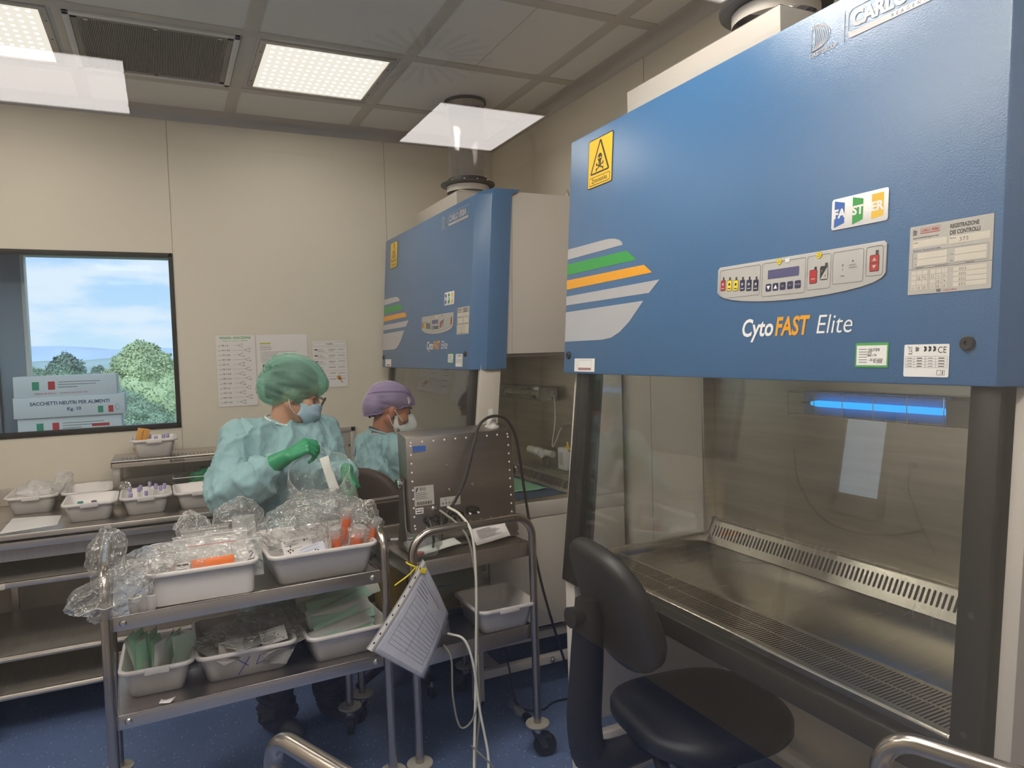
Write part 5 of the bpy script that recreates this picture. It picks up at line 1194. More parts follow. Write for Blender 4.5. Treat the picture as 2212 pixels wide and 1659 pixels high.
def chair(base, heading, seat_z, label, seat_mat, back_mat, back_c, back_tilt, back_w, back_h, group='swivel work chairs', knobs=True, arm_drop=0.0):
    t = thing('work_chair', label, 'chair', base, heading, group)
    pad(0, 0.47, 0.46, 0.075, Matrix.Translation((0, 0, seat_z-0.03)), seat_mat, 'seat', t, None, 2.8, 0.0, taper=0.0, bulge=-0.012)
    MB().box((-0.16,-0.14,seat_z-0.10), (0.14,0.14,seat_z-0.062), 'chair_plastic', 0.015).build('seat_plate', t)
    bx, bz = back_c
    Mb = Matrix.Translation((bx, 0, bz)) @ Matrix.Rotation(back_tilt, 4, 'Y') @ Matrix(((0,0,1,0),(1,0,0,0),(0,1,0,0),(0,0,0,1)))
    pad(0, back_w, back_h, 0.062, Mb, back_mat, 'backrest', t, None, 2.5, 0.03, taper=-0.10)
    m = MB(); path = bez([(-0.10,0,seat_z-0.085), (bx-0.03,0,seat_z-0.10), (bx-0.075,0,seat_z-0.02), (bx-0.065,0,(seat_z+bz)/2), (bx-0.05,0,bz+0.02)], 20)
    m.tube(path, 0.03, 'chair_plastic', 12, True, [0.028+0.006*math.sin(i*0.15) for i in range(len(path))], flat=1.5); m.build('back_bar', t)
    if knobs:
        m = MB(); m.cyl((bx-0.06,0,bz-0.02), (bx-0.115,-0.01,bz-0.02), 0.021, 'chair_plastic', 16, 0.028); m.build('back_knob', t)
        m = MB(); m.cyl((-0.16,-0.03,seat_z-0.09), (-0.20,-0.17,seat_z-0.135), 0.017, 'chair_plastic', 14, 0.024); m.build('tilt_knob', t)
        m = MB(); m.tube([(0.02,0.10,seat_z-0.085), (0.02,0.27,seat_z-0.085)], 0.006, 'chair_plastic', 8); m.build('lever', t)
    m = MB(); m.cyl((0,0,0.11), (0,0,seat_z-0.09), 0.026, 'chair_plastic', 16, 0.020); m.cyl((0,0,0.09), (0,0,0.16), 0.045, 'chair_plastic', 16, 0.035); m.build('gas_column', t)
    for k in range(5):
        a = 2*PI*k/5+0.5; c_, s_ = math.cos(a), math.sin(a); m = MB()
        m.tube([(0.03*c_, 0.03*s_, 0.12), (0.15*c_, 0.15*s_, 0.105), (0.29*c_, 0.29*s_, 0.075)], 0.022, 'chair_plastic', 10, True, [0.026, 0.022, 0.016]); lg = m.build('base_arm', t)
        m = MB(); m.cyl((0.29*c_-0.012*s_, 0.29*s_+0.012*c_, 0.026), (0.29*c_+0.012*s_, 0.29*s_-0.012*c_, 0.026), 0.026, 'rubber', 16); m.cyl((0.29*c_, 0.29*s_, 0.04), (0.29*c_, 0.29*s_, 0.08), 0.008, 'chrome', 8); m.build('castor', lg)
    return t
chair((1.335, 1.60, 0), math.radians(-6), 0.60, 'black swivel work chair pushed under the large front cabinet', 'seat_black', 'chair_plastic', (-0.285, 0.925), -0.30, 0.40, 0.36)
chair((0.985, 3.44, 0), math.radians(40), 0.525, 'dark brown swivel chair under the seated person in lilac cap', 'chair_brown', 'chair_brown', (-0.235, 0.885), -0.16, 0.44, 0.43)
# ------------------------------------------------------------------ clear film, packs and vials
def crease_bump(name, s1, s2, strength):
    """swap the soft bump of a film for sharp crease lines"""
    t = MATS[name].node_tree; bp = [n for n in t.nodes if n.type == 'BUMP'][0]; tc = [n for n in t.nodes if n.type == 'TEX_COORD'][0]; acc = None
    for k, sc_ in enumerate((s1, s2)):
        nz = N(t, 'ShaderNodeTexNoise', Scale=sc_*0.5, Detail=1.0); t.links.new(tc.outputs['Object'], nz.inputs['Vector'])
        ad = N(t, 'ShaderNodeVectorMath', operation='MULTIPLY_ADD'); ad.inputs[1].default_value = (0.06, 0.06, 0.06); t.links.new(nz.outputs['Color'], ad.inputs[0]); t.links.new(tc.outputs['Object'], ad.inputs[2])
        v = N(t, 'ShaderNodeTexVoronoi', Scale=sc_); v.feature = 'F1'; t.links.new(ad.outputs[0], v.inputs['Vector'])
        m_ = N(t, 'ShaderNodeMath', operation='MULTIPLY'); m_.inputs[1].default_value = (1.0, 0.5)[k]; t.links.new(v.outputs['Distance'], m_.inputs[0])
        if acc is None: acc = m_
        else: a_ = N(t, 'ShaderNodeMath', operation='ADD'); t.links.new(acc.outputs[0], a_.inputs[0]); t.links.new(m_.outputs[0], a_.inputs[1]); acc = a_
    t.links.new(acc.outputs[0], bp.inputs['Height']); bp.inputs['Strength'].default_value = strength; bp.inputs['Distance'].default_value = 0.012
glass('film', (0.985, 0.985, 0.985), 0.075, 0.13, bump=0.6, bscale=30, haze=0.085, hazecol=(0.95, 0.93, 0.9), gain=1.0, pw=3.0, trl=0.3)
crease_bump('film', 26, 60, 0.9)
glass('film_milky', (0.95, 0.94, 0.93), 0.05, 0.16, bump=0.5, bscale=40, haze=0.30, hazecol=(0.95, 0.93, 0.92), gain=0.8, pw=3.5, trl=0.3)
glass('film_grey', (0.80, 0.80, 0.81), 0.06, 0.10, bump=0.5, bscale=40, haze=0.16, hazecol=(0.75, 0.73, 0.72), gain=0.9, pw=3.2)
crease_bump('film_grey', 26, 60, 0.9); crease_bump('film_milky', 30, 70, 0.5)
glass('vial_clear', (0.92, 0.94, 0.93), 0.06, haze=0.12)
mat('pack_green', '#c2ecd5', 0.55); mat('pack_white', '#e6e6e0', 0.6); mat('pack_grey', '#b5aca5', 0.5); mat('orange_liquid', '#e0662a', 0.3); mat('orange_pack', '#ee7a34', 0.45); mat('carton_orange', '#e0a048', 0.6)
mat('crease_glint', '#f4f1ee', 0.25)  # white of the painted highlights on film folds
mat('lilac_cap', '#a79ac6', 0.4); mat('teal_cap', '#2c9a93', 0.4); mat('grey_cap', '#6b5f62', 0.4); mat('cloth_blue', '#2f4f70', 0.8, bump=0.3, bscale=200); mat('cloth_green', '#8fc6a4', 0.8)
mat('bin_yellow', '#e2b31f', 0.42)

def ico(sub):
    bm = bmesh.new(); bmesh.ops.create_icosphere(bm, subdivisions=sub, radius=1.0); bm.verts.ensure_lookup_table()
    vs = [v.co.copy() for v in bm.verts]; fs = [tuple(v.index for v in f.verts) for f in bm.faces]; bm.free(); return vs, fs
ICO4 = ico(4); ICO5 = ico(5)
def crumple(name, c, r, seed, material, amp=0.25, freq=2.2, rot=(0,0,0), peak=None, floor=None, hi=False, flat=None):
    """crumpled film bag: faceted by cell noise, with an optional gathered peak"""
    vs, fs = ICO5 if hi else ICO4; E = Matrix.Rotation(rot[2], 4, 'Z') @ Matrix.Rotation(rot[1], 4, 'Y') @ Matrix.Rotation(rot[0], 4, 'X'); out = []
    for v in vs:
        q = v*freq + V((seed*3.1, seed*1.7, seed)); dist, _ = noise.voronoi(q); d2, _ = noise.voronoi(q*2.3+V((7,1,3)))
        k = 1 + amp*(dist[0]*1.25-0.55) + amp*0.45*(d2[0]-0.45) + amp*0.5*noise.noise(v*1.7+V((seed,0,0)))
        p = V((v.x*r[0]*k, v.y*r[1]*k, v.z*r[2]*k))
        if peak and v.z > 0.25:
            s = (v.z-0.25)/0.75; p = p.lerp(V(peak), s*s*0.85); p += V((v.x, v.y, 0))*0.010*(noise.noise(v*9)+0.4)
        p = E @ p + V(c)
        if floor is not None and p.z < floor: p.z = floor + 0.15*(p.z-floor)*0 + 0.002*abs(noise.noise(p*60))
        out.append(p-V(c))
    m = MB(); m.add(out, fs, material)
    # highlights painted as thin white lines along the sharpest folds
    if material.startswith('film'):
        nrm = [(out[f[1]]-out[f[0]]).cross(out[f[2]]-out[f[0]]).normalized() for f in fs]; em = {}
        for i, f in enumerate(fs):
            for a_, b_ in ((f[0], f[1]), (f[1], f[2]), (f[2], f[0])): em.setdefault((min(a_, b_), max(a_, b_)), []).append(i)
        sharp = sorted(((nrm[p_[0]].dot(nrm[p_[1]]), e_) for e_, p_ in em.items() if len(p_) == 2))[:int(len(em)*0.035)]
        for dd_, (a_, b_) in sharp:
            if dd_ < 0.80: m.tube([out[a_], out[b_]], 0.00045+0.0003*abs(noise.noise(out[a_]*40)), 'crease_glint', 4, False)
    o = m.build(name, None, c, angle=22); return o
def pack(name, c, w, h, u, v, front, back, bulge=0.004, bend=0.0, seed=0, prn=False, parent=None, margin=None):
    """flat sealed pack: puffed front and back sheets; u across, v up"""
    u = V(u).normalized(); v = (V(v)-u*V(v).dot(u)).normalized(); n = u.cross(v); m = MB()
    def fn(s):
        def g(a, b):
            x, y = (a-0.5)*w, (b-0.5)*h; e = min(a, 1-a, b, 1-b)*6; e = min(1, e)
            z = s*(0.0006+bulge*e*(0.8+0.5*noise.noise((x*40+seed, y*40, seed)))) + bend*(y/h)**2*h + 0.004*noise.noise((x*14+seed, y*14, 2))
            return u*x+v*y+n*z
        return g
    m.grid(fn(1), 9, 13, front); k = len(m.f); m.grid(fn(-1), 9, 13, back); 
    for i in range(k, len(m.f)): m.f[i] = m.f[i][::-1]
    if prn:
        M = Matrix.Translation((0,0,0)) @ frame((0,0,0), u, v)
        for i in range(7): 
            y = h*0.3-i*h*0.085; L = w*(0.35+0.3*random.random()); m.rect(-w*0.36, y, -w*0.36+L, y+h*0.03, 'ink_grey', M, bulge*1.5+0.003)
    return m.build(name, parent, c, angle=50)
def card(name, c, w, h, u, v, material, parent=None, rows=0, dots=0, bend=0.0, seed=1):
    u = V(u).normalized(); v = (V(v)-u*V(v).dot(u)).normalized(); n = u.cross(v); rnd = random.Random(seed); m = MB()
    M = frame((0,0,0), u, v); m.prism([(-w/2,-h/2),(w/2,-h/2),(w/2,h/2),(-w/2,h/2)], 0.0006, material, M)
    for i in range(rows): m.rect(-w*0.42, h*0.36-i*h*0.8/rows, -w*0.42+w*(0.4+0.4*rnd.random()), h*0.36-i*h*0.8/rows+h*0.03, 'ink_grey', M, 0.0009)
    for i in range(dots): x, y = w*(rnd.random()-0.5)*0.85, h*(rnd.random()-0.5)*0.8; m.flat(rounded(w*0.05, w*0.05, w*0.01, 2, x, y), 'ink', M, 0.0009)
    return m.build(name, parent, c)

# film on the bench
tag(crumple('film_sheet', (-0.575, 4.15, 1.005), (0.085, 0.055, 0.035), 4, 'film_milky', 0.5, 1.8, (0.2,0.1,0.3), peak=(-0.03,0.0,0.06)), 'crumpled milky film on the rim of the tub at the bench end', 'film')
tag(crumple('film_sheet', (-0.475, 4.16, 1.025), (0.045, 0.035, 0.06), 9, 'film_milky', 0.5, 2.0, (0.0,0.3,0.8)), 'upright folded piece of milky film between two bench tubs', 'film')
tag(crumple('foil_ball', (-0.20, 4.03, 1.005), (0.026, 0.022, 0.022), 5, 'chrome', 0.4, 2.6), 'small crumpled silver foil beside the leg of the riser shelf', 'foil')
m = MB(); P4 = [(-0.668, 3.695), (-0.462, 3.755), (-0.470, 3.985), (-0.672, 4.035)]
cx = sum(p[0] for p in P4)/4; cyy = sum(p[1] for p in P4)/4
m.add([(p[0]-cx, p[1]-cyy, 0.0) for p in P4]+[(p[0]-cx, p[1]-cyy, 0.0008) for p in P4], [(3,2,1,0),(4,5,6,7),(0,1,5,4),(1,2,6,5),(2,3,7,6),(3,0,4,7)], 'paper', None, False)
Mp = frame((P4[0][0]-cx, P4[0][1]-cyy, 0.0009), (0.2,0.06,0), (-0.02,0.3,0))
m.rect(0.02, 0.255, 0.17, 0.2575, 'ink_grey', Mp); m.rect(0.02, 0.235, 0.19, 0.237, 'ink_grey', Mp); m.rect(0.02, 0.215, 0.15, 0.217, 'ink_grey', Mp)
tag(m.build('paper_sheet', None, (cx, cyy, 0.9005)), 'printed paper sheet lying on the bench in front of the tubs', 'paper')

def vial(x, y, z, capm, h=0.05, r=0.0085, tilt=(0,0), label=None, group=None):
    t = thing('vial', label, 'vial', (x, y, z), 0, group); t.rotation_euler = (tilt[0], tilt[1], 0)
    MB().lathe([(r*0.9, 0), (r, 0.002), (r, h*0.62), (r*0.62, h*0.74), (r*0.62, h*0.80)], 'vial_clear', 14).build('glass_body', t)
    MB().lathe([(r*0.8, h*0.78), (r*0.85, h*0.80), (r*0.85, h*0.98), (r*0.7, h)], capm, 14).build('cap', t)
    return t
v0 = vial(-0.165, 3.79, 0.908, 'lilac_cap', 0.098, 0.009, (0.05, -0.03), 'slim vial with lilac cap standing in the vial tub on the bench', 'lilac capped vials in the bench tub')
rv = random.Random(3)
for i in range(10):
    c = copy_tree(v0); c.location = (-0.175+0.0165*i+rv.uniform(-0.006, 0.006), 3.79+rv.uniform(0, 0.19), 0.908); c.rotation_euler = (rv.uniform(-0.15, 0.15), rv.uniform(-0.15, 0.15), 0); c.scale = (1, 1, rv.uniform(0.92, 1.22))
vial(-0.372, 3.785, 0.908, 'teal_cap', 0.082, 0.014, label='vial with a green cap in the nearly empty bench tub'); vial(-0.318, 3.79, 0.908, 'grey_cap', 0.080, 0.013, label='vial with a grey cap in the nearly empty bench tub')
v1 = vial(-0.085, 4.22, 1.13, 'lilac_cap', 0.105, 0.010, label='lilac capped vial in the tub on the riser shelf', group='lilac capped vials on the riser shelf')
for i, (x, y, s) in enumerate(((-0.055, 4.20, 0.9), (-0.02, 4.22, 0.95), (0.0, 4.20, 1.0))):
    c = copy_tree(v1); c.location = (x, y, 1.13); c.scale = (1, 1, s)
m = MB(); m.box((-0.028, -0.008, -0.06), (0.028, 0.008, 0.06), 'carton_orange', 0.001); m.rect(-0.003, -0.05, -0.001, 0.05, 'ink', frame((0,-0.0085,0), (1,0,0), (0,0,1)))
o = m.build('orange_carton', None, (-0.122, 4.19, 1.21)); o.rotation_euler = (0.1, 0.22, 0.2); tag(o, 'orange carton standing tilted in the tub on the riser shelf', 'carton')
# green gloves in the acrylic box
for i, (x, y, z, r, lab) in enumerate(((0.18, 4.20, 0.985, (0.08, 0.055, 0.05), 'dark green crumpled gloves heaped on top in the acrylic box'), (0.13, 4.19, 0.935, (0.07, 0.05, 0.03), 'green crumpled gloves lying at the bottom of the acrylic box'))):
    tag(crumple('glove_heap', (x, y, z), r, 11+i, 'glove_green', 0.5, 2.0), lab, 'gloves')
for i, (x, y) in enumerate(((0.06, 4.15), (0.085, 4.14))): vial(x, y, 0.905, 'pack_white', 0.05, 0.009, label='small white capped vial in the acrylic box', group='white capped vials in the acrylic box')

# ---- tub with orange packs (left, top tray)
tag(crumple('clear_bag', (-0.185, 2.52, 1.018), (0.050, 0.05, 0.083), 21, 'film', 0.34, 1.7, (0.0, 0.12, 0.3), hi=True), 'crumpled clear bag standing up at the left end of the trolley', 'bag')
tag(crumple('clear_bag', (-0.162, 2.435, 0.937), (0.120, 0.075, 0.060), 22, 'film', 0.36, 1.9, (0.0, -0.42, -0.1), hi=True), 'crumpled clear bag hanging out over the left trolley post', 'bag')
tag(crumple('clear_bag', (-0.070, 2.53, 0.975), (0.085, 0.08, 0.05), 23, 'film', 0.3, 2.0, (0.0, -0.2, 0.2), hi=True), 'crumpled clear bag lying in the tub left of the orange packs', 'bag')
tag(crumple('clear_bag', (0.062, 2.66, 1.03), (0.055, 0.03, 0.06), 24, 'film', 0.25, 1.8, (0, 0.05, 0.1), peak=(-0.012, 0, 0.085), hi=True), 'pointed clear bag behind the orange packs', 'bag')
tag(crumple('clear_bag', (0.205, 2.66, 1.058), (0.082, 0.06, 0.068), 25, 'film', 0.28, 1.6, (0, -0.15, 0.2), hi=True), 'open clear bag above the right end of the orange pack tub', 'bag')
tag(pack('zip_bag', (0.222, 2.62, 1.035), 0.075, 0.085, (1, 0.05, 0), (0, 0.25, 1), 'film_milky', 'film_milky', 0.003, seed=5), 'white zip bag standing inside the open clear bag', 'bag')
def zip_bag(c, w, h, label, content, tilt=0.35, yaw=0.0, redline=True, seed=0):
    u = (math.cos(yaw), math.sin(yaw), 0); v = (-math.sin(yaw)*tilt*-1*0, tilt, 1)
    t = thing('zip_bag', label, 'bag', c)
    pack('film_pouch', (0,0,0), w, h, u, v, 'film', 'film_milky', 0.006, seed=seed, parent=t)
    if content: pack('orange_filling', V(v).normalized()*(-h*0.16)+V((0,-0.002,0)), w*0.86, h*0.52, u, v, content, content, 0.004, seed=seed+1, parent=t)
    Mf = frame((0,0,0), u, v)
    m = MB(); m.rect(-w/2, h*0.40, w/2, h*0.412, 'red_mark' if redline else 'white_mark', Mf, 0.006); m.build('zip_strip', t)
    return t, Mf
t, Mf = zip_bag((0.112, 2.475, 0.972), 0.145, 0.135, 'clear zip bag with a bright orange pack and grey labels inside', 'orange_pack', 0.3)
m = MB()
for dx in (-0.032, 0.012): m.prism(rounded(0.038, 0.045, 0.004, cx=dx, cy=-0.038), 0.001, 'paper_blue', Mf, 0.012); m.rect(dx-0.008, -0.050, dx-0.002, -0.03, 'ink_blue', Mf, 0.0135)
m.build('inner_labels', t)
for i, (x, y, z, w_, h_, yw, lab) in enumerate(((0.06, 2.545, 0.985, 0.12, 0.13, 0.15, 'milky zip bag standing behind the pale orange pack'), (0.16, 2.56, 0.990, 0.13, 0.12, -0.1, 'clear zip bag standing behind the bright orange pack'), (0.10, 2.63, 0.995, 0.15, 0.12, 0.05, 'clear zip bag at the back of the orange pack tub'))):
    t_, _ = zip_bag((x, y, z), w_, h_, lab, 'pack_white' if i != 1 else None, 0.35, yw, False, 20+i)
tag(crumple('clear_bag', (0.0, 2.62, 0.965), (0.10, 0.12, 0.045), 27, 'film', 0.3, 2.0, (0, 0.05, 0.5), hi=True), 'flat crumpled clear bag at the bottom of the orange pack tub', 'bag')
t, Mf = zip_bag((0.026, 2.50, 0.963), 0.075, 0.105, 'clear zip bag with pale orange pack and printed slip, left of the bright one', 'orange_pack', 0.4, 0.1, False, 7)
m = MB(); m.prism(rounded(0.042, 0.06, 0.002, cx=-0.004, cy=-0.02), 0.001, 'paper', Mf, 0.012); m.rect(-0.022, 0.0, 0.014, 0.005, 'ink', Mf, 0.0135)
for i in range(4): m.rect(-0.020, -0.012-0.008*i, 0.008, -0.010-0.008*i, 'ink_grey', Mf, 0.0135)
m.build('printed_slip', t)
t, Mf = zip_bag((0.215, 2.478, 0.972), 0.095, 0.13, 'clear zip bag with a black pen loop at the right end of the tub', None, 0.3, 0.05, False, 12)
m = MB(); m.tube([Mf @ V((-0.045+0.09*i/12, -0.055+0.045*math.sin(PI*i/12*0.75), 0.010)) for i in range(13)], 0.0012, 'ink', 6); m.line([(0.005,0.01),(0.012,0.016),(0.017,0.008),(0.008,-0.003)], 0.002, 'ink_blue', Mf, 0.011); m.build('pen_mark', t)
tag(pack('film_pack', (-0.022, 2.475, 0.955), 0.06, 0.09, (1,0.1,0), (-0.25,0.5,1), 'film_milky', 'film_milky', 0.004, seed=3, prn=True), 'flat clear pack with grey print leaning over the tub rim', 'pack')
tag(pack('film_pack', (-0.058, 2.49, 0.945), 0.055, 0.08, (1,-0.1,0), (-0.3,0.5,1), 'film_milky', 'film_milky', 0.004, seed=8), 'plain milky pack left of the printed one', 'pack')
m = MB()
for i, (x, z) in enumerate(((0, 0), (0.022, 0.0), (0.044, 0.0))): m.lathe([(0.014, 0), (0.017, 0.012), (0.0175, 0.045), (0.016, 0.047), (0.015, 0.012), (0.0, 0.01)], 'white_plastic', 18, Matrix.Translation((x, 0, z)))
o = m.build('cup_strip', None, (-0.115, 2.455, 0.857)); tag(o, 'strip of small white cups under the hanging clear bag', 'cups')

# ---- tub below the held bag
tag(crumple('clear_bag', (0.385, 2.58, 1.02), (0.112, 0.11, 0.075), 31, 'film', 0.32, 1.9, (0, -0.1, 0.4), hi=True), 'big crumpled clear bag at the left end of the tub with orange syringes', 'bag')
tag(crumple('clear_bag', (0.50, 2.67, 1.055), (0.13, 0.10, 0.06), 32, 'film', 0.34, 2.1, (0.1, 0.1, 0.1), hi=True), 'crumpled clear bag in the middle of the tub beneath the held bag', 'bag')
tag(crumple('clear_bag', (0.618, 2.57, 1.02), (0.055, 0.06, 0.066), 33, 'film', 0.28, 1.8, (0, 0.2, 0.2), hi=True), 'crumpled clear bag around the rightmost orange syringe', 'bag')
tag(card('leaflet', (0.375, 2.475, 0.985), 0.10, 0.05, (1, 0.15, 0.12), (0, 0.4, 1), 'paper', rows=3, dots=9, seed=4), 'white dotted leaflet inside the big crumpled clear bag', 'leaflet')
tag(card('leaflet', (0.42, 2.466, 0.962), 0.09, 0.04, (1, 0.1, 0.2), (0, 0.5, 1), 'paper_blue', rows=3, dots=4, seed=6), 'greyish folded leaflet in front of the dotted one', 'leaflet')
labs = ['orange filled syringe leftmost in the tub, upright in its sleeve', 'orange filled syringe standing highest behind the others', 'broad orange filled syringe in the middle of the tub', 'orange filled syringe rightmost, leaning right']
for i, (x, y, z, r, h, ry) in enumerate(((0.512, 2.50, 0.905, 0.0175, 0.09, -0.08), (0.546, 2.56, 0.945, 0.016, 0.10, 0.12), (0.570, 2.50, 0.905, 0.024, 0.085, 0.15), (0.628, 2.54, 0.920, 0.017, 0.085, 0.32))):
    t = thing('syringe', labs[i], 'syringe', (x, y, z), 0, 'orange filled syringes'); t.rotation_euler = (0.22, ry, 0)
    MB().lathe([(r*0.5, 0), (r, 0.004), (r, h), (r*0.97, h+0.001)], 'orange_liquid', 18).build('filled_barrel', t)
    MB().lathe([(r*1.02, h), (r*1.02, h+0.035), (r*0.5, h+0.036)], 'film_milky', 18).build('empty_end', t)
    pack('film_sleeve', (0, 0, h*0.55), r*3.4, h*1.6, (1,0,0), (0,0,1), 'film', 'film', r*1.05, seed=i*3, parent=t)

# the bag she is filling
def held_bag():
    t = thing('clear_bag', 'large open clear bag held up by the standing person', 'bag', (0.505, 2.72, 1.0)); o0 = V((0.505, 2.72, 1.0))
    m = MB()
    def fn(u, v):
        a = 2*PI*u; ca, sa = math.cos(a), math.sin(a)
        top = 1.19 + 0.055*sa*0.9 + 0.015*ca - 0.05*max(0, -sa)
        if sa > 0: top += 0.03*math.exp(-((ca+0.0)/0.35)**2)
        w = 0.128 + 0.022*(1-v); d = 0.055+0.025*math.sin(PI*v); cx = 0.508 + 0.005*v; cyy = 2.73 + 0.075*v
        p = V((cx+w*ca*(1-0.10*v), cyy+d*sa, 1.0+(top-1.0)*v))
        q = p*16; dd, _ = noise.voronoi(q); nrm = V((ca, sa*0.8, 0.1))
        return p + nrm*(0.020*(0.5-dd[0])+0.014*noise.noise(p*11)) - o0
    m.grid(fn, 73, 26, 'film'); m.build('film_wall', t, angle=20)
    m = MB(); m.tube([fn(i/72, 1.0) for i in range(73)], 0.0016, 'film_milky', 6, False); m.build('rim', t)
held_bag()
tag(pack('paper_pack', (0.552, 2.785, 1.165), 0.036, 0.135, (1, 0.1, 0.25), (-0.28, 0.1, 1), 'pack_white', 'pack_white', 0.006, seed=17), 'white slim pack being lowered into the held bag', 'pack')

# ---- lower tray
rg = random.Random(12)
for i in range(9):
    x = -0.140+0.012*i; tilt = -0.30+0.075*i+rg.uniform(-0.05, 0.05)
    o = pack('sterile_pack', (x+0.015, 2.58+rg.uniform(-0.03, 0.05), 0.655+rg.uniform(-0.012, 0.018)), 0.085, 0.15, (0.45+rg.uniform(-0.2, 0.3), 1, 0.0), (tilt, rg.uniform(-0.15, 0.2), 1), 'pack_green' if i % 3 else 'pack_white', 'pack_green', 0.006, 0.22*rg.uniform(-1, 1), seed=i)
    tag(o, 'green paper pack standing fanned out in the low left tub', 'pack', 'green packs in the low left tub')
o = pack('sterile_pack', (0.018, 2.585, 0.655), 0.075, 0.12, (0.9, 0.4, 0), (0.35, 0.3, 1), 'film_milky', 'pack_green', 0.007, seed=31); tag(o, 'green pack with yellowish content leaning right in the low left tub', 'pack')
for i in range(9):
    o = pack('film_packet', (0.10+0.028*i+rg.uniform(-0.02, 0.02), 2.60+rg.uniform(-0.05, 0.16), 0.635+rg.uniform(-0.01, 0.02)), 0.12, 0.15, (math.cos(i*0.7), math.sin(i*0.7), rg.uniform(-0.2, 0.2)), (-math.sin(i*0.7), math.cos(i*0.7), rg.uniform(0.0, 0.5)), 'film_grey', 'pack_grey' if i % 2 else 'film_grey', 0.010, seed=40+i)
    tag(o, 'glossy grey film packet in the tub marked XL', 'pack', 'grey film packets in the tub marked XL')
for i, (x, y, z, s, lab) in enumerate(((0.20, 2.60, 0.675, 61, 'crumpled clear film over the packets at the left of the XL tub'), (0.30, 2.66, 0.685, 62, 'crumpled clear film over the packets at the right of the XL tub'))):
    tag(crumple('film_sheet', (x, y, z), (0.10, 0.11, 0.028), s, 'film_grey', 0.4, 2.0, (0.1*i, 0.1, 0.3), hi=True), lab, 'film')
tag(card('label_card', (0.292, 2.535, 0.672), 0.085, 0.05, (1, 0.12, 0.1), (0, 0.55, 0.8), 'paper', rows=4, dots=5, seed=9), 'white printed card lying on the packets of the XL tub', 'card')
tag(card('label_card', (0.155, 2.52, 0.655), 0.075, 0.06, (1, -0.05, 0.05), (0, 0.3, 1), 'pack_grey', rows=1, dots=1, seed=10), 'greyish card standing at the front of the XL tub', 'card')
for i in range(15):
    a = 0.22+0.22*rg.uniform(-1, 1); cx_ = 0.54+rg.uniform(-0.02, 0.03); cy_ = 2.575+0.0165*i
    o = pack('sterile_pack', (cx_, cy_, 0.622+0.005*i+rg.uniform(-0.008, 0.022)), 0.235, 0.05, (1, a, 0.10+0.16*rg.uniform(-1, 1)), (-a, 0.6+0.5*rg.uniform(-1, 1), 0.75), 'pack_green' if i % 4 != 1 else 'pack_white', 'pack_white' if i % 2 else 'pack_green', 0.006, 0.10*rg.uniform(-1, 1), seed=70+i)
    tag(o, 'long green and white paper pack heaped in the right hand tub low on the trolley', 'pack', 'long packs in the low right tub')
o = pack('sterile_pack', (0.60, 2.795, 0.705), 0.25, 0.11, (1, 0.12, 0.15), (-0.1, 0.5, 0.85), 'pack_white', 'pack_white', 0.006, seed=91, prn=True); tag(o, 'white printed pack standing at the back of the low right tub', 'pack')
m = MB(); m.add([(-0.02,0,0.0),(0.012,-0.016,0.001),(0.03,0.012,0.006),(0.0,0.010,0.002),(-0.012,0.02,0.004)], [(0,1,3),(1,2,3),(0,3,4)], 'paper', None, False)
o = m.build('paper_scrap', None, (-0.045, 2.452, 0.559), solid=0.0006); tag(o, 'torn white paper scrap on the edge of the lower trolley tray', 'paper')
for i, (x, y, r) in enumerate(((1.10, 2.60, 0.03), (1.18, 2.62, 0.025), (1.15, 2.56, 0.03))):
    tag(crumple('film_scrap', (x, y, 0.545), (r, r*0.8, 0.012), 100+i, 'film_milky', 0.4, 2.0), 'small clear scrap at the bottom of the tub on the monitor trolley', 'scrap', 'scraps in the monitor trolley tub')

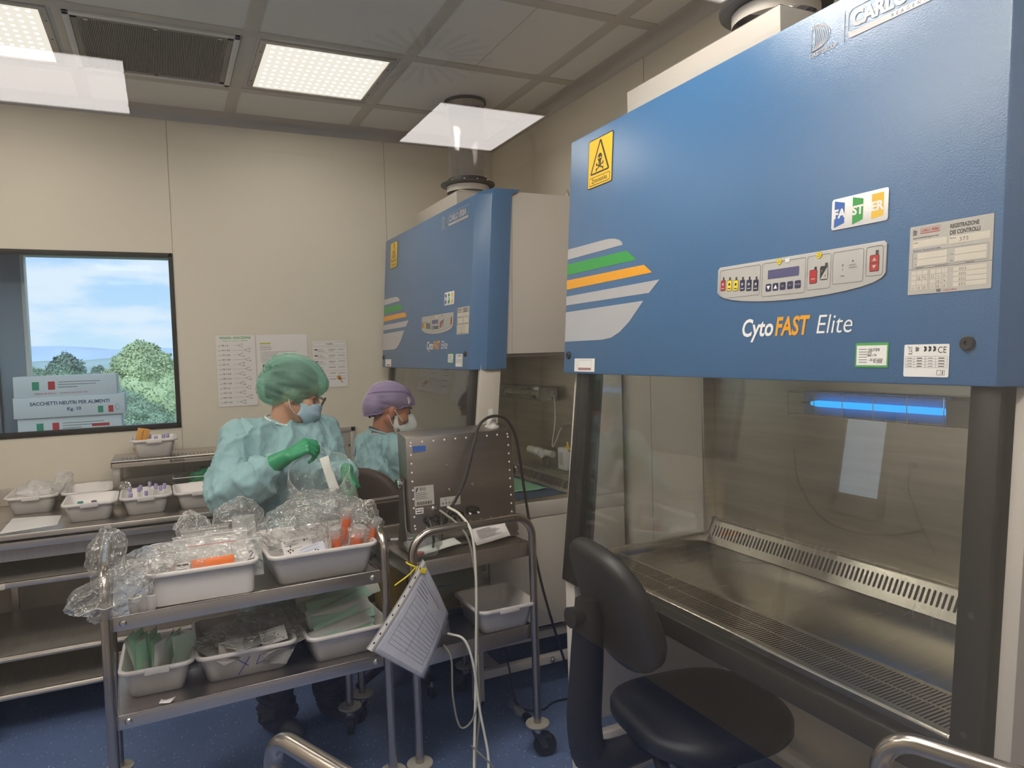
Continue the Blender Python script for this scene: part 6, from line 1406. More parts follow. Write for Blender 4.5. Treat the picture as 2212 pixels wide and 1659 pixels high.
# ------------------------------------------------------------------ monitor on its trolley
def monitor():
    mat('mon_steel', '#a59c95', 0.34, 1.0, var=0.07, vscale=2.5, stretch=(1, 1, 14)); mat('glossy_black', '#101012', 0.25)
    rz = math.radians(2.2); t = thing('panel_monitor', 'grey metal medical monitor seen from behind, black and white cables in its sockets', 'monitor', (1.03, 2.66, 0.86), rz)
    w, th = 0.452, 0.095; zb, zt = 0.075, 0.438; lean = 0.018
    m = MB(); m.hexa([(-w/2,-0.06,zb),(w/2,-0.06,zb),(w/2,0.035,zb+0.01),(-w/2,0.035,zb+0.01),(-w/2,-0.06+lean,zt),(w/2,-0.06+lean,zt),(w/2,0.035+lean,zt+0.018),(-w/2,0.035+lean,zt+0.018)], 'mon_steel', 0.003)
    m.build('housing', t)
    M = frame((-w/2, -0.0606, zb), (1,0,0), (0,lean,zt-zb)); H_ = zt-zb
    m = MB(); n = 10
    for i in range(n):
        for (x, y) in ((0.02+(w-0.04)*i/(n-1), 0.018), (0.02+(w-0.04)*i/(n-1), H_-0.018), (0.018, 0.03+(H_-0.06)*i/(n-1)), (w-0.018, 0.03+(H_-0.06)*i/(n-1))):
            m.lathe([(0.004, 0), (0.0034, 0.0014), (0.0, 0.0018)], 'white_mark', 8, M @ Matrix.Translation((x, y, 0)))
    for (x, y) in ((0.16, 0.245), (0.26, 0.25), (0.165, 0.15), (0.265, 0.16)): m.lathe([(0.006, 0), (0.005, 0.004), (0.0, 0.005)], 'chrome', 8, M @ Matrix.Translation((x, y, 0)))
    m.build('screws', t)
    m = MB(); m.prism(rounded(0.055, 0.026, 0.001, cx=0.052, cy=0.318), 0.0004, 'steel', M @ Matrix.Translation((0,0,0))); m.rect(0.026, 0.309, 0.078, 0.330, 'logo_blue', M, 0.0008); m.build('blue_sticker', t)
    m = MB(); m.prism(rounded(0.08, 0.075, 0.001, cx=0.062, cy=0.140), 0.0005, 'label_grey', M); z = 0.0008
    m.text('IRIS', M @ Matrix.Translation((0.044, 0.160, 0)), 0.017, 'ink', z=z); m.flat([(0.027,0.157),(0.033,0.157),(0.040,0.172),(0.034,0.172)], 'ink', M, z)
    for i in range(4): m.rect(0.027, 0.150-0.007*i, 0.07+0.008*(i % 2), 0.152-0.007*i, 'ink_grey', M, z)
    for i in range(18): m.rect(0.030+0.0034*i, 0.106, 0.0312+0.0034*i+0.0008*(i % 3), 0.118, 'ink', M, z)
    m.build('type_label', t)
    m = MB(); m.prism(rounded(0.032, 0.022, 0.002, cx=0.040, cy=0.084), 0.0005, 'white_mark', M); m.rect(0.027, 0.086, 0.036, 0.090, 'ink', M, z); m.rect(0.039, 0.086, 0.053, 0.090, 'ink_grey', M, z); m.rect(0.028, 0.077, 0.052, 0.081, 'ink', M, z); m.build('serial_label', t)
    m = MB(); m.prism(rounded(0.085, 0.034, 0.001, cx=0.168, cy=0.106), 0.0005, 'label_grey', M)
    for i in range(5): m.flat([(0.137+0.0135*i+0.004*math.cos(a), 0.100+0.004*math.sin(a)) for a in [k*PI/5 for k in range(10)]], 'ink_grey', M, z)
    m.flat([(0.145,0.113),(0.153,0.113),(0.149,0.119)], 'ink_grey', M, z); m.build('socket_legend', t)
    m = MB(); m.lathe([(0.011, 0), (0.011, 0.003), (0.007, 0.006), (0, 0.007)], 'chrome', 16, M @ Matrix.Translation((0.098, 0.085, 0))); m.build('power_button', t)
    for i, x in enumerate((0.068, 0.100, 0.135, 0.170, 0.205)):
        m = MB(); m.lathe([(0.0155, 0), (0.0155, 0.006), (0.011, 0.008), (0.011, 0.03), (0.007, 0.032)], 'glossy_black', 16, M @ Matrix.Translation((x, 0.050-0.004*(i == 0), 0)) @ Matrix.Rotation(0.5, 4, 'X')); m.build('socket', t)
    m = MB(); m.prism(rounded(0.052, 0.026, 0.006, cx=0.258, cy=0.058), 0.016, 'glossy_black', M, bev=0.002)
    for dx in (-0.018, 0.018): m.lathe([(0.004, 0.016), (0.004, 0.024), (0.0, 0.025)], 'white_mark', 10, M @ Matrix.Translation((0.258+dx, 0.050, 0)))
    m.build('serial_plug', t)
    for s in (-1, 1):
        m = MB(); x = s*(w/2+0.009)
        m.prism([(-0.035, 0.012), (-0.06, 0.03), (-0.035, 0.10), (-0.025, 0.28), (0.02, 0.28), (0.03, 0.10), (0.055, 0.02)], 0.006, 'mon_steel', frame((x+0.003, 0, 0), (0,1,0), (0,0,1)), -0.006)
        m.build('yoke_arm', t)
        m = MB(); m.cyl((x, -0.01, 0.262), (x+s*0.010, -0.01, 0.262), 0.010, 'chrome', 12); m.lathe([(0.017, 0.008), (0.021, 0.010), (0.021, 0.020), (0.018, 0.023), (0.0, 0.023)], 'chrome', 14, Matrix.Translation((x, -0.01, 0.262)) @ Matrix.Rotation(s*PI/2, 4, 'Y')); m.build('yoke_knob', t)
    m = MB(); m.box((-w/2-0.01, -0.06, 0.004), (w/2+0.012, 0.10, 0.014), 'mon_steel', 0.003); m.build('base_plate', t)
    m = MB(); Ma = Matrix.Translation((0.165, -0.005+lean, zt+0.004)); m.lathe([(0.031, 0), (0.030, 0.010), (0.021, 0.013), (0.018, 0.035), (0.015, 0.04)], 'white_plastic', 18, Ma); m.lathe([(0.0135, 0.035), (0.0135, 0.074), (0.011, 0.079), (0.0, 0.08)], 'label_grey', 16, Ma); m.build('antenna', t)
monitor()
def cable(name, pts, r, material, label, n=48):
    p0 = V(pts[-1]); o = MB().tube([p-p0 for p in bez(pts, n)], r, material, 8).build(name, None, p0); tag(o, label, 'cable'); return o
mat('cable_white', '#dcd9cf', 0.45); mat('cable_grey', '#8b877c', 0.5); mat('cable_black', '#18171a', 0.45)
cable('power_cable', [(0.925,2.585,0.905), (0.936,2.565,0.985), (0.985,2.56,1.06), (1.027,2.565,1.134), (1.075,2.585,1.26), (1.12,2.63,1.325), (1.175,2.645,1.352), (1.235,2.66,1.345), (1.305,2.73,1.300), (1.344,2.75,1.214), (1.370,2.75,1.012), (1.392,2.75,0.86), (1.431,2.76,0.658), (1.50,2.81,0.46), (1.585,2.83,0.20), (1.655,2.85,0.03), (1.76,2.84,0.006)], 0.0062, 'cable_black', 'black cable looping over the monitor antenna and down to the floor', 110)
cable('data_cable', [(0.945,2.555,1.030), (0.975,2.50,1.005), (0.992,2.435,0.945), (0.998,2.425,0.782), (0.985,2.415,0.525), (0.965,2.40,0.27), (0.935,2.35,0.09), (0.91,2.26,0.006), (0.90,2.12,0.006)], 0.0050, 'cable_white', 'thick white cable hanging from the monitor sockets to the floor')
cable('data_cable', [(0.915,2.56,1.02), (0.955,2.47,0.975), (0.985,2.437,0.90), (1.005,2.432,0.70), (0.995,2.425,0.52), (0.99,2.41,0.30), (0.95,2.37,0.10), (0.93,2.22,0.006)], 0.0042, 'cable_grey', 'grey cable hanging close beside the thick white cable')
cable('thin_cable', [(0.90,2.48,0.575), (0.945,2.43,0.560), (0.968,2.405,0.47), (0.985,2.40,0.30), (1.00,2.37,0.14), (0.975,2.33,0.07), (0.945,2.30,0.005), (0.92,2.20,0.005)], 0.0048, 'cable_white', 'white cable arching out from behind the plastic sleeve')
cable('thin_cable', [(0.875,2.46,0.545), (0.892,2.43,0.50), (0.890,2.42,0.36), (0.91,2.41,0.25), (0.955,2.40,0.27), (0.985,2.405,0.36), (0.99,2.41,0.50)], 0.0036, 'cable_grey', 'thin grey cable making a loop below the plastic sleeve')
cable('thin_cable', [(0.93,2.36,0.20), (0.99,2.33,0.13), (1.03,2.33,0.06), (1.035,2.35,0.005), (0.98,2.28,0.005), (0.92,2.22,0.005)], 0.0034, 'cable_grey', 'thin grey cable end curling near the floor')
cable('floor_cable', [(1.36,3.02,0.30), (1.37,2.97,0.16), (1.36,2.87,0.03), (1.408,2.813,0.005), (1.46,2.80,0.005), (1.54,2.836,0.005), (1.70,2.82,0.005)], 0.0042, 'cable_black', 'thin black cable lying on the floor beside the foot of the farther cabinet')
for i, (p, q) in enumerate((((0.866,2.575,1.0), (0.872,2.52,0.93)), ((0.925,2.575,1.0), (0.905,2.53,0.95)))):
    cable('short_lead', [p, ((p[0]+q[0])/2, p[1]-0.035, p[2]-0.02), q, (q[0]+0.004, q[1]+0.02, q[2]-0.04)], 0.0055, 'cable_black', ('short black lead from the leftmost monitor socket', 'short black lead from the middle monitor socket')[i], 20)

# things around the monitor
t = thing('marker_pen', 'black and white pen lying left of the monitor foot', 'pen', (0.80, 2.80, 0.871)); m = MB(); m.cyl((-0.055,0.02,0), (-0.012,0.0,0), 0.006, 'black_plastic', 12); m.build('cap', t); m = MB(); m.cyl((-0.012,0,0), (0.07,-0.035,0), 0.0055, 'white_plastic', 12); m.build('barrel', t)
o = pack('paper_pack', (0.90, 2.555, 0.885), 0.17, 0.06, (1, 0.1, 0.1), (0, 1, 0.2), 'pack_white', 'pack_green', 0.006, seed=51); tag(o, 'white and green pack lying under the left corner of the monitor', 'pack')
o = pack('paper_pack', (1.12, 2.56, 0.905), 0.15, 0.07, (1, 0.05, 0.12), (0, 0.6, 0.7), 'paper', 'paper_blue', 0.003, seed=53, prn=True); tag(o, 'white printed pack leaning under the right corner of the monitor', 'pack')
m = MB(); m.lathe([(0.0, -0.10), (0.035, -0.099), (0.036, 0.099), (0.0, 0.10)], 'label_cream', 24, Matrix.Rotation(PI/2, 4, 'Y')); m.lathe([(0.012, 0.0995), (0.012, 0.101), (0.0, 0.101)], 'slot_dark', 14, Matrix.Rotation(PI/2, 4, 'Y')); o = m.build('paper_roll', None, (0.985, 2.66, 0.910)); tag(o, 'cream paper roll lying under the monitor', 'roll')
o = tub_mesh(0.13, 0.09, 0.055, 0.012, 0.01, 'vial_clear', 0.004).build('clear_dish', None, (0.835, 2.535, 0.862)); tag(o, 'small clear dish at the near left corner of the monitor trolley', 'dish'); m = MB(); m.lathe([(0.0,0.0),(0.016,0.001),(0.017,0.012),(0.0,0.014)], 'btn_red', 16); o = m.build('red_cap', None, (0.82, 2.53, 0.868)); tag(o, 'dark red cap inside the small clear dish', 'cap')
# lower tray: dark printer and yellow sharps bin
t = thing('label_printer', 'dark grey rounded device on the lower tray behind the nearly empty tub', 'printer', (1.03, 2.84, 0.532)); m = MB(); m.prism([(-0.075,0.0),(0.075,0.0),(0.075,0.12),(0.05,0.165),(0.0,0.185),(-0.05,0.17),(-0.075,0.13)], 0.23, 'tray_green', frame((-0.115,0,0),(0,1,0),(0,0,1)), 0.0, 0.006); m.build('casing', t); m = MB(); m.box((-0.09,-0.0765,0.03), (0.05,-0.0755,0.075), 'glossy_black', 0.001); m.box((-0.06,-0.079,0.12), (0.03,-0.0745,0.124), 'logo_blue', 0.001); m.build('front_panel', t)
t = thing('sharps_bin', 'yellow sharps bin with white lid between the two trolleys', 'bin', (0.835, 3.0, 0.532)); m = MB(); m.lathe([(0.06,0),(0.066,0.004),(0.074,0.19),(0.072,0.192)], 'bin_yellow', 28); m.build('bucket', t); m = MB(); m.lathe([(0.077,0.185),(0.077,0.20),(0.06,0.215),(0.03,0.22),(0.0,0.22)], 'white_plastic', 28); m.lathe([(0.03,0.2205),(0.03,0.232),(0.0,0.234)], 'bin_yellow', 20); m.build('lid', t)
for i, (x, y, z, r) in enumerate(((0.80, 2.62, 0.60, 0.022), (0.83, 2.60, 0.575, 0.02), (0.935, 2.60, 0.60, 0.018))):
    m = MB(); m.lathe([(r,0),(r,0.05),(r*0.4,0.055),(r*0.4,0.075),(r*0.9,0.078),(r*0.9,0.082)], 'vial_clear', 16); m.lathe([(r*0.5,0.055),(r*0.5,0.062)], 'logo_blue', 12); o = m.build('empty_syringe', None, (x, y, 0.532)); o.rotation_euler = (0.3, 0.4-0.3*i, 0); tag(o, ('empty clear syringe nearest the yellow tie on the lower tray', 'empty clear syringe leaning beside the first on the lower tray', 'empty clear syringe behind the plastic sleeve')[i], 'syringe', 'empty syringes on the monitor trolley')

# ---- punched plastic sleeve tied to the trolley post
def sleeve():
    glass('sleeve_film', (0.96, 0.96, 0.97), 0.06, 0.05, haze=0.05); mat('tie_yellow', '#e8cf2a', 0.45)
    c = V((0.737, 2.405, 0.672)); t = thing('document_sleeve', 'clear punched sleeve with a printed table sheet, hanging aslant from the trolley post', 'document', c)
    T, L_, B, R_ = (V(p)-c for p in ((0.787,2.405,0.894), (0.573,2.400,0.618), (0.766,2.370,0.477), (0.901,2.465,0.651)))
    W_, H_ = 0.335, 0.262
    def q(x, y, z=0.0):
        a = x/W_+0.5; b = 0.5-y/H_                    # a: along the punched strip upwards, b: away from the strip
        return (L_*(1-a)+T*a)*(1-b) + (B*(1-a)+R_*a)*b + V((0.10, -1, 0.1)).normalized()*(z + 0.012*math.sin(a*PI) + 0.010*math.sin(b*PI))
    m = MB(); m.grid(lambda a, b: q((a-0.5)*W_*0.985, 0.108-0.232*b, 0.002), 17, 13, 'paper_blue'); m.build('paper_sheet', t, solid=0.0006)
    m = MB(); m.grid(lambda a, b: q((a-0.5)*W_, (0.5-b)*H_, 0.0045), 17, 13, 'sleeve_film'); m.build('film_pocket', t)
    m = MB(); m.grid(lambda a, b: q((a-0.5)*W_, 0.131-0.026*b, 0.0052), 17, 3, 'pack_grey')
    m.grid(lambda a, b: q((a-0.5)*W_, 0.126-0.014*b, 0.0060), 17, 3, 'white_mark')
    for i in range(9):
        x = -W_*0.42+i*W_*0.105; pts = [q(x+0.0045*math.cos(k*PI/4), 0.119+0.003*math.sin(k*PI/4), 0.0068) for k in range(8)]; m.add(pts, [tuple(range(8))], 'slot_dark', None, False)
    m.build('punched_strip', t, angle=60)
    m = MB()
    def ln(x0, y0, x1, y1, w=0.0008):
        k = 8; pts = [q(x0+(x1-x0)*i/k, y0+(y1-y0)*i/k, 0.0030) for i in range(k+1)]; m.tube(pts, w*0.5, 'ink_grey', 4)
    xa, xb, ya, yb = -0.115, 0.075, -0.095, 0.075
    for i in range(12): x = xa+(xb-xa)*i/11; ln(x, ya, x, yb)
    for y in (ya, yb, -0.005): ln(xa, y, xb, y)
    for (x, y0, y1) in ((0.125, -0.06, 0.085), (0.112, 0.03, 0.085), (0.10, 0.02, 0.085), (0.088, 0.01, 0.085)): ln(x, y0, x, y1, 0.0024)
    ln(0.135, -0.08, 0.135, 0.09); ln(-0.15, -0.10, -0.15, 0.09)
    m.build('printed_table', t)
    p = V((0.765, 2.45, 0.862)); tt = thing('cable_tie', 'yellow security tie fixing the plastic sleeve to the trolley post', 'tie', p)
    m = MB(); m.tube([(0.022*math.cos(a), 0.022*math.sin(a), 0.012*math.cos(a)*-1) for a in [2*PI*i/20 for i in range(21)]], 0.003, 'tie_yellow', 8, False); m.build('loop', tt)
    m = MB(); m.tube(bez([(0.0,-0.028,-0.004), (-0.03,-0.045,-0.02), (-0.082,-0.05,-0.046)], 12), 0.0026, 'tie_yellow', 8); m.build('tail', tt)
    m = MB(); m.box((-0.003,-0.054,-0.012), (0.036,-0.045,0.006), 'tie_yellow', 0.002, Matrix.Rotation(0.35, 4, 'Y')); m.build('flag', tt)
sleeve()

# grey drain plug lying on the floor behind the near trolley wheel
t = thing('floor_syringe', 'translucent grey syringe with a black tip lying on the floor behind the trolley wheel', 'syringe', (1.343, 2.79, 0.022)); Mq = Matrix.Rotation(PI/2, 4, 'X') @ Matrix.Rotation(0.05, 4, 'Y')
m = MB(); m.lathe([(0.016,-0.10),(0.016,-0.085),(0.011,-0.084),(0.011,-0.02)], 'vial_clear', 16, Mq); m.build('plunger', t); m = MB(); m.lathe([(0.022,-0.025),(0.022,-0.018),(0.018,-0.017),(0.018,0.035)], 'vial_clear', 16, Mq); m.build('barrel', t); m = MB(); m.lathe([(0.0185,0.035),(0.0185,0.06),(0.006,0.065),(0.005,0.085)], 'black_plastic', 16, Mq); m.build('tip', t)

# ------------------------------------------------------------------ inside the farther cabinet
m = MB(); m.grid(lambda a, b: V((1.40+0.38*a, 3.02+0.95*b, 0.896+0.004*noise.noise((a*6, b*9, 1)))), 14, 30, 'cloth_blue'); o = m.build('absorbent_mat', None, (0,0,0), solid=0.006); o.data.transform(Matrix.Translation((-1.6,-3.4,-0.896))); o.location = (1.6, 3.4, 0.896); tag(o, 'dark blue absorbent mat covering the work tray of the farther cabinet', 'mat')
m = MB(); m.grid(lambda a, b: V((1.50+0.24*a, 3.22+0.40*b, 0.906+0.006*noise.noise((a*5, b*6, 4)))), 10, 12, 'cloth_green'); o = m.build('sterile_cloth', None, (0,0,0), solid=0.003); o.data.transform(Matrix.Translation((-1.62,-3.42,-0.906))); o.location = (1.62, 3.42, 0.906); tag(o, 'pale green cloth lying on the blue mat', 'cloth')
t = thing('gas_tap', 'cream and grey tap with a yellow end on the back wall of the farther cabinet', 'tap', (1.80, 3.23, 1.075))
m = MB(); m.cyl((-0.02,0.0,0.0), (-0.035,0.10,0.0), 0.018, 'lamp_body', 16); m.cyl((-0.035,0.10,0), (-0.04,0.135,0.002), 0.024, 'white_plastic', 16); m.cyl((-0.03,0.06,0.0),(-0.06,0.055,0.0), 0.022, 'white_plastic', 16); m.build('body', t)
m = MB(); m.cyl((-0.04,0.135,0.002), (-0.047,0.205,0.006), 0.022, 'lamp_body', 16); m.build('sleeve', t); m = MB(); m.cyl((-0.047,0.205,0.006), (-0.048,0.211,0.006), 0.021, 'yellow_mark', 16); m.build('yellow_end', t); m = MB(); m.tube([(-0.035,0.07,-0.015),(-0.04,0.085,-0.05)], 0.003, 'grey_plastic', 8); m.tube([(-0.035,0.02,-0.015),(-0.04,0.03,-0.055)], 0.003, 'grey_plastic', 8); m.build('levers', t)
t = thing('socket_box', 'white socket box with a yellow flap beside the tap in the farther cabinet', 'socket', (1.80, 3.125, 1.065)); m = MB(); m.box((-0.03,-0.045,-0.055), (0.02,0.04,0.055), 'white_plastic', 0.006); m.box((-0.034,-0.018,-0.03), (-0.028,0.018,0.035), 'label_grey', 0.003); m.build('casing', t); m = MB(); m.add([(-0.02,-0.055,0.05),(-0.02,-0.025,0.05),(-0.02,-0.04,0.09),(-0.014,-0.055,0.05),(-0.014,-0.025,0.05),(-0.014,-0.04,0.09)], [(0,1,2),(5,4,3),(0,3,4,1),(1,4,5,2),(2,5,3,0)], 'yellow_mark', None, False); m.build('flap', t)
cable('lamp_cable', [(1.775,3.205,1.385), (1.77,3.18,1.36), (1.775,3.19,1.25), (1.78,3.235,1.12), (1.78,3.20,1.14), (1.785,3.15,1.21), (1.79,3.08,1.235), (1.80,2.99,1.24)], 0.0035, 'cable_white', 'white cord running from the unlit tube lamp down to the tap')
cable('lamp_cable', [(1.78,3.12,1.232), (1.785,3.06,1.245), (1.79,2.99,1.24)], 0.011, 'cable_grey', 'thicker grey plug end of the cord in the farther cabinet', 12)

# ------------------------------------------------------------------ on the walls
glass('cover_film', (1, 1, 1), 0.015, 0.1)
mat('poster_paper', '#f1ebe8', 0.7)
def poster(x0, z0, w, h, name, label, draw, mat_='poster_paper'):
    c = (x0+w/2, WB-0.0015, z0+h/2); t = thing(name, label, 'poster', c, 0, None)
    M = frame((-w/2, 0, -h/2), (1,0,0), (0,0,1))
    m = MB(); m.prism(rounded(w, h, 0.003, cx=w/2, cy=h/2), 0.0008, mat_, M); draw(m, M); m.build('sheet', t)
    m = MB(); m.prism(rounded(w+0.014, h+0.02, 0.005, cx=w/2, cy=h/2), 0.0004, 'cover_film', M, 0.0025); m.build('plastic_cover', t)
def dose(m, M):
    m.text('VIDAZA: AZACIDINA', M @ Matrix.Translation((0.105, 0.388, 0)), 0.0185, 'sticker_green', 'CENTER', 0.0005, z=0.0012, sx=0.98); m.text('100mg: 4 cc acqua p.p.i. FREDDA', M @ Matrix.Translation((0.105, 0.374, 0)), 0.010, 'sticker_green', 'CENTER', z=0.0012)
    rows = [('100 = 4','2','2'),('110 = 4,4','2,2','2,2'),('115 = 4,6','3','1,6'),('120 = 4,8','3','1,8'),('125 = 5','2,5','2,5'),('130 = 5,2','3','2,2'),('135 = 5,4','3','2,4'),('140 = 5,6','3','2,6'),('145 = 5,8','3','2,8'),('150 = 6','3','3'),('155 = 6,2','3,1','3,1'),('160 = 6,4','3,2','3,2'),('165 = 6,6','3,3','3,3')]
    for i, (a, b, c) in enumerate(rows):
        y = 0.346-0.0272*i; lo = 0.035 if i % 2 else 0.0
        m.text('mg', M @ Matrix.Translation((0.010, y, 0)), 0.010, 'ink_grey', z=0.0012); m.text(a, M @ Matrix.Translation((0.026, y, 0)), 0.0125, 'ink', bold=0.0002, z=0.0012)
        x0, x1 = 0.092, 0.118+lo; m.line([(x0-(0.008 if lo else 0), y+0.004), (x1, y+0.004)], 0.001, 'ink_grey', M, 0.0012)
        m.line([(x1, y+0.004), (x1+0.018, y+0.012)], 0.0016, 'ink', M, 0.0012); m.line([(x1, y+0.004), (x1+0.018, y-0.004)], 0.0016, 'ink', M, 0.0012)
        m.text(b, M @ Matrix.Translation((x1+0.021, y+0.008, 0)), 0.0105, 'ink', bold=0.0002, z=0.0012); m.text(c, M @ Matrix.Translation((x1+0.021, y-0.008, 0)), 0.0105, 'ink', bold=0.0002, z=0.0012)
def guide(m, M):
    m.rect(0.018, 0.314, 0.080, 0.319, 'yellow_mark', M, 0.0012); m.rect(0.018, 0.311, 0.080, 0.314, 'sticker_green', M, 0.0012); rr = random.Random(5)
    for i in range(5): m.rect(0.018, 0.300-0.006*i, 0.018+0.04+0.03*rr.random(), 0.3015-0.006*i, 'ink_grey', M, 0.0012)
    for i in range(9): m.rect(0.018+0.006*(i % 2), 0.264-0.0075*i, 0.018+0.10+0.12*rr.random(), 0.2655-0.0075*i, 'ink_grey', M, 0.0012)
    for r_ in range(2):
        for k in range(3):
            x = 0.030+0.054*k; y = 0.142-0.070*r_; m.rect(x, y, x+0.051, y+0.050, 'tile_green', M, 0.0012)
            m.rect(x+0.016, y+0.002, x+0.036, y+0.028, 'label_grey', M, 0.0015); m.rect(x+0.018, y+0.028, x+0.034, y+0.040, 'ink' if k == 0 else 'label_grey', M, 0.0015); m.line([(x+0.004, y+0.014+0.004*k), (x+0.017, y+0.022)], 0.004, 'label_cream', M, 0.0016)
    for y in (0.056, 0.030): m.rect(0.030, y, 0.15, y+0.0015, 'ink_grey', M, 0.0012)
def pumps(m, M):
    m.line([(0.005,0.252),(0.200,0.256),(0.200,0.275),(0.005,0.271),(0.005,0.252)], 0.001, 'ink_grey', M, 0.0012); m.text('POMPE', M @ Matrix.Translation((0.103, 0.259, 0)), 0.013, 'sticker_green', 'CENTER', 0.0003, z=0.0012); rr = random.Random(8)
    for i in range(6):
        y = 0.226-0.036*i
        m.rect(0.008, y+0.019, 0.198, y+0.0198, 'ink_grey', M, 0.0012); m.rect(0.010, y, 0.030, y+0.007, 'ink', M, 0.0012); m.rect(0.034, y+0.002, 0.060, y+0.0045, 'ink_grey', M, 0.0012)
        m.rect(0.095, y+0.002, 0.135, y+0.005, 'ink_grey', M, 0.0012); m.rect(0.150, y+0.002, 0.192, y+0.0045, 'ink_grey', M, 0.0012)
        if i < 3: m.rect(0.030, y-0.008, 0.072, y-0.006, 'ink_grey', M, 0.0012); m.rect(0.095, y-0.006, 0.125, y-0.004, 'ink_grey', M, 0.0012)
    for (x, y, r, c) in ((0.152,0.058,0.013,'carton_orange'), (0.160,0.048,0.009,'carton_orange'), (0.152,0.060,0.004,'btn_red')): m.flat([(x+r*math.cos(a), y+r*math.sin(a)) for a in [k*PI/8 for k in range(16)]], c, M, 0.0014+(0.0003 if r < 0.005 else 0))
    m.line([(0.162,0.042),(0.172,0.026)], 0.005, 'ink_grey', M, 0.0013)
mat('tile_green', '#1f6b52', 0.6)
poster(0.272, 1.342, 0.212, 0.408, 'dose_poster', 'dose table poster headed VIDAZA: AZACIDINA on the back wall', dose)
poster(0.492, 1.385, 0.288, 0.365, 'guide_poster', 'poster with green picture tiles between the dose table and the pump list', guide)
poster(0.812, 1.424, 0.206, 0.282, 'pump_poster', 'poster headed POMPE with an orange drawing low on its right', pumps)

def wall_grille():
    m_, t_, out = nt('perforated_sheet'); b = N(t_, 'ShaderNodeBsdfPrincipled', Roughness=0.4, Metallic=0.3); tc = t_.nodes.new('ShaderNodeTexCoord')
    v = N(t_, 'ShaderNodeTexVoronoi', Scale=115.0, Randomness=0.0); t_.links.new(tc.outputs['Object'], v.inputs['Vector'])
    g = N(t_, 'ShaderNodeMath', operation='LESS_THAN'); g.inputs[1].default_value = 0.44; t_.links.new(v.outputs['Distance'], g.inputs[0])
    mx = N(t_, 'ShaderNodeMix', data_type='RGBA'); mx.inputs[6].default_value = lin('#bdb3a6'); mx.inputs[7].default_value = lin('#3b352f'); t_.links.new(g.outputs[0], mx.inputs[0]); t_.links.new(mx.outputs[2], b.inputs['Base Color']); t_.links.new(b.outputs[0], out.inputs[0])
    t = thing('wall_grille', 'perforated metal return air grille low on the back wall between the two people', 'grille', (0.84, WB-0.004, 0.86)); w, h = 0.42, 0.63; m = MB()
    for (a, b_) in (((-w/2,-h/2),(w/2,-h/2+0.032)), ((-w/2,h/2-0.032),(w/2,h/2)), ((-w/2,-h/2),(-w/2+0.032,h/2)), ((w/2-0.032,-h/2),(w/2,h/2))): m.box((a[0],-0.010,a[1]), (b_[0],0.004,b_[1]), 'cove_metal', 0.004)
    m.build('frame', t); MB().box((-w/2+0.03,-0.004,-h/2+0.03), (w/2-0.03,0.002,h/2-0.03), 'cove_metal').box((-w/2+0.052,-0.0046,-h/2+0.052), (w/2-0.052,-0.0038,h/2-0.052), 'perforated_sheet').build('sheet', t)
    m = MB()
    for z in (0.2, -0.2): m.lathe([(0.006,0),(0.005,0.003),(0,0.0035)], 'dark_grey', 10, frame((w/2-0.042,-0.0042,z),(1,0,0),(0,0,1)))
    m.build('screws', t)
wall_grille()

# left wall: what the cabinet pane mirrors
emit('screen_white', (0.72, 0.86, 1.0, 1), 2.2)
t = thing('wall_screen', 'framed white lit screen on the left wall, mirrored in the front cabinet pane', 'screen', (XL, 3.745, 1.36))
m = MB(); 
for (a, b) in (((-0.225,-0.38),(0.225,-0.222)), ((-0.225,0.352),(0.225,0.42)), ((-0.225,-0.38),(-0.17,0.42)), ((0.17,-0.38),(0.225,0.42))): m.box((0.0,a[0],a[1]), (0.03,b[0],b[1]), 'label_grey', 0.005)
m.build('frame', t); MB().box((0.0,-0.172,-0.225), (0.018,0.172,0.355), 'screen_white').build('display', t)
t = thing('wall_socket', 'wall socket with a green plug light on the left wall, mirrored in the cabinet pane', 'socket', (XL, 3.33, 1.42)); m = MB(); m.box((0,-0.045,-0.06),(0.012,0.045,0.06),'white_plastic',0.004); m.build('plate', t); m = MB(); m.cyl((0.01,0,0),(0.05,0,0),0.022,'dark_grey',14); m.ball((0.052,0,0),0.005,'green_mark',8,6); m.build('plug', t)
cable('wall_cable', [(XL+0.05,3.33,1.40), (XL+0.03,3.34,1.25), (XL+0.02,3.28,1.12), (XL+0.02,3.22,1.02), (XL+0.02,3.10,0.85)], 0.006, 'cable_black', 'dark cable hanging from the socket on the left wall')
cable('wall_cable', [(XL+0.03,4.40,1.42), (XL+0.03,4.30,1.15), (XL+0.03,4.05,0.92), (XL+0.03,3.75,0.86), (XL+0.03,3.45,0.90), (XL+0.03,3.20,0.98)], 0.009, 'cable_black', 'dark cable drooping below the screen on the left wall')

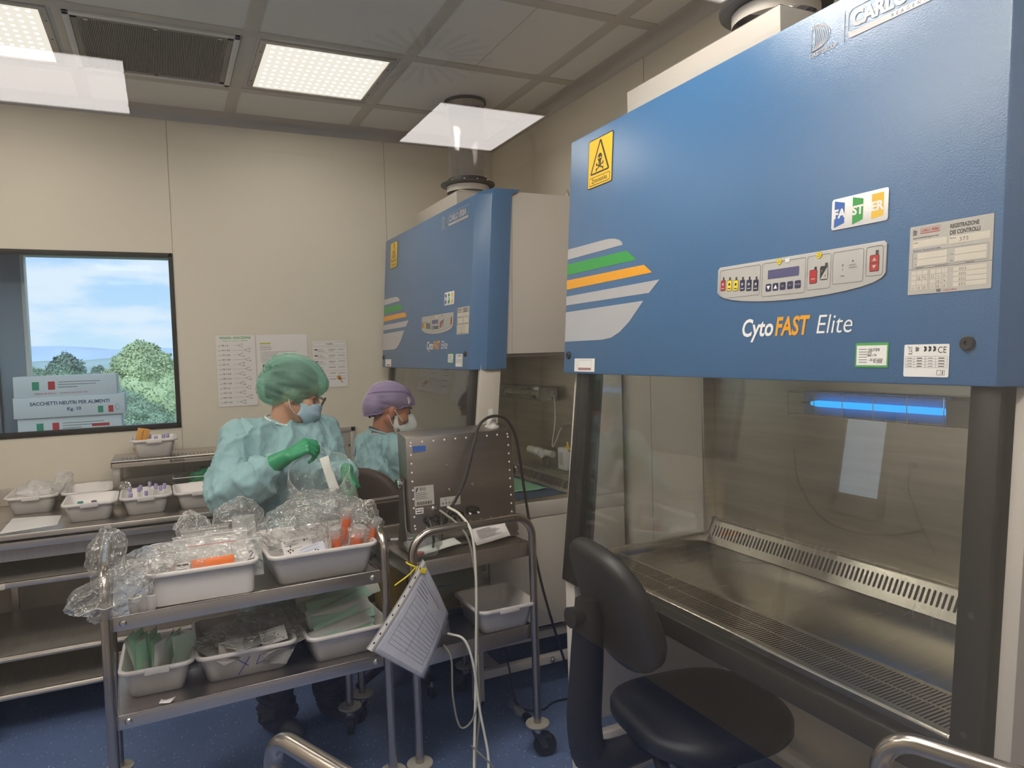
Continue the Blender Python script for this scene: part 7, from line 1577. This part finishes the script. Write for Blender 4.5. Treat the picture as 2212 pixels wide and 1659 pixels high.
# ------------------------------------------------------------------ outside the window
mat('leaf_light', '#a6b98e', 0.6, var=0.28, vscale=0.9); mat('leaf_mid', '#88a287', 0.6, var=0.28, vscale=0.9); mat('leaf_dark', '#70887a', 0.65, var=0.3, vscale=0.9); mat('bark', '#5b4b3d', 0.8); mat('hill_far', '#a9bdd3', 0.9, var=0.10, vscale=0.004); mat('hill_near', '#93a9a9', 0.9, var=0.15, vscale=0.01); mat('fields', '#78906a', 0.9, var=0.2, vscale=0.02); mat('core_dark', '#33452c', 0.9)  # distance haze is painted into both hill colours
def tree_proto(seed, material, lobes, n, leaf):
    rr = random.Random(seed); m = MB(); blobs = []
    for (c, r) in lobes: blobs.append((V(c), V(r)))
    for (c, r) in blobs:
        vs, fs = ICO4; m.add([c + V((v.x*r.x, v.y*r.y, v.z*r.z))*(0.86+0.16*noise.noise(v*2.2+c)+0.08*noise.noise(v*6+c)) for v in vs], fs, material)
    k = n//len(blobs)
    for (c, r) in blobs:
        for _ in range(k):
            v = V((rr.gauss(0,1), rr.gauss(0,1), rr.gauss(0,1)+0.25)).normalized(); p = c + V((v.x*r.x, v.y*r.y, v.z*r.z))*(0.86+0.16*noise.noise(v*2.2+c)+0.08*noise.noise(v*6+c)+rr.uniform(0, 0.10))
            a = V((rr.gauss(0,1), rr.gauss(0,1), rr.gauss(0,1))).normalized(); b = (v+a*0.7).normalized().cross(a).normalized(); s = leaf*rr.uniform(0.6, 1.3)
            m.add([p-a*s, p+b*s*0.55, p+a*s, p-b*s*0.55], [(0,1,2,3)], material, None, False)
    return m
def tree(x, y, z, proto, s, label, trunk_to, mesh_cache={}):
    t = thing('tree', label, 'tree', (x, y, -14), 0, 'trees outside the window')
    if proto not in mesh_cache:
        P = {'tall': (1, 'leaf_light', [((0,0,0),(2.2,2.2,3.0)), ((-1.3,0,-1.8),(1.9,2.0,2.0)), ((1.3,0.2,-1.6),(1.9,2.0,2.2)), ((0.2,0.3,1.8),(1.3,1.4,1.5)), ((-0.9,-0.4,0.5),(1.3,1.4,1.5)), ((1.0,-0.3,0.7),(1.2,1.3,1.5)), ((0,0,-3.6),(2.9,2.6,2.4))], 24000, 0.07),
             'round': (2, 'leaf_mid', [((0,0,0),(2.6,2.4,2.0)), ((-2.0,0.2,-0.8),(1.9,1.8,1.5)), ((2.0,-0.2,-0.7),(1.9,1.8,1.6)), ((0.4,-1.0,0.7),(1.6,1.5,1.4)), ((0,0,-1.8),(3.0,2.6,1.8)), ((-1.0,-1.4,-0.6),(1.5,1.4,1.3)), ((1.3,-1.5,-1.0),(1.5,1.4,1.3))], 24000, 0.07),
             'dark': (3, 'leaf_dark', [((0,0,0),(1.5,1.5,2.2)), ((-0.9,0,-1.5),(1.5,1.5,1.5)), ((0.9,0,-1.6),(1.5,1.5,1.5)), ((0,0,-3),(2.2,2,1.8))], 8000, 0.12)}[proto]
        o = tree_proto(*P).build('foliage', t, (0, 0, z+14)); mesh_cache[proto] = o.data
    else:
        o = bpy.data.objects.new('foliage', mesh_cache[proto]); C.objects.link(o); o.parent = t; o.location = (0, 0, z+14)
    o.scale = (s, s, s); o.rotation_euler = (0, 0, x*1.7+y)
    MB().tube([(0,0,0), (0.1,0,(z+14)*0.6), (0,0,z+14-1.0)], 0.3, 'bark', 10, True, [0.4, 0.32, 0.2]).build('trunk', t)
tree(-0.70, 36, -0.75, 'tall', 1.0, 'tall light green tree rising above the horizon right of the window centre', 0)
tree(-0.10, 24, -1.55, 'round', 0.72, 'leafy tree closest to the window, low in its right half', 0)
tree(-2.55, 33, -0.55, 'round', 0.80, 'rounded mid green tree left of the tall one', 0)
tree(-1.9, 23, -1.7, 'round', 0.66, 'leafy tree beside the carton stack, low in the window', 0)
tree(-6.5, 62, 0.2, 'dark', 1.0, 'dark tree against the hills at the left of the window', 0)
tree(-4.6, 46, -0.9, 'round', 0.85, 'spreading tree in front of the dark one', 0)
tree(-3.6, 24, -1.9, 'tall', 0.50, 'light green tree behind the carton stack', 0)
tree(-3.5, 34, -0.55, 'round', 0.85, 'rounded tree beyond the top carton of the stack', 0)
tree(-2.3, 29, -0.35, 'round', 0.62, 'small rounded tree between the tall one and the carton stack', 0)
tree(-5.4, 40, -0.45, 'round', 0.95, 'rounded tree at the far left behind the stack', 0)
tree(-1.35, 27, -0.60, 'round', 0.55, 'small leafy tree under the left side of the tall one', 0)
tree(1.35, 30, -1.8, 'round', 0.9, 'green tree at the right window edge', 0)
tree(-5.3, 75, 0.0, 'dark', 0.62, 'small dark tree near the pylon', 0)
def ridge(name, y, zt, amp, seed, material, x0, x1, depth):
    m = MB(); n = 90
    def fn(a, b):
        x = x0+(x1-x0)*a; h = zt+amp*noise.noise((x*0.0016*(3000/y)+seed, seed, 0))+0.35*amp*noise.noise((x*0.006*(3000/y)+seed, 0, 2))
        return V((x, y+depth*(b-0.5), -14+(h+14)*math.sin(PI*b)**0.7*(0.9+0.1*noise.noise((x*0.01, b*9, seed)))))
    m.grid(fn, n, 21, material); o = m.build(name, None, None, angle=80); o['kind'] = 'structure'
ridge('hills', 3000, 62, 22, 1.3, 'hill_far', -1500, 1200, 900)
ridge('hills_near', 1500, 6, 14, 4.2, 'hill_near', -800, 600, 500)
m = MB(); m.box((-1500, 8, -14.5), (1500, 4000, -14), 'fields'); o = m.build('terrain'); o['kind'] = 'structure'
t = thing('pylon', 'thin lattice pylon standing before the hills in the window', 'pylon', (-53.5, 500, -14)); m = MB()
for s in (-1, 1): m.cyl((s*2.4, 0, 0), (s*0.3, 0, 23), 0.18, 'cable_grey', 6)
for i in range(6): z = 2+3.4*i; w0 = 2.4*(1-z/26); m.cyl((-w0, 0, z), (w0*0.86, 0, z+3.2), 0.12, 'cable_grey', 6); m.cyl((w0, 0, z), (-w0*0.86, 0, z+3.2), 0.12, 'cable_grey', 6)
for z, w0 in ((15.5, 3.5), (19, 2.8)): m.cyl((-w0, 0, z), (w0, 0, z), 0.14, 'cable_grey', 6)
m.build('lattice', t)
# ------------------------------------------------------------------ daylight
def world():
    w = bpy.data.worlds.new('sky'); bpy.context.scene.world = w; w.use_nodes = True
    t = w.node_tree
    for n in list(t.nodes): t.nodes.remove(n)
    out = t.nodes.new('ShaderNodeOutputWorld'); bg = N(t, 'ShaderNodeBackground', Strength=SKY)
    tc = t.nodes.new('ShaderNodeTexCoord'); sp = t.nodes.new('ShaderNodeSeparateXYZ'); t.links.new(tc.outputs['Generated'], sp.inputs[0])
    rp = t.nodes.new('ShaderNodeValToRGB'); e = rp.color_ramp.elements
    e[0].position = 0.0; e[0].color = (0.70, 0.88, 0.98, 1); e[1].position = 1.0; e[1].color = (0.22, 0.42, 0.85, 1)
    k = rp.color_ramp.elements.new(0.12); k.color = (0.50, 0.73, 1.0, 1)
    t.links.new(sp.outputs[2], rp.inputs[0])
    mp = N(t, 'ShaderNodeMapping'); mp.inputs['Scale'].default_value = (6, 6, 22); mp.inputs['Location'].default_value = (2.3, 0.7, 1.1)
    t.links.new(tc.outputs['Generated'], mp.inputs[0])
    no = N(t, 'ShaderNodeTexNoise', Scale=1.0, Detail=7.0, Roughness=0.55); t.links.new(mp.outputs[0], no.inputs['Vector'])
    mr = N(t, 'ShaderNodeMapRange', interpolation_type='SMOOTHSTEP'); mr.inputs['From Min'].default_value = 0.43; mr.inputs['From Max'].default_value = 0.60
    t.links.new(no.outputs['Fac'], mr.inputs[0])
    mx = N(t, 'ShaderNodeMix', data_type='RGBA'); mx.inputs[7].default_value = (0.88, 0.93, 1.0, 1)
    t.links.new(mr.outputs[0], mx.inputs[0]); t.links.new(rp.outputs[0], mx.inputs[6])
    t.links.new(mx.outputs[2], bg.inputs[0]); t.links.new(bg.outputs[0], out.inputs[0])
SKY = 1.15
world()
sun = bpy.data.lights.new('sun', 'SUN'); sun.energy = 3.2; sun.angle = 0.01; sun.color = (1, 0.95, 0.86)
so = bpy.data.objects.new('sun', sun); C.objects.link(so)
so.rotation_euler = V((0.25, 0.62, -0.75)).to_track_quat('-Z', 'Y').to_euler()

sc = bpy.context.scene
sc.view_settings.view_transform = 'Standard'; sc.view_settings.look = 'None'
sc.view_settings.exposure = -0.06; sc.view_settings.gamma = 1.0; sc.view_settings.use_curve_mapping = False
cy = sc.cycles
cy.use_denoising = True
cy.max_bounces = 10; cy.diffuse_bounces = 4; cy.glossy_bounces = 4; cy.transmission_bounces = 4; cy.transparent_max_bounces = 24
cy.caustics_reflective = False; cy.caustics_refractive = False; cy.sample_clamp_indirect = 6.0; cy.blur_glossy = 0.5
